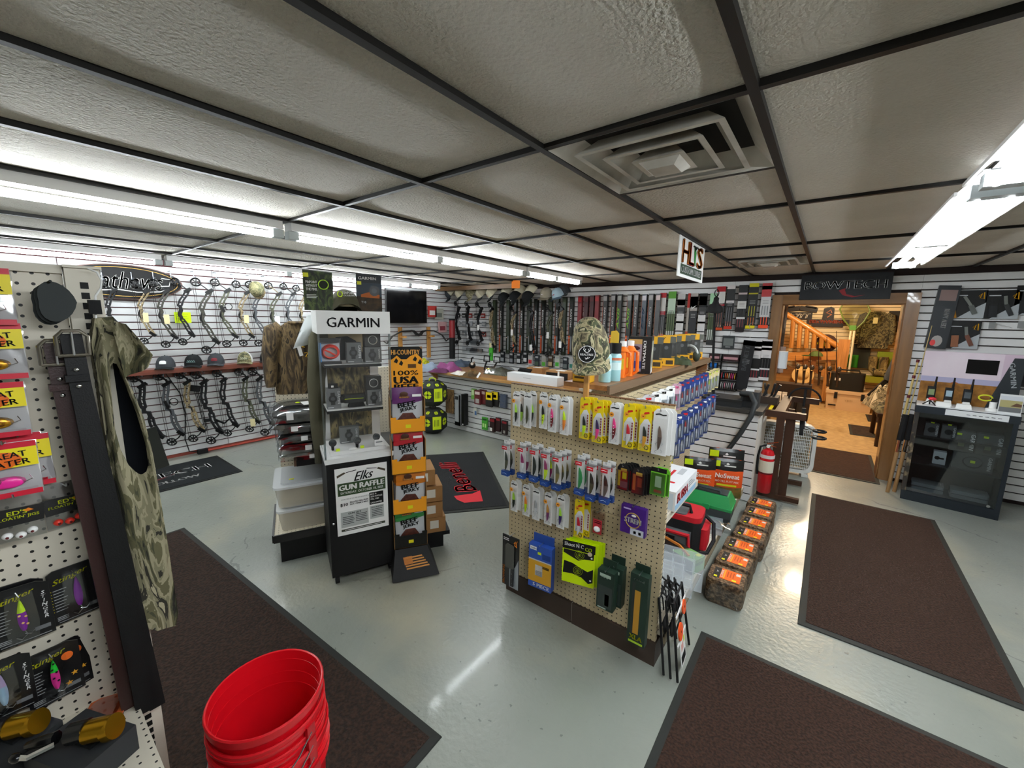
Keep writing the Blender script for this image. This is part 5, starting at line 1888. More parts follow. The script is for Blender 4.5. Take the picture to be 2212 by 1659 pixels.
heap('paper_bag', 'crumpled white and kraft paper bag on the counter edge', 'bag', (-4.06,4.049,0.873),.24,.17,.05, M('d8ccb8', .7, mix=(6, 'f0ece4')),-.2,6, 'paper')
heap('folded_garment', 'brown camouflage pouch with a white tag on the counter edge', 'pouch', (-3.817,4.029,0.873),.20,.15,.09, M('6a5230', .8, mix=(18, '3a2c18')),0,7)
t = thing('paper_tag', 'white paper tag hanging from the brown pouch on the counter', 'tag', (-3.637,4.001,0.875))
obj('tag_card', G().box((0,-.02,.03),(.03,.003,.08), WHITE, (-.5,.3,0)), t)
t = thing('black_reel', 'black bow-fishing reel bundle standing on the counter', 'reel', (-4.333,4.594,0.873))
g = G()
g.ell((0,0,.06),(.06,.05,.05), MATTE, 12,8)
g.tube([(-.02,0,.10),(-.01,0,.17),(.02,0,.18)], .012, MATTE, 6)
obj('body', g, t)
obj('crank', G().tube([(.03,-.04,.07),(.09,-.06,.09),(.10,-.06,.13)], .006, CHROME, 5), t)
obj('dial', G().cyl((.05,-.05,.09),(.055,-.065,.09),.022, M('d8d4c8', .4),12), t)
# black bow press with two square loops
pz = (-4.008,4.681,0.873)
t = thing('bow_press', 'black bow press with two square loop handles on the counter', 'tool', pz)
for s_ in (-1,1):
 g = G()
 c_ = .10 * s_
 g.tube([(c_ - .06,0,.13),(c_ - .05,.0,.215),(c_ + .05,0,.215),(c_ + .06,0,.13)], .011, MATTE, 6, True)
 obj('loop_handle', g, t)
obj('stem', G().tube([(-.10,0,.13),(-.12,-.02,.05),(-.12,-.03,0)], .013, MATTE, 6), t)
obj('stem', G().tube([(.10,0,.13),(.06,-.02,.05),(.05,-.03,0)], .013, MATTE, 6), t)
obj('cross_bar', G().tube([(-.12,-.02,.05),(.06,-.02,.05)], .012, MATTE, 6), t)
t = heap('wrapped_garment', 'plastic-wrapped camouflage garment with a yellow sticker on the counter', 'clothing', (-3.654,4.45,0.873),.40,.28,.10, GRNC, .05,8)
rn = random.Random(12)
g = G()
g.grid(lambda u, v: ((u - .5) * .42,(v - .5) * .30,.015 + .10 * max(0., 1 - (2 * abs(u - .5)) ** 3) ** .6 * max(0., 1 - (2 * abs(v - .5)) ** 3) ** .6 + .012 * rn.random()),18, 14, wrapM)
obj('plastic_wrap', g, t)
obj('yellow_sticker', G().ell((-.12,-.11,.075),(.03,.02,.006), M('e0dc20', .5),10,4), t)
wb0, wb1 = (-3.263,3.64,0.877),(-2.558,3.765,0.877)
t = thing('long_box', 'long plain white cardboard box lying along the counter edge', 'box', (-3.20,4.12,.8735), R(-1))
obj('carton', G().b2((-.02,-.05,0),(.74,.10,.105), M('e6e8ea', .5)), t)
obj('faint_print', G().rect(.24,.055,.36,.061,-.0508, M('b8babc', .5)), t)
def parcel(label, p, w, d, h, rz, m, lab=True, dark=None):
 t = thing('cardboard_box', label, 'box', p, rz)
 obj('carton', G().b2((-w / 2,-d / 2,0),(w / 2, d / 2, h), m), t)
 if lab:
  obj('shipping_label', G().b2((-.06,-.05, h),(.06,.05, h + .001), PAPER), t)
 obj('tape', G().b2((-w / 2 - .0005,-.02, h),(w / 2 + .0005,.02, h + .0008), M('c8a878', .35)), t)
 if dark:
  obj('dark_side', G().rect(-w / 2 + .01,.01, w / 2 - .05, h - .02,-d / 2 - .001, M('171514', .5)), t)
  obj('side_strip', G().rect(-.01,0,.015, h, -d / 2 - .0015, PAPER), t)
 return t
parcel('kraft cardboard box with a white label at the back of the counter', (-3.319,4.921,0.873),.26,.22,.085, R(4), kr)
parcel('wide cardboard box with a black side and white strap on the counter', (-2.691,4.534,0.873),.36,.20,.13, R(8), kr, True, True)
t = thing('pistol_case_stack', 'stack of black plastic grips beside the kraft box on the counter', 'accessory', (-3.368,4.598,0.873), R(5))
for k in range(4):
 obj('grip', G().box((.01 * k, .015 * k, .012 + .022 * k),(.20 - .01 * k, .07,.02), MATTE, (0,.03 * k, .05 * k)), t)
t = thing('orange_tool', 'orange-handled tool in a clear bag at the counter edge', 'tool', (-2.734,4.246,0.877), R(-5))
obj('handle', G().ell((-.03,0,.03),(.05,.03,.026), M('f2481c', .4),12,8), t)
obj('white_base', G().ell((-.02,-.02,.008),(.045,.025,.008), WHITE, 12,5), t)
g = G()
rn = random.Random(5)
g.grid(lambda u, v: (-.08 + .24 * u, -.06 + .14 * v, .012 + .06 * math.sin(PI * u) * math.sin(PI * v) + .01 * rn.random()),12,10, wrapM)
obj('clear_bag', g, t)

# register end: black base, printer, flexible hose, pens
t = thing('cash_register', 'flat black cash drawer base with a scanner on the dark counter end', 'register', (-.74,4.36,.8755))
obj('drawer_base', G().b2((-.17,-.14,0),(.17,.17,.07), M('26282a', .5)), t)
obj('drawer_lip', G().b2((-.175,-.145,.05),(.175,-.14,.072), M('1c1e20', .4)), t)
obj('stand_foot', G().lathe([(.05,.07),(.05,.082),(.012,.09),(.008,.16)], MATTE, 14,(-.09,-.04,0)), t)
t = thing('receipt_printer', 'dark grey receipt printer on the counter end beside the drawer', 'printer', (-.52,4.36,.8755))
obj('housing', G().bev((0,.02,.075),(.15,.17,.15), M('2e3032', .5),.02), t)
obj('paper_slot', G().b2((-.05,-.068,.06),(.03,-.064,.13), BLACK), t)
obj('paper', G().b2((-.04,-.03,.15),(.03,-.028,.175), PAPER), t)
t = thing('flexible_hose', 'thick black flexible hose curving from the counter to the floor mix bags', 'hose', (-0.664,4.1,0.423))
hp = [(-0.595,4.3,1),(-0.507,4.26,1.008),(-0.456,4.2,0.938),(-0.476,4.16,0.821),(-0.536,4.12,0.667),(-0.597,4.1,0.541),(-0.656,4.1,0.425)]
o0 = t.location
obj('hose_tube', G().tube([tuple(a - b for a, b in zip(p, o0)) for p in hp], [.024,.024,.023,.022,.021,.020,.019], M('26292a', .6),10), t)
t = thing('tool_tray', 'brown tray of black archery tools at the end of the counter by the doorway', 'tray', (-.42,4.72,.8755))
obj('tray_box', G().b2((-.06,-.10,0),(.10,.12,.07), M('2c2018', .6)), t)
for k, (x, y, a) in enumerate(((-.03,-.05,.5),(0,0,-.4),(.03,.04,.3),(.05,-.03,.7))):
 obj('tool_handle', G().bar((x, y, .05),(x + .08 * math.sin(a), y, .19),.022,.02,(MATTE, CHROME, MATTE, DKSTEEL)[k]), t)

# ------------------------------------------------------------------ lure gondola
GX0, GX1 = -1.41,-.50
t = thing('gondola_shelving', 'cream pegboard gondola covered in lure packs, brown base, in the middle of the shop', 'shelving', (-.955,1.82,0))
pegE = pegboard('c6b48f', ('X', 'Z'), rad=.0034)
pegS = pegboard('c9b995', ('Y', 'Z'), rad=.0034)
kb = M('3c3028', .55)
g = G()
g.b2((-.455,0,.705),(.455,.02,1.295), pegE)
obj('end_panel', g, t)
obj('end_panel', G().b2((-.455,0,.125),(.455,.02,.702), pegE), t)
obj('panel_cap', G().b2((-.457,-.002,1.295),(.457,.022,1.299), M('6a4a30', .6)), t)
obj('base_kick', G().b2((-.46,-.012,0),(-.003,2.26,.122), kb), t)
obj('base_kick', G().b2((.003,-.012,0),(.46,2.26,.122), kb), t)
obj('base_seam', G().b2((-.003,-.008,.01),(.003,.01,.12), M('9a948c', .5)), t)
obj('centre_panel', G().b2((-.015,.02,.12),(.015,2.24,1.303), pegS), t)
obj('top_rail', G().b2((-.03,.02,1.303),(.03,2.24,1.314), cream), t)
obj('base_deck', G().b2((.015,.02,.155),(.49,2.26,.178), pegXY), t)
obj('deck_lip', G().b2((.482,.02,.12),(.494,2.26,.176), M('a8987c', .5)), t)
obj('base_deck', G().b2((-.49,.02,.155),(-.015,2.26,.178), pegXY), t)
obj('upper_shelf', G().b2((.015,.02,.725),(.435,.66,.743), pegXY), t)
obj('shelf_lip', G().b2((.43,.02,.705),(.440,.66,.742), cream), t)
obj('shelf_bracket', G().prism([(.0,.72),(.40,.72),(.0,.60)], .64,.646, cream, 'xz', Matrix.Translation((.015,0,0))), t)
obj('end_board', G().b2((-.06,2.20,1.0),(.10,2.235,1.312), wood('8a5a34', '6e4426', 'Z', 5,.5)), t)

def prongs(t, h, back, z=None):
 g = G()
 g.tube([(0, back, h),(0,-.012, h),(0,-.016, h + .010)], .0018, STEEL, 5)
 obj('prong', g, t)

CARD = M('f6f6f4', .4)
def lure_geo(g, c1, c2, L=.10, z0=.03, y=-.007, w=.011, bend=.0, spots=None):
 pr = [(.15,0),(.55,.12),(.95,.35),(1., .55),(.8,.8),(.35,.96),(.1,1.)]
 for (ra, za),(rb, zb) in zip(pr, pr[1:]):
  m = c2 if (za + zb) / 2 > .62 else c1
  n = 8
  vs = []
  for r, z in ((ra, za),(rb, zb)):
   for j in range(n):
    a = 2 * PI * j / n
    vs.append((r * w * math.cos(a) + bend * math.sin(PI * z) - bend * .5, y + r * w * .55 * math.sin(a), z0 + z * L))
  g.add(vs, [(j, (j + 1) % n, (j + 1) % n + n, j + n) for j in range(n)], m, True)
 if spots:
  for k in range(4):
   g.disc(bend * .4, z0 + L * (.25 + .14 * k),.0028, y - w * .6, spots, 7)
TIP = M('9a9ea2', .35,.8)
def trebles(g, z0, L, y=-.008):
 for z in (z0 + L * .28, z0 - .004):
  g.tube([(.008, y, z + .008),(.017, y, z),(.012, y - .002, z - .006)], .0009, TIP, 3)
  g.tube([(-.006, y, z + .004),(-.015, y, z - .004),(-.01, y - .002, z - .010)], .0009, TIP, 3)
PKM = {}
def white_pack(label, p, c1, c2, group, front=True, dot=True, w=.050, h=.195, spots=None, rz=0.):
 t = thing('lure_pack', label, 'lure', p, rz, group)
 key = (w, h)
 if key not in PKM:
  g = G()
  g.prism([(-w / 2,0),(w / 2,0),(w / 2, h * .92),(w * .28, h),(-w * .28, h),(-w / 2, h * .92)], -.001,.001, CARD)
  b = G()
  b.prism([(-w * .44,.008),(w * .44,.008),(w * .44, h * .80),(-w * .44, h * .80)], -.013,-.0015, clear('ffffff', .07,.1))
  k = G()
  k.tube([(-w * .36,-.0018, h * .875),(-w * .1,-.0018, h * .895),(w * .12,-.0018, h * .875),(w * .36,-.0018, h * .885)], .0032, TBLACK, 4)
  PKM[key] = (mesh(g, 'card'), mesh(b, 'blister'), mesh(k, 'brand_mark'))
 for me, nm in zip(PKM[key], ('card', 'blister', 'brand_mark')):
  if nm == 'card' or front:
   obj(nm, me, t)
 if front:
  g = G()
  lure_geo(g, c1, c2, h * .52, h * .12,-.007,.009,.004, spots)
  trebles(g, h * .12, h * .52)
  obj('lure', g, t)
  if dot:
   g = G()
   g.disc(-w * .22, h * .73,.0115,-.0140, M('f0a030', .5),12)
   g.rect(-w * .22 - .005, h * .73 - .002,-w * .22 + .005, h * .73 + .003,-.0145, M('7a3a10', .5))
   obj('price_dot', g, t)
  prongs(t, h * .965,.07)
 return t
def yellow_pack(label, p, c1, c2, group, front=True, w=.054, h=.205):
 t = thing('lure_pack', label, 'lure', p, 0, group)
 key = ('y', w, h)
 if key not in PKM:
  g = G()
  g.prism([(-w / 2,0),(w / 2,0),(w / 2, h * .94),(w * .4, h),(-w * .4, h),(-w / 2, h * .94)], -.001,.001, M('f0d414', .4))
  b = G()
  b.prism([(-w * .42, h * .16),(w * .44, h * .16),(w * .44, h * .62),(w * .2, h * .72),(-w * .1, h * .70),(-w * .42, h * .55)], -.0016,-.0012, M('e4e4e4', .4))
  b.rect(w * .24, h * .2, w * .36, h * .6,-.0018, M('8a1a28', .5))
  for q in range(6):
   b.rect(w * .24, h * (.22 + q * .065), w * .36, h * (.235 + q * .065),-.0022, M('e8e4e0', .5))
  b.tube([(w * .2 + .009 * math.cos(a),-.0016, h * .085 + .009 * math.sin(a)) for a in [2 * PI * i / 12 for i in range(12)]], .0013, TBLACK, 4, True)
  b.poly([(-w * .2, h * .80),(w * .3, h * .84),(w * .26, h * .88),(-w * .1, h * .86)], -.0016, M('c8281c', .5))
  k = G()
  k.prism([(-w * .42, h * .04),(w * .40, h * .04),(w * .40, h * .62),(-w * .42, h * .62)], -.013,-.0025, clear('ffffff', .07,.1))
  PKM[key] = (mesh(g, 'card'), mesh(b, 'print'), mesh(k, 'blister'))
 for me, nm in zip(PKM[key], ('card', 'print', 'blister')):
  if nm != 'blister' or front:
   obj(nm, me, t)
 if front:
  g = G()
  lure_geo(g, c1, c2, h * .48, h * .08,-.008,.009,.006)
  trebles(g, h * .1, h * .48)
  obj('lure', g, t)
  g = G()
  g.disc(-w * .2, h * .77,.011,-.003, M('f0a030', .5),12)
  g.rect(-w * .2 - .004, h * .77 - .002,-w * .2 + .004, h * .77 + .002,-.0034, M('7a3a10', .5))
  obj('price_dot', g, t)
  prongs(t, h * .965,.07)
 return t
def box_pack(label, p, c1, c2, group, front=True, w=.046, h=.175, d=.022):
 t = thing('lure_box', label, 'lure', p, 0, group)
 key = ('b', w, h)
 if key not in PKM:
  a, b, c, e = G(), G(), G(), G()
  a.b2((-w / 2,-d, .028),(w / 2,0, h), clear('ffffff', .09,.1))
  b.b2((-w * .505,-d * 1.02,0),(w * .505,.0,.028), M('1f4388', .35))
  b.tube([(-w * .3,-d * 1.04,.012),(0,-d * 1.04,.017),(w * .3,-d * 1.04,.012)], .0012, M('b8cce8', .5),3)
  c.b2((-w * .45,-d * 1.03, h * .86),(w * .3,-d, h * .97), M('c81e2c', .4))
  c.tube([(-w * .34,-d * 1.06, h * .91),(-w * .1,-d * 1.06, h * .925),(w * .2,-d * 1.06, h * .91)], .0018, TWHITE, 3)
  e.b2((-w * .45,-.0015,.028),(w * .45,0, h * 1.12), M('f2f2f0', .4))
  e.b2((-w * .5,-d, h),(w * .5,0, h + .004), clear('d4dade', .35,.1))
  PKM[key] = (mesh(a, 'clear_case'), mesh(b, 'base'), mesh(c, 'label_panel'), mesh(e, 'back_card'))
 for me, nm in zip(PKM[key], ('clear_case', 'base', 'label_panel', 'back_card')):
  obj(nm, me, t)
 g = G()
 lure_geo(g, c1, c2, h * .62,.028,-d * .5,.011,.008)
 obj('lure', g, t)
 if front:
  prongs(t, h * 1.09,.06)
 return t
LMG, BLKL, PNK, MAR, ORL, CHT, WHL, PRC, GRL, OLL, BLU2 = M('a8e040', .3), M('18201a', .3), M('e83a86', .3), M('6e1c24', .3), M('f08a30', .3), M('c8e818', .3), M('d8dadc', .25), M('7a6a38', .3), M('1e8a48', .3), M('4a4a34', .3), M('3a5aa0', .3)
SPW = M('e8e0d8', .4)

rowg = 'lure packs in the top row of the gondola end'
for lab, p, k, kind, c1, c2, sp_ in (
 ('white lure pack with a black and lime lure, first in the top gondola row', (-1.308,1.74,1.078),0, 'w', BLKL, LMG, None),
 ('plain white lure pack just behind the first one of the top row', (-1.292,1.77,1.078),0, 'w', LMG, BLKL, None),
 ('white lure pack with a thin brown lure, second in the top gondola row', (-1.233,1.74,1.081),0, 'wn', OLL, OLL, None),
 ('white lure pack with a black and lime lure, third in the top gondola row', (-1.214,1.76,1.088),0, 'wn', BLKL, LMG, None),
 ('white lure pack with a chartreuse lure, fourth in the top gondola row', (-1.132,1.74,1.095),0, 'w', CHT, BLKL, M('101010')),
 ('white lure pack with a maroon spotted lure, left of the yellow packs', (-1.077,1.74,1.087),1, 'w', MAR, PNK, SPW),
 ('white lure pack with an orange and lime lure, beside the yellow packs', (-1.005,1.74,1.086),1, 'w', ORL, CHT, None),
 ('yellow lure pack with a lime lure, first yellow pack of the top row', (-0.893,1.74,1.087),2, 'y', CHT, BLKL, None),
 ('yellow lure pack with a pink and purple lure, second yellow pack of the top row', (-0.823,1.74,1.082),2, 'y', PNK, M('2a1c4a', .3), None),
 ('white lure pack with a maroon pink-headed lure, in between the yellow packs', (-0.739,1.74,1.093),1, 'w', MAR, PNK, SPW),
 ('yellow lure pack with a white and red lure, third yellow pack of the top row', (-0.671,1.74,1.087),2, 'y', WHL, M('c02030', .3), None),
 ('yellow lure pack with an amber and black lure, last yellow pack of the top row', (-0.596,1.74,1.09),2, 'y', M('d89a28', .3), BLKL, None),
 ('large white lure pack with a dark brown lure, last in the top row', (-0.53,1.74,1.086),2, 'W', M('4a3a34', .3), M('6a564c', .3), None)):
 fn = yellow_pack if kind == 'y' else white_pack
 kw = {} if kind == 'y' else dict(dot='n' not in kind and kind != 'W', spots=sp_)
 if kind == 'W':
  kw.update(w=.064, h=.205)
 fn(lab, p, c1, c2, rowg, True, **kw)
 for q in range(k):
  kw2 = dict(w=.064, h=.205) if kind == 'W' else {}
  fn(('second ', 'third ')[q] + lab.split(' lure pack')[0] + ' lure pack from the front on the hook ' + lab.split(' lure pack ')[1].split(',')[0], (p[0] + .012 * (q + 1), p[1] + .016 * (q + 1), p[2] + .001), c1, c2, rowg, False, **kw2)
rowg = 'clear lure boxes in the second row of the gondola end'
for i, (p, c1, c2, k) in enumerate((((-1.337,1.7,0.801), OLL, BLKL, 1),((-1.228,1.7,0.813), WHL, M('8a1c5a', .3),1),((-1.149,1.7,0.816), BLKL, BLKL, 1),((-1.078,1.7,0.812), CHT, M('8a1c5a', .3),1),((-1.008,1.7,0.809), PRC, OLL, 2),
                                   ((-0.879,1.7,0.821), GRL, GRL, 1),((-0.818, 1.7,0.808), OLL, BLKL, 1),((-0.746,1.7,0.816), M('5a5a54', .3), BLKL, 1))):
 cn = ('olive and black', 'silver and magenta', 'black', 'chartreuse and magenta', 'gold perch', 'bright green', 'dark olive', 'grey')[i]
 box_pack('clear red-labelled lure box with %s lure, %s in the second gondola row' % (cn, ordn[i]), p, c1, c2, rowg)
 for q in range(k):
  box_pack('clear lure box, %s back on the hook of the %s one, second row' % (('next', 'last')[q], cn),(p[0] + .010 * (q + 1), p[1] + .030 * (q + 1), p[2] + .001), c2, c1, rowg, False)
def blis(label, p, w, h, body, prints, group, front=True, seed=0):
 t = thing('hook_pack', label, 'fishing tackle', p, 0, group)
 g = G()
 g.prism([(-w / 2,0),(w / 2,0),(w / 2, h * .86),(w * .3, h),(-w * .3, h),(-w / 2, h * .86)], -.002,.001, body)
 obj('card', g, t)
 obj('blister', G().b2((-w * .45,-.010, h * .05),(w * .45,-.0022, h * .8), clear('e8eaec', .2,.1)), t)
 if front:
  g = G()
  for x0_, z0_, x1_, z1_, m_ in prints:
   g.rect((x0_ - .5) * w, z0_ * h, (x1_ - .5) * w, z1_ * h, -.0028, m_)
  obj('print', g, t)
  prongs(t, h * .93,.06)
for nm, p, pr, k in (('yellow-marked', (-0.686,1.75,0.878),((.08,.15,.3,.75, M('c8b820', .5)),(.45,.45,.8,.7, M('d8e020', .5)),(.3,.72,.8,.85, M('b8943c', .5)),(.3,.1,.9,.35, M('4a5058', .5))),4),
                     ('brown fish-marked', (-0.613,1.75,0.876),((.08,.15,.3,.75, M('b06a30', .5)),(.45,.3,.8,.65, M('8a3a20', .5)),(.3,.72,.8,.85, M('b8943c', .5))),4)):
 blis('black blister hook pack, %s, in front of a thick row on the gondola end' % nm, p, .058,.125, M('17181a', .4), pr, 'black hook packs on the gondola end')
 for q in range(k):
  blis('black blister hook pack, %s behind the %s front one' % (ordn[q], nm),(p[0] + .008 * (q + 1), p[1] + .013 * (q + 1), p[2]),.058,.125, M('17181a', .4),(), 'black hook packs on the gondola end', False)
blis('bright green blister pack with a clear bulb, at the right of the gondola end', (-0.524,1.75,0.898),.068,.128, M('6ec02c', .4),((0,.84,1,1, BLACK),(.3,.3,.7,.7, M('b8d8a8', .4)),(.25,.1,.75,.2, M('a84a2c', .5))), 'green blister packs')
p = (-0.514,1.77,0.896)
blis('bright green blister pack behind the one with the clear bulb', p, .068,.128, M('6ec02c', .4),(), 'green blister packs', False)
rowg = 'lure packs in the third row of the gondola end'
for i, (p, c1, c2) in enumerate((((-1.321,1.75,0.568), BLKL, LMG),((-1.236,1.75,0.568), CHT, ORL),((-1.169,1.75,0.565), WHL, M('a8aaac', .3)),((-1.09,1.75,0.564), M('7a3a6a', .3), M('c08a40', .3)),((-1.012,1.75,0.57), M('3a2a6a', .3), LMG))):
 cn = ('black and lime', 'chartreuse and orange', 'silver', 'purple and amber', 'violet and lime')[i]
 white_pack('white lure pack with %s lure, %s in the third gondola row' % (cn, ordn[i]), p, c1, c2, rowg, True, i != 2,.048,.185)
 white_pack('white lure pack hanging behind the %s one in the third row' % cn, (p[0] + .014, p[1] + .022, p[2] + .003), c1, c2, rowg, False, False, .048,.185)
p = (-0.898,1.74,0.563)
yellow_pack('single-file yellow lure pack low on the gondola end, with a white and red lure', p, WHL, M('c02030', .3), rowg)
yellow_pack('yellow lure pack right behind the low one with the white and red lure', (p[0] + .02, p[1] + .03, p[2] + .004), WHL, PNK, rowg, False)
p = (-0.806,1.78,0.604)
t = hung('red-carded clear pack with a white bobber, low in the middle of the gondola end', p, .062,.115,.02, clear('efe6e4', .2,.1),((.12,.05,.88, .7, M('a8222c', .4)),(.2,.52,.8,.56, WHITE),(.2,.6,.8,.63, WHITE)))
obj('bobber', G().ell((.0,-.024,.030),(.018, .010,.015), WHITE, 12,8), t)
p = (-0.621,1.765,0.68)
t = hung('purple line box with a gold ring on the right of the gondola end', p, .118, .135,.028, M('3c1470', .35),((.42,.0,.95,.24, M('c0c4cc', .5)),(.55,.06,.65,.16, PAPER),(.75,.06,.85,.16, PAPER),(.1,.88, .4,.93, M('c8b8e0', .5))), 'fishing line', 'line_box')
txt(t, 'STREN', 0,.070, TWHITE, wd=.078, h=.024, y=-.0305, bold=.05)
g = G()
g.tube([(.034 * math.cos(a),-.0295,.07 + .036 * math.sin(a)) for a in [2 * PI * i / 20 for i in range(20)]], .0022, M('c8a848', .4,.3),4, True)
g.ell((.004,-.0295,.094),(.012,.001,.006), WHITE, 8,4)
obj('ring_mark', g, t)
# bottom row
p = (-1.305,1.71,0.122)
t = hung('carded cleaver knife with orange lettering, at the lower left of the gondola end', p, .118, .315,.006, M('121214', .35),((.45,.0,1,.42, M('9aa0a4', .4)),), 'knife', 'knife_pack')
g = G()
g.poly([(.0,.0),(.059,.0),(.059,.19),(.02,.10)], -.0072, M('9aa0a4', .4))
g.tube([(.025,-.0075,.28),(.035,-.0075,.295),(.03,-.0075,.27),(.045,-.0075,.262),(.04,-.0075,.285),(.048,-.0075,.30)], .0022, TORANGE, 4)
g.rect(-.05,.294,-.012,.298,-.0072, TWHITE)
g.rect(-.05,.284,-.012,.288, -.0072, TWHITE)
obj('emblem', g, t)
g = G()
g.prism([(-.032,.12),(.03,.12),(.03,.265),(-.02,.27),(-.032,.255)], -.014,-.009, M('5c5c58', .35,.6))
obj('blade', g, t)
g = G()
g.prism([(.008,.015),(.028,.015),(.03,.10),(.03,.125),(.01,.12)], -.018, -.009, M('1c1c1e', .4))
for z in (.035,.065,.095):
 g.disc(.02, z, .0025,-.0185, CHROME, 8)
obj('handle', g, t)
txt(t, 'BROWNING', -.047,.065, TORANGE, wd=.115, h=.015, y=-.0075, rot=PI / 2, bold=.03)
p = (-1.117,1.76,0.185)
t = hung('blue and yellow boxed 5 PIECE rod rest kit on the gondola end', p, .142,.255,.04, M('2a50a8', .4),((0,.14,1,.66, M('d09a28', .45)),(0,.64,1,.67, PAPER),(.06,.88, .35,.96, PAPER),(.4,.8,.55,.86, M('c8e020', .5)),(.6,.72,.95,.84, M('1c3878', .5)),(.3,.3,.62,.55, PAPER),(.32,.3,.6,.42, M('3a8ac8', .5)),(.6,.5,.9,.56, M('4a3a20', .5))), 'kit', 'boxed_kit')
txt(t, '5 PIECE', .01,.020, TWHITE, wd=.10, h=.020, y=-.042, bold=.03)
txt(t, 'Caldwell', -.035,.235, M('14306a', .5), wd=.045, h=.009, y=-.042, bold=.02)
obj('header_tab', G().b2((-.06,-.006,.255),(.066,0,.305), M('24468f', .4)), t)
t.rotation_euler = (0,0, R(5))
p = (-0.891,1.74,0.303)
tgt = M('0c0c0c', .5)
neon = M('d2f000', .5)
for q in range(4):
 lab = ('front neon target pack with black bullseye prints on the gondola end', 'neon target pack, second of the stack on the gondola end', 'neon target pack, third of the stack on the gondola end', 'neon target pack, rearmost of the stack on the gondola end')[q]
 t = thing('target_pack', lab, 'target', (p[0] + .010 * q, p[1] + .016 * q, p[2] + .002 * q), R(14), 'neon target packs on the gondola end')
 w, h = .17,.235
 obj('sheet', G().b2((-w / 2,-.002,0),(w / 2,.001, h), neon), t)
 if q == 0:
  g = G()
  g.rect(-w / 2, h * .80, w / 2, h, -.0026, tgt)
  g.poly([(-.08,.185),(.06,.185),(.08,.19),(.078,.155),(.03,.15),(.0,.135),(-.04,.15),(-.08,.165)], -.0026, tgt)
  g.poly([(-.08,.05),(-.075,.12),(-.03,.115),(.02,.095),(.05,.085),(.078,.105),(.078,.03),(.055,.02),(.02,.045),(-.03,.055)], -.0026, tgt)
  obj('black_print', g, t)
  g = G()
  for cx_, cz_ in ((.005,.168),(.0,.078)):
   for rr in (.008,.016,.024):
    g.tube([(cx_ + rr * math.cos(2 * PI * i / 16),-.0032, cz_ + rr * math.sin(2 * PI * i / 16)) for i in range(16)], .0007, M('b8d000', .5),3, True)
   g.disc(cx_, cz_, .003,-.0032, M('b8d000', .5),8)
  for x, z in ((.068,.165),(.066,.04)):
   g.disc(x, z, .005,-.0032, TWHITE, 10)
  g.disc(.058,.185,.012,-.0034, M('c8b8a0', .5),12)
  obj('ring_print', g, t)
  txt(t, 'Shoot N C', -.025,.216, TWHITE, wd=.10, h=.020, y=-.0036, bold=.03)
  txt(t, 'CO', .05,.208, M('b8d000', .5), wd=.034, h=.020, y=-.0038, bold=.04)
  prongs(t, h * .97,.07)
dg_ = M('1c2e24', .45)
for q, (p, lab) in enumerate((((-0.71,1.72,0.285), 'front dark green hanging box on the lower gondola end'),((-0.687,1.765,0.293), 'rear dark green hanging box on the lower gondola end'))):
 t = hung(lab, p, .085,.20,.045, dg_, ((.08,.06,.92,.62, M('26302c', .3)),(.5,.12,.75,.42, M('8a8a28', .5)),(.15,.85,.8,.93, M('b8c8b8', .5)),(.1,.02,.6,.05, M('b8c8b8', .5))), 'kit', 'boxed_kit', 'dark green boxes on the gondola end')
 obj('header_tab', G().b2((-.035,-.004,.20),(.035,0,.24), dg_), t)
 txt(t, 'AMP', 0,.175, M('b8c8b8', .5), wd=.04, h=.016, y=-.047, bold=.02, shear=.3)
p = (-0.563,1.755,0.148)
t = hung('tall narrow dark green box with a wooden strip, lower right of the gondola end', p, .085,.36,.04, dg_, ((.3,.16,.62,.78, M('b8862c', .5)),(.14,.14,.3,.88, M('141c18', .4)),(.1,.02,.9,.05, M('a8c82c', .5))), 'kit', 'boxed_kit')
obj('header_tab', G().b2((-.035,-.004,.36),(.035,0,.395), dg_), t)
txt(t, 'XLA', .0,.040, M('d0d020', .5), wd=.06, h=.024, y=-.0425, bold=.04)
txt(t, 'Caldwell', .0,.335, M('c0ccc0', .5), wd=.05, h=.012, y=-.0425, bold=.01)

# lures hung along the right-hand side (they face the aisle)
def side_pack(label, y, z, x, col, mark, group, k0=0):
 t = thing('lure_card', label, 'lure', (x, y, z), R(58 + (k0 * 7) % 13), group)
 key = ('s', col, mark)
 if key not in PKM:
  w, h = .082,.175
  g, b = G(), G()
  g.prism([(-w / 2,0),(w / 2,0),(w / 2, h * .95),(w * .3, h),(-w * .3, h),(-w / 2, h * .95)], -.001,.001, col)
  b.b2((-w * .4,-.012, h * .08),(w * .4,-.0015, h * .62), clear('eef2f6', .25,.1))
  k = G()
  k.rect(-w * .32, h * .82, w * .2, h * .9,-.002, mark)
  k.rect(w * .3, h * .1, w * .38, h * .75,-.002, M('c8d0dc', .5))
  lure_geo(k, WHL, mark, h * .45, h * .12,-.006,.008)
  s_ = G()
  s_.tube([(0,.10, h * .97),(0,-.05, h * .97),(0,-.056, h * .97 + .012)], .002, STEEL, 5)
  PKM[key] = [mesh(a, n) for a, n in ((g, 'card'),(b, 'blister'),(k, 'lure'),(s_, 'prong'))]
 for me, nm in zip(PKM[key], ('card', 'blister', 'lure', 'prong')):
  obj(nm, me, t)
NAVY = M('1e3474', .4)
CLR = M('c8c8cc', .4)
CRM = M('cfc08c', .5)
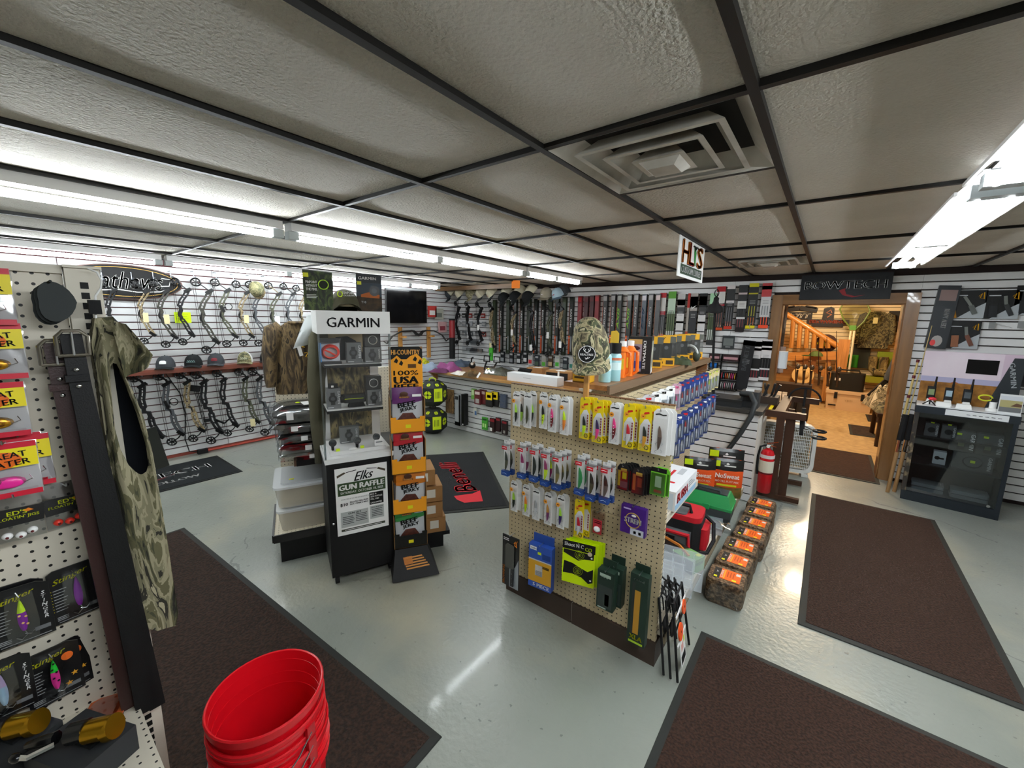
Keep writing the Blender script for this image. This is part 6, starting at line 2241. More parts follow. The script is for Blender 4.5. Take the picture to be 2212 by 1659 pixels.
for r, (zr, xr, n, ya, yb, cnm) in enumerate(((1.09,-.74,16,1.93,3.86, 'top'),(.90,-.70,13,2.02,3.62, 'second'),(.735,-.74,11,2.25,3.60, 'third'))):
 for k in range(n):
  y = ya + (yb - ya) * k / (n - 1)
  if r == 0:
   col, mk, nm = ((M('e0c820', .4), RED, 'yellow') if k == 0 else (CLR, RED, 'clear red-marked') if k < 3 else (CARD, TBLACK, 'white') if k < 6 else (M('c8a0b0', .4), PNK, 'pink and clear') if k < 7 else (NAVY, RED, 'navy blue') if k < 13 else (CRM, CHT, 'pale yellow'))
  elif r == 1:
   col, mk, nm = (NAVY, RED if k % 3 == 0 else WHITE, 'navy blue')
  else:
   col, mk, nm = (CLR, PNK, 'clear') if k < 3 else (M('e0c820', .4), ORANGE, 'yellow') if k == 3 else (NAVY, WHITE, 'navy blue')
  side_pack('%s lure card, %s from the near end, %s row of the gondola side' % (nm, (ordn + ('thirteenth', 'fourteenth', 'fifteenth', 'sixteenth'))[k], cnm), y, zr, xr, col, mk, 'lure cards in the %s row of the gondola side' % cnm, k)

# ------------------------------------------------------------------ goods on the right-hand shelves
p = (-0.553,2.106,0.744)
t = thing('knife_box', 'white boxed fillet knife set with big red lettering on the upper gondola shelf', 'box', (-.70,2.02,.7445), R(0))
g = G()
g.b2((-.02,-.06,0),(.20,.34,.10), M('e4e6e8', .45))
obj('carton', g, t)
g = G()
g.b2((.2002,-.055,.0),(.2008,.335,.03), M('9ac0dc', .5))
g.b2((.0,.02,.1002),(.05,.30,.1008), M('c83a3a', .5))
g.b2((.08,.05,.1002),(.16,.07,.1008), RED)
g.b2((.10,.05,.1002),(.115,.25,.1008), RED)
g.b2((.13,.2,.1002),(.16,.3,.1008), M('b8bcc0', .5))
for k in range(3):
 g.b2((.2002,.18, .05 + .012 * k),(.2008,.30 - .03 * k, .055 + .012 * k), GREY)
g.rect(.005,.005,.19,.09,-.0605, M('c8d8e4', .5))
obj('print', g, t)
c = txt(t, 'BUBBA', 0,0, M('d8202c', .5), wd=.19, h=.05, bold=.05)
c.location = (.2012,.07,.055)
c.rotation_euler = (PI / 2,0, PI / 2)
t = thing('torch', 'black and red torch lying beside the white knife box on the gondola shelf', 'torch', (-.60,1.90,.7445))
obj('barrel', G().tube([(0,.02,.10),(.01,-.02,.05),(.02,-.03,.005)], [.026,.02,.022], MATTE, 10), t)
obj('red_collar', G().tube([(.006,-.004,.07),(.012,-.024,.045)], .0235, RED, 10), t)
def mix_bag(label, p, sc, group='orange mix bags'):
 t = thing('mix_bag', label, 'bag', p, R(18), group)
 w, h = .25 * sc, .34 * sc
 om, bk_, pic = M('d8501c', .35), M('121212', .3), M('7a5a2c', .5, mix=(20, '3a4a20'))
 g = G()
 n = 14
 for r in range(n):
  g.grid(lambda u, v, r=r: ((u - .5) * w, -.045 * math.sin(PI * u) ** .7 * math.sin(PI * min(1,((r + v) / n) * .9 + .1)) ** .7 - .004 * math.sin(20 * u), h * (r + v) / n),8,1, bk_ if r >= 10 else om if r > 3 else pic)
 g.grid(lambda u, v: ((u - .5) * w, .045 * math.sin(PI * u) ** .7 * math.sin(PI * min(1, v * .9 + .1)), h * v),6,8, om)
 obj('pouch', g, t)
 g = G()
 g.rect(-w * .48, h * .80,-w * .22, h * .95,-.022, LIME)
 g.rect(-w * .1, h * .82, w * .25, h * .85,-.032, TWHITE)
 g.rect(-w * .3, h * .33, w * .3, h * .38,-.050, M('c8c820', .5))
 g.poly([(0, h * .92),(-.015, h * .88),(0, h * .86),(.015, h * .88)], -.03, TWHITE)
 obj('print', g, t)
 txt(t, 'NoSweat', 0, h * .60, TWHITE, wd=w * .72, h=h * .12, y=-.054, bold=.03)
 txt(t, 'NO TILL PLOT MIX', 0, h * .46, TWHITE, wd=w * .7, h=h * .05, y=-.056, bold=.03)
 return t
p1, p2, p3 = (-0.752,3.835,0.18),(-0.565,3.788, 0.18),(-0.641,4.095,0.18)
mix_bag('orange and black mix bag, left of the pair on the gondola deck', (-.75,3.62,.1795),1.0)
mix_bag('orange and black mix bag, right of the pair, by the slatwall', (-.56,3.74,.1795),1.0)
mix_bag('orange and black mix bag mostly hidden behind the right-hand one', (-.60,3.90,.1795),1.12)
t = thing('tackle_box', 'green tackle box with a dark grey base and folding handle on the gondola deck', 'tackle box', (-.60,3.33,.1795), R(2))
gm2 = M('1e8a48', .35)
g = G()
g.box((0,0,.045),(.33,.22,.09), M('3c4244', .45), None, (1.03,1.03))
obj('tray_base', g, t)
g = G()
g.box((0,0,.100),(.35,.235,.02), gm2)
g.box((0,0,.15),(.34,.225,.08), gm2, None, (.82,.66))
obj('lid', g, t)
obj('lid_top', G().box((0,0,.193),(.26,.12,.008), M('2c3436', .45)), t)
obj('carry_handle', G().tube([(-.08,-.05,.196),(-.075,-.05,.218),(.075,-.05,.218),(.08,-.05,.196)], .011, M('2c3436', .4),6), t)
obj('latch', G().box((.0,-.121,.10),(.05,.01,.04), gm2), t)
t = thing('tackle_bag', 'red, black and grey soft tackle bag with a shoulder strap on the gondola deck', 'bag', (-.66,2.76,.1795), R(4))
bkc, rdc, gyc = M('17181a', .8), M('b81a26', .7), M('55585a', .8)
obj('bag_body', G().bev((0,0,.10),(.29,.24,.20), bkc, .05,5), t)
obj('lid', G().bev((0,0,.215),(.28,.23,.04), rdc, .05,5), t)
obj('lid_panel', G().bev((-.02,-.01,.237),(.14,.19,.012), gyc, .03), t)
g = G()
g.bev((-.02,-.125,.075),(.22,.06,.13), gyc, .025)
g.tube([(-.13,-.157,.02),(-.12,-.158,.13),(.08,-.158,.13),(.09,-.157,.02)], .014, rdc, 6)
obj('front_pocket', g, t)
obj('pocket_badge', G().rect(-.09,.05,.0,.10,-.1565, M('0e0e10', .5)), t)
obj('badge_mark', G().poly([(-.08,.06),(-.045,.09),(-.01,.07),(-.045,.065)], -.1572, M('9a9ea0', .5)), t)
obj('side_pocket', G().bev((.155,.0,.09),(.05,.17,.14), rdc, .02), t)
obj('grab_handle', G().tube([(-.10,-.04,.235),(-.09,-.05,.285),(.06,-.05,.285),(.07,-.04,.235)], .012, bkc, 6), t)
obj('shoulder_strap', G().tube([(.14,.06,.20),(.20,.03,.17),(.215,-.03,.08),(.19,-.10,.02),(.08,-.17,.012),(-.02,-.19,.012)], .012, bkc, 6), t)
t = thing('clear_pack', 'clear bagged utility box lying behind the red tackle bag', 'package', (-.58,3.07,.1795), R(10))
obj('inner_box', G().b2((-.15,-.09,0),(.13,.09,.05), milky('d8dce0', .5)), t)
rn = random.Random(2)
obj('clear_bag', G().grid(lambda u, v: (-.18 + .36 * u, -.11 + .22 * v, .035 + .05 * math.sin(PI * u) * math.sin(PI * v) + .012 * rn.random()),12,10, wrapM), t)
obj('price_dot', G().b2((.03,-.05,.051),(.06,-.03,.053), M('e0e020', .5)), t)
t = thing('game_call_box', 'black and green printed box with an orange call, lying on the gondola deck', 'box', (-.585,2.50,.1795), R(-20))
obj('carton', G().b2((-.17,-.06,0),(.13,.06,.085), M('131614', .4)), t)
g = G()
g.add([(-.02,-.06,.0852),(.13,-.06,.0852),(.13,.06,.0852),(.03,.06,.0852)], [(0,1,2,3)], M('6c9a58', .5))
g.add([(.1302,-.06,0),(.1302,.06,0),(.1302,.06,.085),(.1302,-.06,.085)], [(0,1,2,3)], M('7aa862', .5))
g.tube([(-.15,.03,.088),(-.02,.02,.09),(.08,-.03,.088)], .010, M('c87a34', .5),5)
g.b2((.09,.02,.0854),(.115,.05,.086), M('d8e020', .5))
for k in range(4):
 g.rect(-.10,.06 - k * .014,-.03 - .01 * (k % 2),.064 - k * .014,-.0605, GREY)
obj('print', g, t)
c = txt(t, 'AWESOME', 0,0, M('16301c', .5), wd=.09, h=.02, bold=.02)
c.location = (.1308,0,.055)
c.rotation_euler = (PI / 2,0, PI / 2)
for q in range(4):
 lab = ('clear utility box, front of the four leaning at the near end of the gondola deck', 'clear utility box, second of the four leaning on the gondola deck', 'clear utility box, third of the four leaning on the gondola deck', 'clear utility box, rearmost of the four leaning on the gondola deck')[q]
 t = thing('utility_box', lab, 'box', (-.60 + .03 * q, 2.00 + .085 * q, .18),0, 'clear utility boxes on the gondola deck', rot=(R(-18),0, R(8)))
 mk_ = milky('dfe8f0', .3)
 obj('shell', G().bev((0,0,.10),(.22,.035,.20), mk_, .012), t)
 g = G()
 for k in range(1,4):
  g.b2((-.11 + .055 * k - .001,-.0185,.01),(-.11 + .055 * k + .001,-.0178,.19), M('f4f8fa', .3))
 g.b2((-.10,-.0185,.095),(.10,-.0178,.098), M('f4f8fa', .3))
 obj('divider', g, t)

# mushroom-log style feed bales on the floor
feed = M('4a3626', .75, bump=(60,1., .02), mix=(55, '94785a', .42,.66))
def bale(label, y, dx=0.):
 t = thing('feed_bale', label, 'feed bale', (-.325 + dx, y, .002), R(random.uniform(-3,3)), 'wrapped feed bales in a row on the floor')
 o = rrect(.205,.200,.035,4)
 k = len(o)
 rings = [(.94,0),(1,.02),(1,.125),(.93,.148)]
 vs = [(x * s_, y_ * s_, z) for s_, z in rings for x, y_ in o]
 fs = [(i + k * r, (i + 1) % k + k * r, (i + 1) % k + k * r + k, i + k * r + k) for r in range(3) for i in range(k)] + [tuple(range(k - 1,-1,-1)), tuple(range(3 * k, 4 * k))]
 obj('feed_block', G().add(vs, fs, feed, True), t)
 rn = random.Random(int(y * 100))
 vs = [(x * s_ * 1.012 + rn.uniform(-.0015,.0015), y_ * s_ * 1.012 + rn.uniform(-.0015,.0015), z + (.002 if r == 3 else 0)) for r, (s_, z) in enumerate(rings) for x, y_ in o]
 obj('film_wrap', G().add(vs, fs[:-2], clear('f0ece6', .16,.12), True), t)
 g = G()
 g.b2((-.035,-.055,.1485),(.072,.060,.1502), M('f06a20', .45))
 g.b2((-.072,-.06,.1485),(-.037,.055,.1502), M('101010', .4))
 g.b2((-.066,-.056,.1503),(-.048,-.038,.1508), M('e8e020', .5))
 g.b2((-.018, -.05,.1503),(-.010,.05,.1508), M('f8a830', .5))
 g.b2((.045,.02,.1503),(.068,.045,.1508), M('e8e0d8', .5))
 g.b2((.03,-.05,.1503),(.052,-.035,.1508), M('e8e020', .5))
 for q in range(3):
  g.b2((.0 + .015 * q, -.02,.1503),(.006 + .015 * q, .04,.1507), M('c8481a', .5))
 obj('label_print', g, t)
 txt(t, 'COMAX', -.027,.0, TWHITE, wd=.085, h=.014, y=.1512, flat=True, rot=PI / 2, bold=.03)
 obj('antler_mark', G().add([(-.06,.0,.1509),(-.046,.01,.1509),(-.06,.02,.1509),(-.054,.01,.1509)], [(0,1,2,3)], TWHITE), t)
for k in range(7):
 bale('wrapped feed bale with an orange label, %s from the near end of the floor row' % ordn[k], 2.585 + .218 * k, .004 * (k % 3) + (.03 if k > 2 else 0))

# spinner target frames leaning by the gondola corner
for q in range(3):
 lab = ('front black spinner target frame with white ties and two orange discs', 'middle black spinner target frame by the gondola corner', 'rear black spinner target frame by the gondola corner')[q]
 t = thing('spinner_target', lab, 'target', (-.385 - .032 * q, 1.915,.012),0, 'spinner target frames by the gondola corner', rot=(0, R(-9), R(4)))
 g = G()
 for s_ in (-1,1):
  g.tube([(0,.135 * s_, 0),(0,.095 * s_, .36)], .0065, MATTE, 6)
 obj('leg', g, t)
 g = G()
 g.tube([(0,-.088, .355),(0,.088, .355)], .005, MATTE, 6)
 g.tube([(0,-.10,.22),(0,.10,.22)], .004, MATTE, 6)
 obj('cross_bar', g, t)
 for k in range(3):
  g = G()
  yy = -.06 + .06 * k
  g.tube([(0, yy, .355),(.006, yy, .34),(.006, yy, .28)], .0035, MATTE, 5)
  g.tube([(-.0, yy, .355),(-.025, yy, .378),(-.03, yy + .02,.383)], .005, MATTE, 5)
  obj('hanger_stem', g, t)
 for k, (yy, zz, rr) in enumerate(((-.055,.20,.040),(.045,.265,.034))):
  obj('orange_disc', G().cyl((.010, yy, zz),(.016, yy, zz), rr, M('f2581e', .45),18) if q == 0 else G().cyl((.004, yy, zz),(.008, yy, zz), rr, MATTE, 16), t)
 if q == 0:
  g = G()
  for k in range(2):
   g.disc(0,0,.006,0, MATTE, 8)
   g.v[-8:] = [(.0168,(-.055,.045)[k] + x, (.20,.265)[k] + z) for x, y, z in g.v[-8:]]
  g.b2((.008,-.10,.285),(.012,.10,.297), WHITE)
  g.b2((.006,-.11,.15),(.010,.06,.16), WHITE)
  obj('white_tie', g, t)
  g = G()
  g.b2((.006,-.07,.02),(.008,.03,.145), PAPER)
  g.b2((.0082,-.06,.03),(.0086,.02,.07), TBLACK)
  g.b2((.0082,-.05,.09),(.0086,-.01,.125), M('e0a8a0', .5))
  g.b2((.0082,-.0,.11),(.0086,.02,.14), M('c8e020', .5))
  obj('hang_card', g, t)

# ------------------------------------------------------------------ far wall: caps on hooks
CAPB = M('b8b09a', .85)
SAND = M('c8c0a6', .85)
CREAM = M('d8d2b8', .85)
LCAM = camo(('6a6650', '8c866a', 'a8a284', '56523e'),30., (1,1,1),.85)
for i, (p, lab, cm, fm, bm_) in enumerate((
 ((-5.736,5.52,2.081), 'beige cap with a dark grey front, first on the hooks by the corner', CAPB, CDG, CDG),((-5.466,5.52,2.084), 'beige cap with a charcoal brim, second on the cap hooks', SAND, CREAM, CDG),
 ((-5.196,5.52,2.07), 'camouflage cap, third on the cap hooks', LCAM, LCAM, LCAM),((-4.948,5.52,2.073), 'beige cap with a dark brim, fourth on the cap hooks', CAPB, CREAM, CDG),((-4.699,5.52,2.068), 'sand coloured cap, fifth on the cap hooks', SAND, CREAM, CDG),
 ((-4.424,5.6,2.089), 'beige mesh cap behind the first black cap', CAPB, CREAM, CAPB),((-4.372,5.45,1.965), 'black cap with a small white mark, left of the three black caps', CBK, CBK, CBK),((-4.147,5.6,2.09), 'tan mesh cap behind the second black cap', SAND, CREAM, SAND),
 ((-4.128,5.45,1.984), 'black cap with a white line mark, middle of the three black caps', CBK, CBK, CBK),((-3.911,5.6,2.085), 'pale mesh cap behind the third black cap', CREAM, CREAM, SAND),((-3.875,5.45,1.973), 'black cap, right of the three black caps', CBK, CBK, CBK),
 ((-3.549,5.45,2.011), 'taupe cap with a white mark, hanging beside the blue cap', M('8a8272', .85), M('8a8272', .85), M('7a7262', .85)),((-3.33,5.45,2), 'pale blue cap with a red mark on the cap hooks', M('9ab0bc', .85), M('9ab0bc', .85), M('4a5a68', .85)),((-3.285,5.55,2.053), 'black cap with a cream back, last on the cap hooks', CDG, CDG, CDG))):
 mk = (WHITE, 'patch') if 'white' in lab else (RED, 'patch') if 'red' in lab else None
 tilt = R(48) if i < 11 else R(20)
 c = cap('baseball_cap', lab, (p[0], p[1], p[2]), cm, fm, bm_, (tilt, R(-14 + 6 * (i % 4)), R(-38 if i < 11 else -12)), None, 'caps on the far wall hooks', 1.1)
 if mk:
  obj('emblem', G().grid(lambda u, v: (-.022 + .044 * u, -.1005 + .012 * (2 * u - 1) ** 2 + .015 * v, .05 + .012 * v),4,2, mk[0]), c)
 g = G()
 g.tube([(0, YW - p[1], .07),(0,.0,.07),(0,-.02,.05),(0,-.05,.05)], .004, M('4a4a4c', .4,.7),5)
 obj('wall_hook', g, wf, (p[0], p[1], min(p[2] + .02,2.10)))

# bows in front of the far wall
fb = [(988, 745, BK, ()),(1011,747, BK, ()),(1034,748, BK, ('white_tag', 'rest')),(1062,764, TANC, ('tag',)),(1108,760, TANC, ('white_tag',)),(1148,768, BK, ('white_tag',)),(1186,772, GRNC, ('white_tag',)),(1213,762, TANC, ('white_tag',))]
fz = [((-5.649,5.58,1.971),(-5.655,5.58,1.137)),((-5.37,5.58,1.967),(-5.371,5.58,1.134)),((-5.102,5.58,1.948),(-5.099,5.58,1.141)),((-4.792,5.58,1.944),(-4.782,5.58,1.024)),((-4.313,5.58,1.877),(-4.296,5.58,1.088)),((-3.928,5.58,1.875),(-3.903,5.58,1.051)),((-3.585,5.58,1.888),(-3.554,5.58,1.045)),((-3.355,5.58,1.929),(-3.322,5.58,1.135))]
for i, ((p, q),(u, v, m_, ex)) in enumerate(zip(fz, fb)):
 bow('%s compound bow hanging %s from the corner in front of the far wall' % (cam_n[m_], ordn[i]),(p[0] - .05,5.56, q[2]), p[2] - q[2], R(-12 + 5 * (i % 3)), m_, BKS, ex, 'bows in front of the far wall', 0, i % 2 == 1)

# arrow boxes: tall slim cartons hanging side by side
def arrow_box(label, p, h, w, kind, grp='arrow boxes along the far wall'):
 t = thing('arrow_box', label, 'arrow box', (p[0], p[1], p[2]),0, grp)
 d = .05
 key = ('a', kind, round(h, 2), w)
 if key not in PKM:
  body, top, band = {'easton': ('2e3032', 'a8a8a8', 'd8581c'), 'axis': ('2a2e2a', 'a8aca8', 'd8581c'), 'blue': ('3c4652', 'd8d4dc', 'c86a3c'), 'plain': ('4a4c4e', 'dcc8c8', 'd88a6a'), 'red': ('7a141c', 'b81c24', '3a1014'), 'case': ('3c1014', '5a1418', '8a1c22'), 'dark': ('161a14', '24281e', 'c8501c'), 'olive': ('2a3420', '3c4a2c', '1a1e14')}[kind]
  g, k = G(), G()
  g.b2((-w / 2,-d, 0),(w / 2,0, h), M(body, .4))
  k.rect(-w * .42, h * .90, w * .42, h * .975,-d - .0008, M(top, .4))
  k.rect(-w * .48,.02,-w * .05, h * .34,-d - .0008, M(band, .45))
  k.rect(w * .1,.06, w * .4, h * .33,-d - .0008, M('8c9094', .35))
  k.rect(-w * .5, h * .36,-w * .44, h * .9,-d - .0008, M(band, .45))
  k.disc(-w * .26, h * .30, w * .16,-d - .0014, M('e0c8b8', .5),8)
  PKM[key] = (mesh(g, 'carton'), mesh(k, 'print'))
 for me, nm in zip(PKM[key], ('carton', 'print')):
  obj(nm, me, t)
 if kind in ('easton', 'dark'):
  txt(t, 'EASTON', w * .05, h * .64, TWHITE, wd=h * .30, h=w * .34, y=-d - .002, rot=-PI / 2, bold=.03)
  txt(t, 'EASTON', -w * .26, h * .15, M('3a1408', .5), wd=h * .20, h=w * .2, y=-d - .002, rot=-PI / 2)
 elif kind == 'axis':
  txt(t, 'AXIS', -w * .1, h * .62, M('7ab82c', .5), wd=h * .34, h=w * .5, y=-d - .002, rot=PI / 2, bold=.03, shear=.3)
 elif kind == 'blue':
  txt(t, 'FMJ', -w * .05, h * .62, M('6a88b0', .5), wd=h * .34, h=w * .5, y=-d - .002, rot=PI / 2, bold=.03, shear=.3)
 return t
kn = {'easton': 'dark arrow box with white and orange lettering', 'axis': 'dark arrow box with green lettering', 'blue': 'slate blue arrow box', 'plain': 'plain grey arrow box', 'red': 'red plastic arrow case', 'case': 'dark red arrow case', 'dark': 'black arrow box with an orange foot', 'olive': 'olive camouflage arrow box'}
ab = [((-4.854,5.77,1.026),(-4.867,5.77,1.986), 'olive'),((-4.699,5.77,1.036),(-4.715,5.77,1.984), 'dark'),((-4.537,5.77,1.038),(-4.556,5.77,1.982), 'olive'),((-4.38,5.77,1.048),(-4.401,5.77,1.988), 'dark'),((-4.236,5.77,1.049),(-4.26,5.77,1.986), 'dark'),((-4.086,5.77,1.059),(-4.113,5.77,1.991), 'olive'),((-3.94,5.77,1.061),(-3.969,5.77,1.989), 'dark'),((-3.797,5.77,1.07),(-3.829,5.77,1.995), 'dark'),((-3.658,5.77,1.072),(-3.692,5.77,1.993), 'olive'),((-3.523,5.77,1.081),(-3.559,5.77,1.998), 'dark'),((-3.39,5.77,1.082),(-3.429,5.77,2.003), 'olive'),((-3.261,5.77,1.091),(-3.302,5.77,2.008), 'dark'),
      ((-3.111,5.77,1.116),(-3.154,5.77,2.02), 'red'),((-3.004,5.77,1.123),(-3.05,5.77,2.018), 'case'),((-2.908,5.77,1.13),(-2.955,5.77,2.023), 'case'),((-2.821,5.77,1.136),(-2.87,5.77,2.028), 'red'),((-2.689,5.77,1.123),(-2.741,5.77,2.032), 'easton'),((-2.561,5.77,1.132),(-2.615,5.77,2.036), 'easton'),((-2.465,5.77,1.125),(-2.52,5.77,2.034), 'axis'),
      ((-2.314,5.77,1.135),(-2.372,5.77,2.031), 'axis'),((-2.216,5.77,1.142),(-2.275,5.77,2.036), 'easton'),((-2.099,5.77,1.15),(-2.16,5.77,2.027), 'blue'),((-2.006,5.77,1.157),(-2.067,5.77,2.031), 'easton'),((-1.907,5.77,1.164),(-1.97,5.77,2.029), 'plain')]
cnt = {}
for p, q, k in ab:
 cnt[k] = cnt.get(k, 0) + 1
 arrow_box('%s, %s of its kind from the left' % (kn[k], ordn[cnt[k] - 1]), p, q[2] - p[2], .066, k)

# long bolt and arrow packs further right: stacked bands of colour on a card
def band_pack(label, p, q, w, bands, fork=None, grp='bolt packs on the far wall', tilt=0.):
 """bands: (from, to, colour) as shares of the height; fork=(from, to, colour) draws three shafts"""
 h = q[2] - p[2]
 t = thing('bolt_pack', label, 'bolt pack', (p[0], p[1], p[2]),0, grp, rot=(0, tilt, 0))
 obj('card', G().b2((-w / 2,-.022,0),(w / 2,0, h), M('202224', .4)), t)
 g = G()
 for a, b, c in bands:
  g.rect(-w / 2, a * h, w / 2, b * h, -.0228, M(c, .45))
 for q_ in range(3):
  g.rect(-w * .3, h * (.55 + .03 * q_), w * .3, h * (.56 + .03 * q_),-.0236, M('9a9a9a', .5))
 obj('print', g, t)
 if fork:
  g = G()
  for k in (-1,0,1):
   for a, b, c in fork:
    g.tube([(k * w * .28,-.026, a * h),(k * w * .28,-.026, b * h)], .005, M(c, .4),5)
  obj('bolt_shafts', g, t)
 return t
band_pack('red and white headed broadhead pack, right of the arrow boxes', (-1.847,5.77,1.395),(-1.869,5.77,2.039),.085,((.90,1, 'b81c28'),(.62,.90, 'd8d8d4'),(.54,.62, 'b02030'),(.08,.14, 'b8401c')),((.15,.5, '8a8a8c'),(.1,.22, 'e8d8c8')))
band_pack('green and white arrow pack on the far wall', (-1.727,5.77,1.394),(-1.753,5.77,2.055),.10,((.86,1, '5aa030'),(.55,.86, 'c8e0c8'),(.2,.55, '6a7a5a'),(0,.06, '58a83a'),(.06,.2, 'd8dcd8')),((.1,.6, '2a3a1c'),))
band_pack('dark bolt pack with an orange window above a white card', (-1.604,5.77,1.399),(-1.636,5.77,2.021),.095,((.9,1, 'c8c8c8'),(.72,.9, 'a8a4a4'),(.76,.88, 'b05030'),(.0,.58, 'e4e4e4'),(.2,.22, 'a8acb0'),(.38,.42, 'a8acb0')))
band_pack('slim red tube pack beside the white card', (-1.509,5.77,1.404),(-1.542,5.77,2.025),.03,((.7,1, 'b02a20'),(.2,.7, 'a8a29a'),(.0,.2, 'b04a24')))
t = band_pack('grey bolt pack with a white tick mark on the far wall', (-1.443,5.77,1.321),(-1.472,5.77,2.024),.088, ((.68,1, 'b8b2ac'),(.74,.94, '6a4a3c'),(0,.68, '34363a'),(.15,.26, '7a4034')))
obj('tick_mark', G().poly([(-.03,.52),(-.02,.50),(.035,.55),(-.018, .52),(-.026,.545)], -.0245, TWHITE), t)
band_pack('dark bolt pack with an orange window above the second white card', (-1.334,5.77,1.4),(-1.37,5.77,2.021),.09,((.72,1, '1c1e20'),(.76,.94, 'b0583c'),(.0,.56, 'e4e4e4'),(.2,.22, 'a8acb0'),(.38,.42, 'a8acb0')))
band_pack('pale green arrow pack behind the black desk lamp', (-1.212,5.77,1.364),(-1.258,5.77,2.019),.085,((.8,1, 'a8d8b0'),(.3,.8, '5a6a48'),(.1,.3, 'd8e0d8')),((.1,.6, '2a3a1c'),))
band_pack('red and white broadhead pack, first on the hooks right of the lamp', (-1.131,5.77,1.557),(-1.131,5.77,2.102),.10,((.88, 1, 'b01c26'),(.62,.88, 'd8d8d4'),(.56,.60, 'b02030'),(0,.06, 'c0481c')),((.12,.42, '6a3424'),(.08,.18, 'e0b090')))
band_pack('dark bolt pack with a pale head, second right of the lamp', (-1.02,5.77,1.572),(-1.022,5.77,2.109),.09,((.92,1, 'e0d8d8'),(.60,.66, 'd8d4d4'),(0,.07, 'c83a24')),((.12,.5, '6a6a6e'),(.08,.18, 'e08a70')))
band_pack('black bolt pack with white chevron card, third right of the lamp', (-0.887,5.77,1.542),(-0.9,5.77,2.111),.095,((.80,.84, 'c8b8b8'),(.50,.66, 'd8d8d4'),(.28,.32, 'd8d8d8'),(0,.1, '1c1214')),((.1,.28, '7a2a30'),(.32,.5, '141416')))
band_pack('black and yellow bolt pack right of the lamp', (-0.775,5.77,1.585),(-0.774,5.77,2.128),.10,((.92,1, 'd8d020'),(.76,.79, 'b8b030'),(0,.07, 'e8d820')),((.28,.50, 'a8a420'),(.08,.25, 'b8682c')))
band_pack('red and white bolt pack nearest the doorway casing', (-0.639,5.77,1.595),(-0.658,5.77,2.124),.10,((.70,1, 'c04a4c'),(.86,.94, '5a1c20'),(.25,.70, 'd4d4d4'),(0,.07, 'f0502c')),((.08,.25, 'f0582c'),(.3,.5, '8a8e92')))
hung('dark grey blister pack with a blade on the far wall hooks', (-0.997,5.77,1.322),.14,.17,.012, M('2c3032', .35),((.1,.25,.9,.8, M('6a706e', .4)),(.3,.12,.7,.2, M('8a8e8e', .5))), 'package', 'blister_pack')
t = band_pack('tall black lettered box leaning on the far wall', (-0.799,5.74,0.824),(-0.797,5.74,1.444),.13,((.0,1, '1c1c1e'),(.9,.99, '2c2426')), None, 'boxes by the doorway', R(4))
txt(t, 'BARNETT', -.01,.40, M('8a8e92', .5), wd=.30, h=.05, y=-.0245, rot=PI / 2, bold=.03)
obj('ring_mark', G().tube([(.035 * math.cos(a),-.024,.80 + .035 * math.sin(a)) for a in [2 * PI * i / 16 for i in range(16)]], .003, GREY, 4, True), t)
obj('stripe_mark', G().poly([(-.01,.66),(.01,.70),(.02,.70),(.0,.66)], -.024, TWHITE), t)
band_pack('white crossbow bolt pack, left of the pair by the doorway casing', (-0.679,5.77,0.951),(-0.693,5.77,1.453),.105,((.55,1, 'dcd8d8'),(.84,.96, '1c1a1a'),(.74,.80, 'c88a94'),(.3,.55, '161616'),(.26,.3, 'e0e0e0'),(.0,.08, 'd8d4d4')),((.08,.26, '8a2a34'),), 'boxes by the doorway')
band_pack('white crossbow bolt pack, right of the pair by the doorway casing', (-0.572,5.77,0.968),(-0.588, 5.77,1.463),.105,((.55,1, 'dcd8d8'),(.84,.96, '1c1a1a'),(.74,.80, 'c88a94'),(.3,.55, '161616'),(.26,.3, 'e0e0e0'),(.0,.08, 'd8d4d4')),((.08,.26, '8a2a34'),(.3,.52, '3a3a3c')), 'boxes by the doorway')

# string spools on a black rack
p = (-0.992,5.77,0.797)
t = thing('spool_rack', 'black wire rack of coloured serving thread spools on the far wall', 'rack', p)
g = G()
for x in (-.20,-.06,.14):
 g.b2((x - .008,-.02,0),(x + .008,0,.46), MATTE)
for z in (.0,.12,.25,.36):
 g.b2((-.20,-.06, z),(.14,0, z + .008), MATTE)
obj('wire_frame', g, t)
g = G()
g.b2((-.20,-.07,.38),(-.07,-.05,.46), M('2a1418', .5))
g.b2((-.04,-.07,.38),(.14,-.05,.46), M('2a1418', .5))
g.rect(-.19,.40,-.08,.43,-.0708, M('b88a90', .5))
g.rect(-.03,.40,.13,.43,-.0708, M('b88a90', .5))
obj('header', g, t)
for k, (x, z, c_) in enumerate(((-.14,.305, '1c6ab8'),(-.14,.19, 'e82a8a'),(-.13,.07, 'e8c81c'))):
 q = (p[0] + x, p[1] - .035, p[2] + z - .045)
 s_ = thing('thread_spool', ('blue', 'bright pink', 'yellow')[k] + ' thread spool in the left column of the spool rack', 'spool', q, 0, 'spools on the rack')
 obj('thread', G().cyl((-.04,0,.045),(.04,0,.045),.036, M(c_, .5),12), s_)
 g = G()
 for e in (-.045,.04):
  g.cyl((e, 0,.045),(e + .005,0,.045),.045, MATTE, 12)
 obj('flange', g, s_)
spc = ('b83a48', '2c5a6a', 'c8583c', 'e8843c', 'd8c8a8', 'e83a7a', 'e85a9a', 'd8a030')
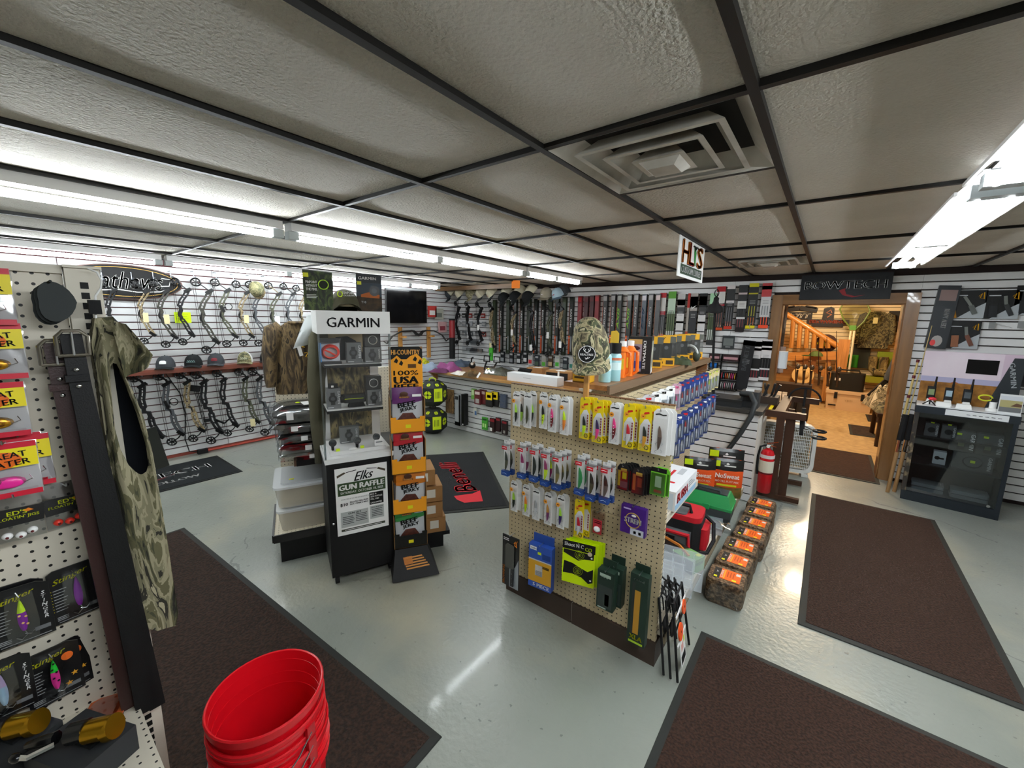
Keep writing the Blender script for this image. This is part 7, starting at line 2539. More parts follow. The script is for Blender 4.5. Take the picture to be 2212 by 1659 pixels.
for row, z in ((0,.145),(1,.02)):
 for k in range(8):
  q = (p[0] - .03 + .021 * k, p[1] - .04, p[2] + z)
  c_ = spc[(k + 3 * row) % 8] if row == 0 else ('c8c4c0', '9a9a98', 'd88a9a', 'b8b4b0')[k % 4]
  s_ = thing('thread_spool', '%s thread disc, %s from the left in the %s row of the spool rack' % (('coloured', 'pale')[row], ordn[k], ('upper', 'lower')[row]), 'spool', q, 0, 'spools on the rack')
  obj('thread', G().cyl((-.004,0,.042),(.006,0,.042),.04, M(c_, .5),12), s_)
  obj('flange', G().cyl((.006,0,.042),(.009,0,.042),.044, MATTE, 12), s_)

# desk lamp
p = (-0.982,4.75,0.915)
lz_ = (-1.058,4.75,1.793)[2] - .876
t = thing('desk_lamp', 'black goose-neck lamp with a white-lined dome above the counter', 'lamp', (p[0], 4.75,.8735))
prof = [(.085,0),(.082,.015),(.065,.045),(.035,.07),(.026,.10),(.026,.135),(.01,.15)]
obj('shade', G().shell(prof, MATTE, 20,(0,0, lz_ - .01), Matrix.Translation((0,0, lz_)) @ Euler((R(24),0, R(20))).to_matrix().to_4x4() @ Matrix.Translation((0,0,-lz_))), t)
obj('shade_lining', G().shell([(r * .96, z + .001) for r, z in prof[:4]], M('e8e8e8', .4),20,(0,0, lz_ - .01), Matrix.Translation((0,0, lz_)) @ Euler((R(24),0, R(20))).to_matrix().to_4x4() @ Matrix.Translation((0,0,-lz_))), t)
g = G()
g.tube([(.05,.02,0),(.02,.01, lz_ * .5),(.0,-.0, lz_ - .02)], .009, MATTE, 6)
g.tube([(.06,.03,0),(.03,.02, lz_ * .5),(.01,.01, lz_ - .02)], .006, MATTE, 6)
obj('arm', g, t)
obj('base', G().lathe([(.07,0),(.07,.02),(.02,.03)], MATTE, 16,(.05,.02,0)), t)
obj('hanging_loop', G().tube([(.02 * math.cos(a),.03, lz_ + .17 + .035 * math.sin(a)) for a in [2 * PI * i / 12 for i in range(12)]], .005, MATTE, 5, True), t)

# packs below the bows
for i, (u, lab, col, pr) in enumerate((((-4.639,5.74,0.864), 'dark pouch pack', '1c1e22', 'b0b4b8'),((-4.436,5.74,0.863), 'black release aid pack', '161618', '8a8c90'),((-4.27,5.74,0.868), 'black strap pack', '161618', 'c8c8c8'),((-4.13,5.74,0.896), 'black slim pack', '1a1a1c', 'e0e0e0'),((-4.02,5.74,0.873), 'red and white broadhead pack', 'c8c4c0', 'b02a2a'),
                                       ((-3.884,5.74,0.852), 'dark carded pack', '20242a', '4a5a4a'),((-3.742,5.74,0.856), 'clear green-footed pack', 'a8a49c', '58a83a'),((-3.613,5.74,0.867), 'brown carded pack', '4a3a28', 'c8b088'),((-3.478,5.74,0.871), 'white and green pack', 'c8ccc0', '48a838'),((-3.328,5.74,0.854), 'dark grey pack', '2c3234', '6a706e'),((-3.208,5.74,0.865), 'white and teal pack', 'b8b8b4', '3a7a6a'))):
 hung(lab + ', %s from the left under the far-wall bows' % ordn[i], u, .085,.20,.03, M(col, .45),((.1,.12,.9,.45, M(pr, .5)),(.15,.75,.85,.9, M('b0b0b0', .5))), 'package', 'accessory_pack', 'packs under the bows on the far wall')
rows = (((-5.818, 5.77,1.658),(-5.158,5.77,1.666)),((-5.819,5.77,1.505),(-5.133,5.77,1.521)),((-5.82,5.77,1.313),(-5.132,5.77,1.339)))
for r, (a, b) in enumerate(rows):
 for k in range(5):
  x = a[0] + (b[0] - a[0]) * k / 4
  col = (('161618', '1a1a1c', '8a2a24', '3a3a3c', '9a2c24'),('b0b4b8', '9a9ea2', 'a8acb0', 'b0b4b8', '8c9094'),('5a5e62', '7a7e82', '4a4e52', '6a6e72', '8a3a34'))[r][k]
  hung('small broadhead pack, %s from the corner in the %s row behind the first bows' % (ordn[k], ordn[r]),(x, 5.77, a[2]),.095,.085,.02, M(col, .4),((.1,.3,.9,.6, M('c0c0c0', .5)),), 'package', 'broadhead_pack', 'broadhead packs behind the first bows', False)
for i, (p, w, lab) in enumerate((((-5.371,5.72,1.146),.46, 'long clear-bagged grey arrow rest pack on the far wall, upper of two'),((-5.37,5.72,0.995),.52, 'long clear-bagged dark pack on the far wall, lower of two'))):
 t = thing('bagged_pack', lab, 'package', p)
 obj('inner_part', G().b2((-w / 2 + .1,-.02,.03),(w / 2,0,.09), M(('8a8c8e', '4a4c4e')[i], .4)), t)
 rn = random.Random(i)
 obj('clear_bag', G().grid(lambda u, v: ((u - .5) * w, -.03 - .012 * rn.random(), v * .12),12,4, wrapM), t)
hung('bright green bottle-shaped pack hanging over the black bow press', (-4.712,5.5,0.918),.07,.22,.03, M('4ab038', .45),((.2,.3,.8,.6, M('2c6a24', .5)),), 'package', 'accessory_pack')
p = (-3.817,5,2.109)
t = thing('price_sign', 'bright orange wavy-edged price card hanging over the caps', 'sign', p)
obj('card', G().prism([((.062 + .005 * (i % 2)) * max(-1, min(1,1.35 * math.cos(2 * PI * i / 40))),.07 + (.066 + .005 * (i % 2)) * max(-1, min(1,1.35 * math.sin(2 * PI * i / 40)))) for i in range(40)], -.003,0, M('f0842a', .5)), t, rot=(0,0, R(25)))
obj('hanging_string', G().tube([(0,0,.135),(0,0,2.21 - p[2])], .0015, STR, 4), t)

# custom lures sign hanging from the ceiling
a, b = (-0.82,2.799,2.209),(-0.82,2.8,1.95)
t = thing('hanging_sign', 'white hanging sign with orange letters and a green band near the ceiling', 'sign', (-.82,3.12,1.955), PI / 2)
obj('board', G().b2((-.325,0,0),(.325,.006,.255), PAPER), t)
obj('green_band', G().rect(-.27,.02,.28,.085,-.001, M('1c3a20', .5)), t)
txt(t, 'CUSTOM LURES', .0,.053, TWHITE, wd=.50, h=.042, y=-.002, bold=.04)
for s_, x, m_, sz in (('H', -.17, M('e8842a', .5),.15),('L', -.02, M('c83a24', .5),.13),('S', .20, M('e0781c', .5),.14)):
 txt(t, s_, x, .168, TBLACK, wd=sz * 1.05, h=.150, y=-.0012, bold=.06)
 txt(t, s_, x, .168, m_, wd=sz, h=.142, y=-.002, bold=.04)
g = G()
g.poly([(.03,.21),(.06,.23),(.09,.19),(.08,.10),(.05,.11)], -.0026, M('2c8a3a', .5))
g.tube([(.0,.0,.0)] * 2,.0001, TBLACK, 3)
for k in range(4):
 g.tube([(.05,-.003,.2),(.02 + .03 * k, -.003,.235),(.0 + .045 * k, -.003,.225)], .003, TBLACK, 4)
obj('lure_print', g, t)
g = G()
for x in (-.3,.3):
 g.tube([(x, .003,.255),(x, .003,.262)], .002, STEEL, 4)
obj('clip', g, t)

# ------------------------------------------------------------------ wooden shelf along the gondola top and its goods
t = thing('top_board', 'wooden board lying along the top of the lure gondola', 'shelf', (-.965,1.86,1.3145))
obj('plank', G().b2((-.12,0,0),(.125,2.16,.024), wood('b07a44', '8e5c30', 'Y', 5,.4)), t)
obj('edge_strip', G().b2((.125,0,-.018),(.140,2.16,.026), wood('7a6248', '65503a', 'Y', 5,.5)), t)
BZ = 1.339
# cap on a stick
p = (-0.911,1.8,1.418)
t = thing('display_stick', 'plain wooden stick screwed to the gondola end, carrying the camo cap', 'stick', (-.925,1.805,1.24))
obj('stick', G().b2((-.012,-.008,0),(.012,.008,.36), pine), t)
RCAM = camo(('3a3424', '5c5440', '847a5c', 'a89c78', '4a5034', '2c2a1c', 'bab08c'),24., (1,1,.8),.85,5,.8)
c = cap('baseball_cap', 'camouflage cap with a round black tag on the wooden stick', (-.905,1.80,1.50), RCAM, RCAM, RCAM, (R(28), R(-6), R(22)), None, None, 1.25)
c.scale = (1.06,1.1,1.5)
t = thing('round_tag', 'round black antler-marked tag clipped to the camouflage cap', 'tag', (-0.853,1.655,1.472), R(24))
obj('disc', G().cyl((0,.0,.038),(0,.003,.038),.040, TBLACK, 24), t)
g = G()
g.tube([(.037 * math.cos(a),-.0005,.038 + .037 * math.sin(a)) for a in [2 * PI * i / 24 for i in range(24)]], .0016, TWHITE, 4, True)
for s_ in (-1,1):
 g.tube([(0,-.0008,.044),(s_ * .009,-.0008,.050),(s_ * .016,-.0008,.059),(s_ * .012,-.0008,.068)], .002, TWHITE, 4)
 g.tube([(s_ * .010,-.0008,.052),(s_ * .006,-.0008,.062)], .0016, TWHITE, 4)
g.tube([(-.008,-.0008,.022),(.0,-.0008,.016),(.014,-.0008,.024)], .0016, TWHITE, 4)
g.tube([(-.004,-.0008,.014),(.006,-.0008,.026)], .0016, TWHITE, 4)
obj('antler_mark', g, t)
txt(t, 'REALTREE', 0,.036, TWHITE, wd=.058, h=.009, y=-.0012, bold=.03)
yb = M('e0a824', .45)
t = thing('yellow_box', 'small yellow and black box under the camo cap on the gondola top', 'box', (-1.0,1.915, BZ + .001), R(5))
obj('carton', G().b2((-.045,-.04,0),(.045,.04,.085), yb), t)
g = G()
g.rect(-.035,.02,.035,.032,-.0405, M('4a3410', .5))
g.rect(-.02,.058,.008,.074,-.0405, M('d8e020', .5))
g.rect(-.045,0,.045,.006,-.0405, M('6a4a10', .5))
obj('print', g, t)
for lab, x, y in (('pale blue spray can on the gondola top, front of the two', -.915,1.99),('pale blue spray can on the gondola top, rear one with a yellow tag', -.893,2.065)):
 t = thing('spray_can', lab, 'can', (x, y, BZ + .001),0, 'spray cans on the gondola top')
 obj('can_body', G().lathe([(.031,0),(.032,.01),(.032,.135),(.024,.15)], M('9cc8cc', .3),16), t)
 obj('pattern_band', G().lathe([(.0323,.06),(.0323,.10)], M('d8ecec', .35),16), t)
 obj('cap', G().lathe([(.028,.148),(.028,.20),(.024,.204)], MATTE, 16), t)
 if 'rear' in lab:
  obj('orange_mark', G().lathe([(.0324,.112),(.0324,.126)], M('d87a5a', .4),16), t)
  obj('yellow_tag', G().prism([(-.024,.205),(.024,.205),(.024,.255),(.01,.27),(-.02,.265)], -.028,-.026, M('e8c040', .5)), t)
ob = M('f07a24', .35)
for lab, x, y in (('orange handled bottle on the gondola top, left of the two', -.905,2.21),('orange handled bottle on the gondola top, right of the two', -.90,2.31)):
 t = thing('bottle', lab, 'bottle', (x, y, BZ + .001), R(10), 'orange bottles on the gondola top')
 g = G()
 g.bev((-.012,0,.075),(.05,.055,.15), ob, .016)
 g.tube([(.012,0,.15),(.034,0,.14),(.036,0,.03),(.012,0,.012)], .010, ob, 8)
 g.lathe([(.036,.15),(.02,.172),(.017,.18)], ob, 14,(-.008,0,0))
 obj('bottle_body', g, t)
 obj('cap', G().lathe([(.019,.178),(.019,.205),(.017,.207)], WHITE, 14,(-.008,0,0)), t)
 obj('label', G().rect(-.034,.05,.006,.11,-.0285, M('e8c83a', .5)), t)
t = thing('goods_box', 'tall black box with a boot photo and white lettering on the gondola top', 'box', (-.945,2.53, BZ + .001), R(14))
obj('carton', G().b2((-.055,-.075,0),(.085,.075,.225), M('161718', .4)), t)
g = G()
g.rect(-.05,.012,.03,.21,-.0755, M('9a8a94', .5))
g.rect(-.05,.18, .03,.21,-.0760, M('c8a060', .5))
g.rect(-.05,.03,.03,.075,-.0760, M('2c3c7a', .5))
g.ell((-.01,-.076,.155),(.030,.001,.014), M('3a1c24', .5),10,6)
g.add([(.0855,-.05,.02),(.0855,.07,.02),(.0855,.07,.20),(.0855,-.05,.20)], [(0,1,2,3)], M('6a6c5c', .5, mix=(18, 'c8ccc0')))
g.add([(.0858,-.06,.0),(.0858,.0,.03),(.0858,.05,.03),(.0858,.05,.0)], [(0,1,2,3)], M('c8ccd0', .5))
obj('print', g, t)
txt(t, 'DRYMATE', .046,.115, TWHITE, wd=.17, h=.016, y=-.0765, rot=-PI / 2, bold=.04)
t = thing('chain_coil', 'small coil of dark chain lying on the gondola top by the tall black box', 'chain', (-.885,2.47, BZ + .001))
rn = random.Random(7)
g = G()
for k in range(26):
 a = k * .62
 r = .012 + .0011 * k
 g.tube([(r * math.cos(a) * 1.6 + .006 * math.cos(q), r * math.sin(a) + .006 * math.sin(q),.003 + .002 * (k % 2)) for q in [2 * PI * i / 6 for i in range(6)]], .0015, DKSTEEL, 3, True)
o = obj('links', g, t)
o['kind'] = 'stuff'
deer = M('3a2c10', .5)
def cam_pack(label, y, x, z, k):
 t = thing('trail_camera_pack', label, 'package', (x, y, z), R(22 + 6 * (k % 3)), 'yellow and clear trail camera packs on the gondola top')
 obj('yellow_base', G().b2((-.06,-.04,0),(.06,.04,.055), yb), t)
 obj('camera_body', G().bev((0,.0,.11),(.085,.045,.11), M('2a2c2c', .4),.012), t)
 obj('clear_shell', G().b2((-.06,-.038,.055),(.06,.038,.17), clear('f0f2f2', .2,.08)), t)
 g = G()
 g.b2((-.06,-.045,.165),(.02,.03,.215), yb)
 g.b2((.021,-.04,.165),(.06,.03,.21), M('5a5c54', .5))
 obj('header', g, t)
 g = G()
 g.tube([(-.03,-.0455,.18),(-.022,-.0455,.20),(-.034,-.0455,.205)], .003, deer, 4)
 g.tube([(-.022,-.0455,.20),(-.012,-.0455,.207)], .0025, deer, 4)
 g.rect(-.05,.015,-.02,.03,-.0405, deer)
 g.rect(.0,.01,.05,.04,-.0405, M('3a3020', .5))
 g.disc(0,.13,.014,-.0235, M('8a8c90', .2),10)
 obj('print', g, t)
for k in range(6):
 cam_pack('yellow-headed trail camera pack, %s from the near end on the gondola top' % ordn[k], 2.86 + .205 * k, -.96 + .02 * (k % 2), BZ + .001, k)
t = thing('earmuffs', 'black and silver earmuffs bundle on the gondola top near its far end', 'earmuffs', (-.88, 3.52, BZ + .001))
g = G()
g.tube([(.06 * math.cos(a),-.02,.06 + .07 * math.sin(a)) for a in [R(0) + PI * i / 12 for i in range(13)]], .010, M('c8ccc8', .3),6)
obj('headband', g, t)
for s_ in (-1,1):
 obj('ear_cup', G().ell((.05 * s_, 0,.05),(.03,.035,.05), M('3a4034', .5),12,8), t)
t = heap('folded_garment', 'olive cloth pouch lying on the gondola top between the camera packs', 'pouch', (-.88, 3.26, BZ + .001),.16,.20,.06, M('3c4430', .85),.3,14)

# ------------------------------------------------------------------ aisle end: stand, fan, extinguisher
bw = M('3a2418', .45)
t = thing('display_stand', 'dark brown H-shaped metal stand by the box fan, with a yellow strip on top', 'stand', (-.22,4.42,0))
g = G()
for y in (0,.52):
 g.b2((-.17, y - .025,.02),(.17, y + .025,.06), bw)
obj('foot_bar', g, t)
for x, y in ((-.045,0),(.035,.02),(0,.52)):
 obj('post', G().b2((x - .032, y - .02,.06),(x + .032, y + .02,.80), bw), t)
obj('floor_rail', G().b2((-.03,.02,.03),(.03,.52,.06), bw), t)
obj('top_crossbar', G().b2((-.17,-.03,.80),(.14,.025,.86), bw), t)
obj('top_rail', G().b2((-.10,.02,.80),(-.02,1.0,.86), bw), t)
obj('top_crossbar', G().b2((-.10,.96,.80),(.22,1.0,.86), bw), t)
obj('yellow_strip', G().b2((-.15,.0,.8605),(-.125,.22,.868), YEL), t)
for k, y in enumerate((.02,.3)):
 g = G()
 g.bar((.11, y, .86),(.12, y, .66),.03,.03, MATTE)
 g.tube([(.11, y, .70),(.20, y, .66),(.23, y + .02,.66)], .007, CHROME, 5)
 obj('clamp_arm', g, t)
 obj('clamp_ring', G().tube([(.25 + .05 * math.cos(a), y + .02 + .05 * math.sin(a),.655) for a in [2 * PI * i / 12 for i in range(12)]], .010, MATTE, 5, True), t)
t = thing('black_hoop', 'black round hoop standing behind the brown stand', 'hoop', (-.13,5.30,.80))
obj('ring', G().tube([(.14 * math.cos(a),0,.05 + .13 * math.sin(a)) for a in [PI * i / 14 for i in range(15)]], .010, MATTE, 6), t)
obj('stem', G().cyl((0,0,-.02),(0,0,.17),.012, MATTE, 8), t)
t = thing('box_fan', 'white square box fan on the floor by the doorway casing', 'fan', (-.25,5.35,.004), R(8))
fanW = M('e4e4e0', .4)
g = G()
o = rrect(.54,.54,.09,4)
oi = rrect(.47,.47,.07,4)
k = len(o)
for y0, y1 in ((-.06,.06),):
 vs = [(x, y0, z + .30) for x, z in o] + [(x, y0, z + .30) for x, z in oi] + [(x, y1, z + .30) for x, z in o] + [(x, y1, z + .30) for x, z in oi]
 g.add(vs, [(i, (i + 1) % k, (i + 1) % k + k, i + k) for i in range(k)] + [(i + 2 * k, i + 3 * k, (i + 1) % k + 3 * k, (i + 1) % k + 2 * k) for i in range(k)] + [(i, i + 2 * k, (i + 1) % k + 2 * k, (i + 1) % k) for i in range(k)] + [(i + k, (i + 1) % k + k, (i + 1) % k + 3 * k, i + 3 * k) for i in range(k)], fanW)
obj('housing', g, t)
g = G()
for i in range(30):
 x = -.225 + .0155 * i
 g.b2((x - .0022,-.055,.075),(x + .0022,-.045,.525), fanW)
for i in range(13):
 z = .085 + .036 * i
 g.b2((-.23,-.053, z - .003),(.23,-.043, z + .003), fanW)
o_ = obj('grille', g, t)
o_['kind'] = 'stuff'
obj('hub', G().cyl((0,-.062,.30),(0,-.04,.30),.07, fanW, 18), t)
for q in range(5):
 a = 2 * PI * q / 5
 obj('blade', G().add([(.05 * math.cos(a),-.015,.30 + .05 * math.sin(a)),(.19 * math.cos(a - .3),-.03,.30 + .19 * math.sin(a - .3)),(.20 * math.cos(a + .45),.02,.30 + .20 * math.sin(a + .45)),(.06 * math.cos(a + .8),.01,.30 + .06 * math.sin(a + .8))], [(0,1,2,3)], M('c8c8c4', .5)), t)
obj('top_handle', G().tube([(.02,0,.57),(.03,0,.60),(.15,0,.60),(.16,0,.57)], .010, fanW, 6), t)
for x in (-.2,.2):
 obj('foot', G().b2((x - .03,-.08,0),(x + .03,.08,.03), fanW), t)
obj('back_sheet', G().b2((-.23,.05,.07),(.23,.055,.53), M('a89878', .8)), t)
p = (-0.289,4.21,0.158)
t = thing('fire_extinguisher', 'red fire extinguisher with paper labels hung at the counter corner', 'fire extinguisher', (-.325,4.30,.10))
obj('cylinder', G().lathe([(.05,0),(.058,.012),(.058,.36),(.045,.40),(.02,.415),(.018, .43)], M('b8121c', .25),20), t)
obj('label', G().lathe([(.0588, .20),(.0588, .31)], M('dcd8c4', .5),20), t)
obj('label', G().lathe([(.0588, .335),(.0588, .365)], M('e0d8d8', .5),20), t)
obj('strap', G().lathe([(.0595,.185),(.0595,.20)], M('5a0a10', .5),20), t)
obj('valve', G().cyl((0,0,.43),(0,0,.46),.018, CHROME, 10), t)
obj('lever', G().bar((-.01,0,.465),(.075,-.02,.50),.018, .008, CHROME), t)
obj('lever', G().bar((-.01,0,.455),(.065,-.02,.452),.018, .008, CHROME), t)
obj('gauge', G().cyl((0,-.018, .445),(0,-.03,.445),.014, WHITE, 10), t)
obj('hose', G().tube([(-.015,0,.45),(-.06,-.01,.43),(-.072,-.01,.34),(-.07,-.005,.22),(-.066,-.005,.16)], .010, MATTE, 6), t)

# ------------------------------------------------------------------ right-hand display cabinet
KR = R(-7)
kw = frame(.72,5.27, KR)
t = thing('display_cabinet', 'black glass-fronted cabinet with grey boxes at the right wall', 'cabinet', (.72,5.27,0), KR)
nb = M('1c2228', .45)
g = G()
g.b2((0,0,0),(.62,.36,.09), nb)
obj('plinth', g, t)
obj('back_panel', G().b2((0,.345,.09),(.62,.36,.86), M('101113', .5)), t)
obj('side_panel', G().b2((0,0,.09),(.03,.345,.86), M('2a2622', .4, mix=(9, '8a7a60', .5,.58))), t)
obj('side_panel', G().b2((.59,.0,.09),(.62,.345,.86), nb), t)
obj('top_box', G().b2((-.005,-.01,.86),(.625,.36,.925), nb), t)
obj('white_top', G().b2((.0,.0,.9255),(.62,.355,.93), M('e4e6e8', .3)), t)
obj('strip_label', G().rect(.19,.868,.56,.92,-.0108, M('e0e2e4', .5)), t)
g = G()
for k in range(6):
 g.rect(.32 + .036 * k, .888, .342 + .036 * k, .893,-.0114, DGREY)
obj('strip_print', g, t)
for z in (.36,.62):
 obj('shelf', G().b2((.03,.06 if z > .5 else .03, z),(.59,.345, z + .012), M('1a1c1e', .4)), t)
obj('glass_front', G().b2((.03,.006,.095),(.59,.010,.858), clear('dfe4e6', .08,.03)), t)
obj('lock', G().cyl((.55,-.006,.11),(.55,.01,.11),.012, CHROME, 10), t)
for lab, x, z, w, h, kind in (('first grey watch box on the upper shelf of the right cabinet', .13,.633,.09,.12,0),('second grey watch box on the upper shelf of the right cabinet', .24,.633,.09,.12,0),
                              ('tall grey handheld box, left of two in the right cabinet', .335,.532,.15,.19,1),('tall grey handheld box, right of two in the right cabinet', .495,.532,.15,.19,1),('wide grey collar box below the two tall ones in the right cabinet', .42,.373,.25,.157,2),('small white boxed gadget on the low shelf of the right cabinet', .215,.373,.085,.12,3)):
 y = .10 if z > .6 or kind in (1,2) else .12
 t2 = thing('goods_box', lab, 'box', kw(x, y, z), KR, 'boxes inside the right cabinet')
 obj('carton', G().b2((-w / 2,0,0),(w / 2,.08, h), M('d4d6d8' if kind == 3 else '6a6c6c' if kind == 0 else '4c4e4e', .5)), t2)
 g = G()
 if kind == 0:
  g.disc(0, h * .5,.026,-.001, M('1c1d1e', .4))
  g.rect(-.02, h + .002,.02, h + .02,-.001, M('3a3a3a', .5))
  g.rect(-.012, h + .004,.012, h + .016,-.0016, LIME)
 elif kind == 1:
  g.rect(-.03,.02,.02, h * .62,-.001, M('1c1d1e', .4))
  g.rect(-.024,.05,.014,.10,-.0016, M('8a9068', .4))
  g.rect(-.04, h * .8,-.01, h * .9,-.001, LIME)
 elif kind == 2:
  g.tube([(.06 * math.cos(a),-.001, h * .5 + .05 * math.sin(a)) for a in [2 * PI * i / 16 for i in range(16)]], .006, M('222324', .4),4, True)
  g.rect(-.015, h * .45,.015, h * .6,-.004, LIME)
 else:
  g.disc(-.015, h * .5,.018, -.001, BLACK)
  g.rect(.0, h * .42,.03, h * .55,-.001, BLACK)
 obj('print', g, t2)
 if kind < 3:
  txt(t2, 'GARMIN', w * .40, h * .52, TWHITE, wd=h * .75, y=-.002, rot=-PI / 2, bold=.03)
for k, (lab, x, w) in enumerate((('silver flat case lying at the left of the right cabinet floor', .17,.22),('silver flat case lying at the right of the right cabinet floor', .44,.24))):
 t2 = thing('flat_case', lab, 'case', kw(x, .10,.0915), KR, 'silver cases on the cabinet floor')
 obj('case_body', G().bev((0,.09,.035),(w, .17,.07), M('8a8e90', .35),.02), t2)
 obj('lid_line', G().b2((-w / 2 - .001,.0,.035),(w / 2 + .001,.18, .039), M('4a4e50', .4)), t2)
# field banner behind the top
t = thing('back_display', 'printed counter display with a pink sky, brown field and dark lettered strip', 'display', kw(.0,.30,.9305), KR)
obj('board', G().b2((0,.0,0),(.62,.02,.49), M('c9b4c4', .5)), t)
g = G()
g.rect(.002,.0,.5,.20,-.001, M('9a6a2c', .6, mix=(16, '6e4618')))
g.rect(.002,.20,.5,.25,-.001, M('a9a6c4', .6))
g.rect(.002,.25,.5,.488, -.001, M('d4c4d0', .6, mix=(3, 'e0d4dc')))
g.poly([(.20,.2),(.22,.21),(.225,.235),(.235,.21),(.25,.205),(.25,.195),(.20,.195)], -.0016, M('9a5a2c', .6))
obj('field_print', g, t)
obj('screen', G().b2((.285,-.004,.30),(.475,-.001,.43), M('040405', .1)), t)
obj('dark_strip', G().prism([(.44,0),(.62,0),(.62,.46),(.555,.46)], -.012,-.002, M('23282c', .45)), t)
txt(t, 'GARMIN', .565,.31, M('b8bcc0', .5), wd=.22, h=.032, y=-.013, rot=-PI / 2 + R(10), bold=.02)
for k, x in enumerate((.085,.20,.315)):
 t = thing('handheld_gps', 'black handheld tracker with a stub antenna, %s from the left on the cabinet top' % ordn[k], 'gps', kw(x, .17,.9305), KR, 'handheld trackers on the cabinet top')
 obj('stand', G().prism([(-.03,0),(.03,0),(.02,.05),(-.02,.05)], -.03,.02, WHITE), t)
 obj('unit_body', G().bev((0,0,.105),(.058,.028,.12), MATTE, .012), t)
 obj('display_screen', G().rect(-.02,.085,.02,.14,-.0145, M(('7a8a64', '9ab0bc', '4a5054')[k], .25)), t)
 obj('antenna', G().tube([(.018, 0,.16),(.02,0,.26)], [.009,.006], MATTE, 8), t)
t = thing('price_plate', 'white sloped price plate in front of the trackers, left of two', 'tag', kw(.17,.07,.9305), KR)
obj('plate', G().prism([(-.05,0),(.05,0),(.04,.04),(-.045,.04)], -.02,.02, WHITE), t)
t = thing('price_plate', 'white sloped price plate in front of the trackers, right of two', 'tag', kw(.30,.07,.9305), KR)
obj('plate', G().prism([(-.05,0),(.05,0),(.04,.04),(-.045,.04)], -.02,.02, WHITE), t)
t = thing('mini_tripod', 'small black tripod with a red camera on the cabinet top', 'tripod', kw(.085,.06,.9305), KR)
g = G()
for a in (R(200), R(320), R(90)):
 g.tube([(0,0,.045),(.05 * math.cos(a),.04 * math.sin(a),.004)], .005, MATTE, 5)
obj('legs', g, t)
obj('red_head', G().ell((.012,-.0,.06),(.028,.018, .016), M('e02a3a', .4),10,6), t)
t = thing('collar_stand', 'yellow dog collar on a white stand at the right of the cabinet top', 'collar', kw(.42,.12,.9305), KR)
obj('stand', G().lathe([(.04,0),(.04,.02),(.022,.025),(.022,.08)], WHITE, 14,(.05,0,0)), t)
obj('collar_ring', G().tube([(.04 * math.cos(a),0,.11 + .025 * math.sin(a)) for a in [2 * PI * i / 16 for i in range(16)]], .006, M('c8cc30', .5),6, True), t)
obj('receiver', G().box((.05,0,.095),(.03,.03,.03), MATTE), t)
t = thing('picture_card', 'small printed field picture card at the right corner of the cabinet top', 'sign', kw(.555,.02,.9305), KR)
obj('card', G().b2((-.065,0,0),(.065,.01,.17), M('d8dadc', .4)), t)
g = G()
g.rect(-.06,.05,.06,.15,-.001, M('a8a070', .6))
g.rect(-.06,.12,.06,.155,-.0014, M('c8ccd4', .6))
g.rect(-.06,.02,.06,.06,-.0014, M('6a6c6e', .6))
g.poly([(.0,.07),(.03,.10),(.06,.09),(.06,.07)], -.0018, M('5a4030', .6))
obj('print', g, t)
t = thing('headset_pack', 'clear pack of black headphones hanging beside the dark lettered strip at the photo edge', 'package', (1.399,5.65,1.132))
obj('back_card', G().b2((-.09,0,0),(.12,.01,.26), M('24282c', .4)), t)
obj('headband', G().tube([(.07 * math.cos(a),-.02,.08 + .09 * math.sin(a)) for a in [PI * i / 12 for i in range(13)]], .012, M('5a6064', .3),6), t)
obj('ear_cup', G().ell((.06,-.02,.06),(.03,.02,.04), MATTE, 10,8), t)

# right wall goods
def knife_card(label, p, kind):
 t = thing('knife_card', label, 'knife', p, 0, 'carded knives on the right wall')
 w, h = .215,.26
 obj('card', G().b2((-w / 2,-.008,0),(w / 2,0, h), M('17181a', .35)), t)
 g = G()
 g.poly([(-w * .3,0),(w / 2,0),(w / 2, h * .55),(w * .28, h * .42)], -.009, M('b0b6ba', .4))
 g.tube([(w * .25,-.0095, h * .78),(w * .34,-.0095, h * .88),(w * .30,-.0095, h * .72),(w * .42,-.0095, h * .68),(w * .40,-.0095, h * .92)], .004, M('d8a020', .5),4)
 g.rect(-w * .42, h * .80,-w * .08, h * .83,-.009, M('c8ccd0', .5))
 if kind == 0:
  g.poly([(-w * .5,0),(-w * .3,0),(-w * .4, h * .38),(-w * .5, h * .38)], -.0092, M('c88a24', .5))
 obj('print', g, t)
 g = G()
 st = M('8a8e8a', .3,.6)
 if kind == 0:
  g.bar((-w * .18, -.016, h * .78),(w * .06,-.016, h * .45),.022,.006, st, (0,1,0))
  g.bar((w * .06,-.016, h * .45),(w * .22,-.016, h * .15),.036,.014, M('5c605c', .4),(0,1,0))
 else:
  g.bar((w * .04,-.016, h * .80),(w * .1,-.016, h * .5),.022,.006, st, (0,1,0))
  g.bar((w * .1,-.016, h * .5),(w * .3,-.016, h * .12),.030,.014, M('2c2e30', .4) if kind == 1 else M('6a4030', .4),(0,1,0))
  g.bar((-w * .25,-.016, h * .48),(-w * .22,-.016, h * .06),.05,.014, M('26282a', .5) if kind == 1 else M('8a5a40', .5),(0,1,0))
 obj('knife', g, t)
knife_card('carded knife with a bare blade, left of the upper pair on the right wall', (1.018, 5.77,1.737),0)
knife_card('carded knife with a black sheath, right of the upper pair on the right wall', (1.227,5.77,1.732),1)
knife_card('carded knife with a brown sheath, below the others on the right wall', (1.018, 5.77,1.446),2)
knife_card('carded knife cut off by the right photo edge', (1.405,5.77,1.771),1)
p, q = (0.818, 5.74,1.44),(0.8,5.74,2.045)
t = thing('long_case', 'long narrow black boxed case hanging beside the doorway casing', 'case', (p[0] + .02,5.77, p[2]),0, None, (0, R(3),0))
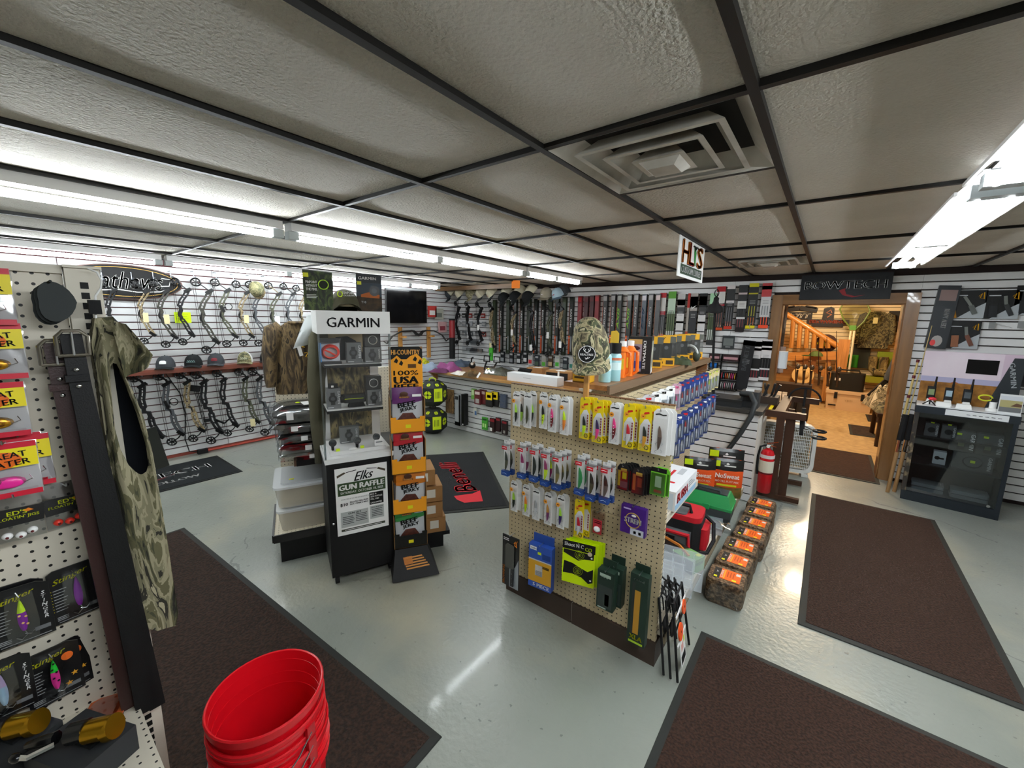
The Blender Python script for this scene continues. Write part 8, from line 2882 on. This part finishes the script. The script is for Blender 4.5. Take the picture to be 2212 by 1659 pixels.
h = q[2] - p[2]
obj('carton', G().b2((-.075,-.04,0),(.075,0, h), M('22272b', .4)), t)
g = G()
g.rect(-.055, h * .76,.06, h * .93,-.0408, M('8a7470', .5))
g.ell((.0,-.041, h * .12),(.04,.001,.055), M('a8a4a0', .5),12,6)
g.ell((-.025,-.042, h * .09),(.02,.001,.03), M('d84a4a', .5),10,6)
obj('print', g, t)
txt(t, 'READY ALERT', .02, h * .48, TWHITE, wd=h * .30, h=.035, y=-.0415, rot=-PI / 2, bold=.03)
for k, u in enumerate(((1.189,5.76,1.642),(1.364,5.76,1.651))):
 t = thing('shelf_tag', ('small grey shelf tag on the right wall, under the sheathed knife', 'small grey shelf tag on the right wall, at the photo edge')[k], 'tag', u)
 obj('tag_card', G().b2((-.02,-.004,0),(.02,0,.06), GREY), t)
 obj('wire', G().tube([(.02,-.002,.05),(.12,-.03,.01)], .0015, STEEL, 3), t)
# paddles and bamboo poles between casing and cabinet
for k, (x, y) in enumerate(((.67,5.50),(.725,5.56))):
 t = thing('paddle', ('wooden-handled push pole with a black grip, left of two beside the cabinet', 'wooden-handled push pole with a black grip, right of two beside the cabinet')[k], 'pole', (x - .03, y - .12,.0),0, 'poles beside the cabinet', (R(-4), R(3),0))
 obj('wood_shaft', G().cyl((0,0,0),(0,0,.42),.016, wood('a8845a', '86643c', 'Z', 5),8), t)
 obj('silver_ferrule', G().cyl((0,0,.42),(0,0,.54),.017, CHROME, 8), t)
 obj('black_grip', G().cyl((0,0,.54),(0,0,.80),.026, M('111112', .9),8), t)
t = thing('bamboo_rod', 'long jointed bamboo rod leaning beside the cabinet, dark at its joints', 'rod', (.68,5.60,.62),0, None, (R(-5), R(4),0))
bam = M('c8b070', .45)
g = G()
g.cyl((0,0,0),(0,0,.70),.012, bam, 8,.008)
obj('cane', g, t)
obj('cane', G().cyl((.03,.01,.1),(.035,.01,1.05),.006, bam, 6,.003), t)
for z in (.10,.32,.52,.68):
 obj('joint_wrap', G().cyl((0,0, z),(0,0, z + .03),.013, M('5a1c20', .5),8), t)
t = thing('glove_box', 'white plastic dispenser fixed to the left casing of the doorway', 'dispenser', (-0.395,5.76,1.144))
obj('cover', G().bev((0,-.05,.09),(.09,.09,.20), M('e4e8ec', .35),.03), t)
obj('back_plate', G().b2((-.05,-.01,-.02),(.05,.03,.0), BLACK), t)

# ------------------------------------------------------------------ back room seen through the doorway (warm lamps)
bs = M('e6cfa2', .5)
g = G()
g.b2((-2.2,11.25,0),(2.6,11.36,2.5), M('3a2412', .8))
bwall = obj('wall_back_room', g, kind='structure')
g = G()
me_ = mesh(G().b2((0,-.012,0),(3.9,0,.067), bs), 'slat')
for k in range(32):
 obj('slat', me_, bwall, (-1.7,11.25,.03 + .0762 * k))
obj('wall_back_left', G().b2((-1.75, YW + .14,0),(-1.7,11.3,2.5), M('b08a5c', .7)), kind='structure')
obj('wall_back_right', G().b2((1.75, YW + .14,0),(1.8,11.3,2.5), M('b08a5c', .7)), kind='structure')
obj('ceiling_back', G().b2((-2.2, YW + .14,2.42),(2.6,11.36,2.5), M('c8b090', .7)), kind='structure')
for k, (x, y) in enumerate(((.0,7.2),(.0,9.3))):
 t = thing('ceiling_lamp', 'warm ceiling lamp of the back room, %s one' % ('nearer', 'farther')[k], 'lamp', (x, y, 2.40))
 obj('glass_bowl', G().ell((0,0,0),(.13,.13,.05), M('ffe2b8', .4, emit=6.),16,8), t)
 ld = bpy.data.lights.new('bulb', 'POINT')
 ld.energy = WARM / 3
 ld.color = (1,.80,.55)
 ld.shadow_soft_size = .1
 lo = bpy.data.objects.new('bulb', ld)
 lo.location = (0,0,-.10)
 lo.parent = t
 C.objects.link(lo)
log = wood('c08038', '9c6020', 'X', 5,.4,.2)
logz = wood('b87c3a', '905a22', 'Z', 5,.4,.2)
t = thing('stair_railing', 'orange log stair railing with peeled balusters in the back room', 'railing', (0.299,10.55,0.064))
o0 = t.location
def rel(p):
 return tuple(a - b for a, b in zip(p, o0))
r0_, r1_ = (-0.953,10.55,1.968),(0.169,10.55,1.212)
obj('hand_rail', G().cyl(rel(r0_), rel(r1_),.055, log, 10), t)
b0, b1 = (-0.663,10.55,0.947),(0.277,10.55,1.032)
obj('stair_board', G().bar(rel(b0), rel(b1),.05,.17, log), t)
for u0, u1 in (((-0.631,10.55,1.736),(-0.608,10.55,1.13)),((-0.502,10.55,1.661),(-0.478,10.55,1.137)),((-0.375,10.55,1.587),(-0.351,10.55,1.144)),((-0.24,10.55,1.496),(-0.226,10.55,1.152)),((-0.108,10.55,1.415),(-0.103,10.55,1.159)),((0.004,10.55,1.354),(0.01,10.55,1.165))):
 obj('baluster', G().cyl(rel(u0), rel(u1),.045, logz, 8), t)
n0, n1 = (0.26,10.5,1.357),(0.259,10.5,0.734)
obj('newel_post', G().b2((rel(n0)[0] - .09,-.12,0),(rel(n0)[0] + .09,.04, rel(n0)[2]), logz), t)
for u0 in ((-0.327,10.65,0.667),(-0.187,10.65,0.63),(0.052,10.65,0.585)):
 obj('under_post', G().b2((rel(u0)[0] - .04,.02,.0),(rel(u0)[0] + .04,.08, rel(b1)[2] - .05), logz), t)
s0, s1 = (-0.591,10.65,0.986),(0.131,10.65,0.564)
obj('stringer', G().bar(rel(s0), rel(s1),.04,.14, log), t)
t = thing('stair_box', 'plain timber casing under the back-room stairs', 'casing', (-1.15,10.85,0))
obj('side_board', G().prism([(-.4,0),(1.25,0),(1.25,.35),(-.4,1.2)], 0,.06, wood('a87a44', '86602f', 'X', 4), 'xz'), t)
# browning and hoyt-like signs
p = (-0.055,11.2,1.651)
t = thing('neon_sign', 'dark sign with a deer head plate and orange lettering on the back-room wall', 'sign', p)
dkb = M('1c1212', .5)
obj('plate', G().b2((-.36,-.03,.0),(.36,.0,.10), dkb), t)
obj('plate', G().b2((-.27,-.028,-.06),(.27,.0,.0), dkb), t)
obj('plate', G().prism([(-.10,.10),(.10,.10),(.09,.33),(.03,.37),(-.09,.33)], -.03,0, dkb), t)
txt(t, 'BROWNING', 0,.05, M('c8542c', .5), wd=.62, h=.07, y=-.032, bold=.05)
obj('deer_mark', G().tube([(-.02,-.032,.14),(.05,-.032,.20),(-.04,-.032,.24),(.03,-.032,.30),(.05,-.032,.24)], .012, M('d08a6a', .5),5), t)
p = (-0.575,11.2,1.742)
t = thing('wall_sign', 'black and white sign with bow limbs above the stair railing', 'sign', p)
obj('plate', G().b2((-.30,-.02,0),(.24,0,.16), M('1a1414', .5)), t)
txt(t, 'HOYT', -.03,.08, M('e8dcc8', .5), wd=.46, h=.10, y=-.022, bold=.06, shear=.2)
g = G()
for s_ in (-1,1):
 g.bar((0,-.02,.25),(s_ * .32,-.02,.20),.03,.10, M('1c1614', .5))
 g.bar((s_ * .1,-.02,.29),(s_ * .30,-.02,.25),.03,.04, M('2c2420', .5))
obj('bow_limbs', g, t)
# fishing rods in a row
rg = [((-0.422,8.6,1.104),(-0.364,8.6,0.423)),((-0.311,8.6,1.112),(-0.261,8.6,0.404)),((-0.226,8.6,1.339),(-0.163,8.6,0.4)),((-0.123,8.6,1.382),(-0.047,8.6,0.4)),((-0.024,8.6,1.441),(0.073,8.6,0.4)),((0.091,8.6,1.544),(0.196,8.6,0.464))]
for k, (a, b) in enumerate(rg):
 t = thing('fishing_rod', 'dark fishing rod, %s from the left in the back-room row' % ordn[k], 'rod', (b[0], 8.6,.62),0, 'fishing rods in the back room')
 obj('blank', G().tube([(0,0,0),(a[0] - b[0], 0, a[2] - .62)], [.010,.004], M('2a1610', .4),5), t)
 obj('cork_grip', G().cyl((0,0,.0),(0,0,.24),.016, M('3a2a1c', .7),6), t)
 obj('reel', G().ell((0,-.05,.30),(.035,.035,.045), M('4a4644', .3,.5),8,6), t)
t = thing('rod_rack', 'dark rod rack with small boxed goods in the back room', 'rack', (-.75,8.45,0))
obj('frame', G().b2((-.35,.0,0),(.62,.35,.615), M('2a1c12', .6)), t)
for k, (x, c_) in enumerate(((.18, 'e0dcd4'),(.26, 'd8d4cc'),(.36, '1c1c1e'),(.50, '1c1c1e'))):
 q = thing('small_goods', ('white cup pack on the front of the rod rack, left one', 'white cup pack on the front of the rod rack, right one', 'black boxed reel at the rod rack corner, left one', 'black boxed reel at the rod rack corner, right one')[k], 'box', (-.75 + x, 8.35,.02 if k > 1 else .30))
 obj('pack_body', G().bev((0,0,.09),(.07 if k < 2 else .11,.07,.18 if k < 2 else .5), M(c_, .4),.015), q)
 obj('label', G().rect(-.03,.10,.03,.15,-.036, PAPER), q)
# hat target, coolers, net
p = (-0.339,10.35,0.596)
t = thing('straw_hat', 'tan straw hat hanging under the stair stringer', 'hat', p)
obj('brim', G().lathe([(.19,0),(.10,.012)], M('c8a468', .8),16, mat=Matrix.Rotation(R(70),4, 'X')), t)
obj('crown', G().ell((0,-.02,0),(.11,.08,.10), M('c8a468', .8),14,8), t)
p = (-0.031,10.7,1.252)
t = thing('fish_mount', 'round dark plaque with a yellow fish behind the railing', 'plaque', p)
obj('board', G().cyl((0,0,0),(0,.03,0),.19, M('3a1c10', .5),20), t)
obj('fish', G().ell((-.02,-.03,0),(.13,.03,.06), M('b8a020', .5),12,8), t)
t = thing('cooler', 'tan hard cooler on the back-room floor', 'cooler', (0.434,10.03,0), R(-3))
tan = M('d0b088', .45)
obj('tub', G().box((0,.22,.16),(.66,.40,.32), tan, None, (1.06,1.06)), t)
obj('lid', G().bev((0,.22,.35),(.73,.46,.06), tan, .03), t)
for x in (-.2,.2):
 obj('latch', G().box((x, -.005,.29),(.05,.03,.12), MATTE), t)
obj('drain_plug', G().box((-.24,.01,.09),(.12,.02,.02), MATTE), t)
txt(t, 'YETI', .0,.20, M('a88a60', .5), wd=.12, h=.03, y=.006)
c0 = t.location
t = thing('soft_cooler', 'black soft cooler with a handle sitting on the tan cooler', 'cooler', (c0[0] - .05, c0[1] + .22,.3805), R(-3))
obj('bag_body', G().bev((0,0,.17),(.52,.34,.33), M('16140f', .6),.05), t)
obj('carry_handle', G().tube([(-.18, -.1,.33),(-.16,-.1,.40),(.16,-.1,.40),(.18, -.1,.33)], .015, M('16140f', .6),6), t)
obj('badge', G().rect(-.19,.19,-.10,.24,-.172, M('c8c4bc', .5)), t)
t = thing('landing_net', 'tall landing net with a green hoop and pale handle leaning in the back room', 'net', (0.381,10.48,-0.009))
o0 = t.location
hp_ = [(0.344,10.48,1.552),(0.194,10.48,1.748),(0.113,10.48,1.947),(0.168,10.48,2.091),(0.333,10.48,2.124),(0.503,10.48,2.078),(0.577,10.48,1.912),(0.506,10.48,1.708),(0.4,10.48,1.554)]
obj('hoop', G().tube([rel(q) for q in hp_], .014, M('5a6a2c', .5),6), t)
for a, b in (((0.386,10.48,1.553),(0.401,10.48,0.07)),((0.333,10.48,1.525),(0.336,10.48,0.061))):
 obj('handle', G().cyl(rel(a), rel(b),.02, M('d8cca8', .4),6), t)
obj('green_joint', G().box(rel((0.354,10.48,1.589)),(.10,.08,.09), M('4a7a2c', .5)), t)
cen = rel((0.367,10.48,1.84))
vs = [rel(q) for q in hp_]
ng = G()
kk = len(vs)
for r in range(5):
 f0, f1 = r / 5,(r + 1) / 5
 for i in range(kk):
  a, b = Vector(vs[i]), Vector(vs[(i + 1) % kk])
  d = Vector(cen)
  q = [a.lerp(d, f0), b.lerp(d, f0), b.lerp(d, f1), a.lerp(d, f1)]
  ng.add([v + Vector((0,.25 * math.sin(f * PI / 2),0)) for v, f in zip(q, (f0, f0, f1, f1))], [(0,1,2,3)], clear('c8cca0', .15,.6))
obj('netting', ng, t)
t = shirt('camo_jacket', 'camouflage jacket with a paper tag hanging on the back-room wall', (0.722,11,1.185),0,.46,.72, camo(('1e1a10', '3e3822', '6a6240', '2a2616', '867a54'),10., (1,1,.8),.85,5,1.5))
obj('paper_tag', G().box((-.02,-.07,.55),(.07,.004,.12), TAG), t)
t = thing('green_pack', 'dark pack with a bright green bottle on the back-room wall', 'package', (0.512,11.18, 0.754))
obj('card', G().b2((-.12,-.05,0),(.20,0,.50), M('2a2c20', .6)), t)
obj('green_bottle', G().bev((-.06,-.08,.14),(.18, .06,.26), M('3a9a2c', .5),.03), t)
t = thing('camera_pack', 'dark boxed pack hanging near the right casing in the back room', 'package', (1.085,11.18, 1.511))
obj('carton', G().b2((-.18, -.06,0),(.14,0,.42), M('2a2620', .6)), t)
obj('print', G().rect(-.08,.12,.06,.22,-.0608, M('5a564c', .6)), t)
t = thing('boot_shelf', 'yellow-green boxed pair of camouflage boots on the back-room wall', 'boots', (0.921,11.05,0.498))
obj('box', G().b2((-.26,-.2,0),(.42,.1,.12), M('8a8a1c', .5)), t)
obj('box_lid', G().b2((-.1,.02,.14),(.42,.1,.62), M('7a8a20', .5)), t)
bt_ = camo(('3a2e18', '6a5830', '8a7848', '2a2414'),12.)
for k in range(2):
 g = G()
 g.tube([(-.16 + .16 * k, -.08,.52),(-.15 + .16 * k, -.08,.26),(-.08 + .16 * k, -.1,.20),(.10 + .16 * k, -.12,.18)], [.075,.07,.075,.05], bt_, 10)
 obj('boot', g, t)
t = thing('hanging_waders', 'dark blue-grey waders hanging inside the right side of the back room', 'clothing', (1.02,8.6,.75))
g = G()
for y in (-.08,.10):
 g.tube([(.0, y, 1.25),(-.02, y, .95),(-.06, y, .5),(-.20, y - .05,.05)], [.12,.14,.11,.07], M('3c4248', .8, mix=(8, '262a30')),10)
obj('trouser_leg', g, t)
obj('bib', G().ell((.02,0,1.3),(.12,.2,.28), M('2c3034', .8),12,8), t)
t = thing('dark_rifle_case', 'long black case slanting below the waders in the back room', 'case', (.86,8.7,.40))
obj('case_body', G().bar((-.22,0,.10),(.2,0,.75),.10,.10, M('100e0c', .6)), t)
t = thing('log_bench', 'dark log bench at the right of the back room, holding a camouflage bag', 'bench', (.80,7.75,0))
bwd = wood('3c2414', '281608', 'Y', 4,.5)
obj('seat', G().b2((-.16,-.45,.42),(.16,.55,.47), bwd), t)
for x, y in ((-.11,-.38),(.11,-.38),(-.11,.48),(.11,.48)):
 obj('leg', G().cyl((x, y, 0),(x, y, .42),.03, bwd, 8), t)
heap('camo_bag', 'shiny plastic-wrapped camouflage bundle on the log bench', 'bag', (.76,7.95,.471),.42,.5,.34, camo(('2e2a1c', '6a6048', 'a89c80', '4a442e', 'c8bea4'),10.),.2,21, 'bundle')
heap('camo_bag', 'dark camouflage clothing bundle draped at the near end of the log bench', 'bag', (.78,7.55,.471),.34,.36,.16, camo(('1e1a10', '4a4630', '6a6448', '2a2618'),12.),.1,22, 'bundle')
floor_mat('narrow black striped mat beside the log bench in the back room', .42,7.9,.72,8.7, M('1a1210', .9, mix=(20, '3a2a20')))
floor_mat('dark mat on the back-room floor by the tan cooler', .70,9.2,1.5,9.9, M('2a1a12', .9))
t = thing('hanging_cloths', 'grey and white cloths hanging just inside the left casing of the doorway', 'cloth', (-.56,6.35,1.0))
g = G()
g.grid(lambda u, v: (-.05 + .16 * u, .03 * math.sin(9 * u + 4 * v),.95 * v),8,8, M('7a6c5c', .9, mix=(9, 'a89c8c')))
g.grid(lambda u, v: (.04 + .10 * u, -.04 + .02 * math.sin(8 * u),.02 + .34 * v),6,4, M('c8b8b0', .85))
obj('cloth', g, t)
obj('dark_sleeve', G().tube([(-.03,.02,.95),(-.03,.02,.4)], [.06,.05], MATTE, 8), t)
t = thing('baseball_cap', 'small green cap resting on the stair board in the back room', 'cap', (-0.165,10.4,0.982))
obj('crown', G().ell((0,0,.02),(.12,.12,.10), M('4a5a2c', .8),12,6, None, 0., 1.), t)
obj('brim', G().ell((-.13,-.02,.02),(.12,.08,.015), M('3a4a20', .8),12,4), t)
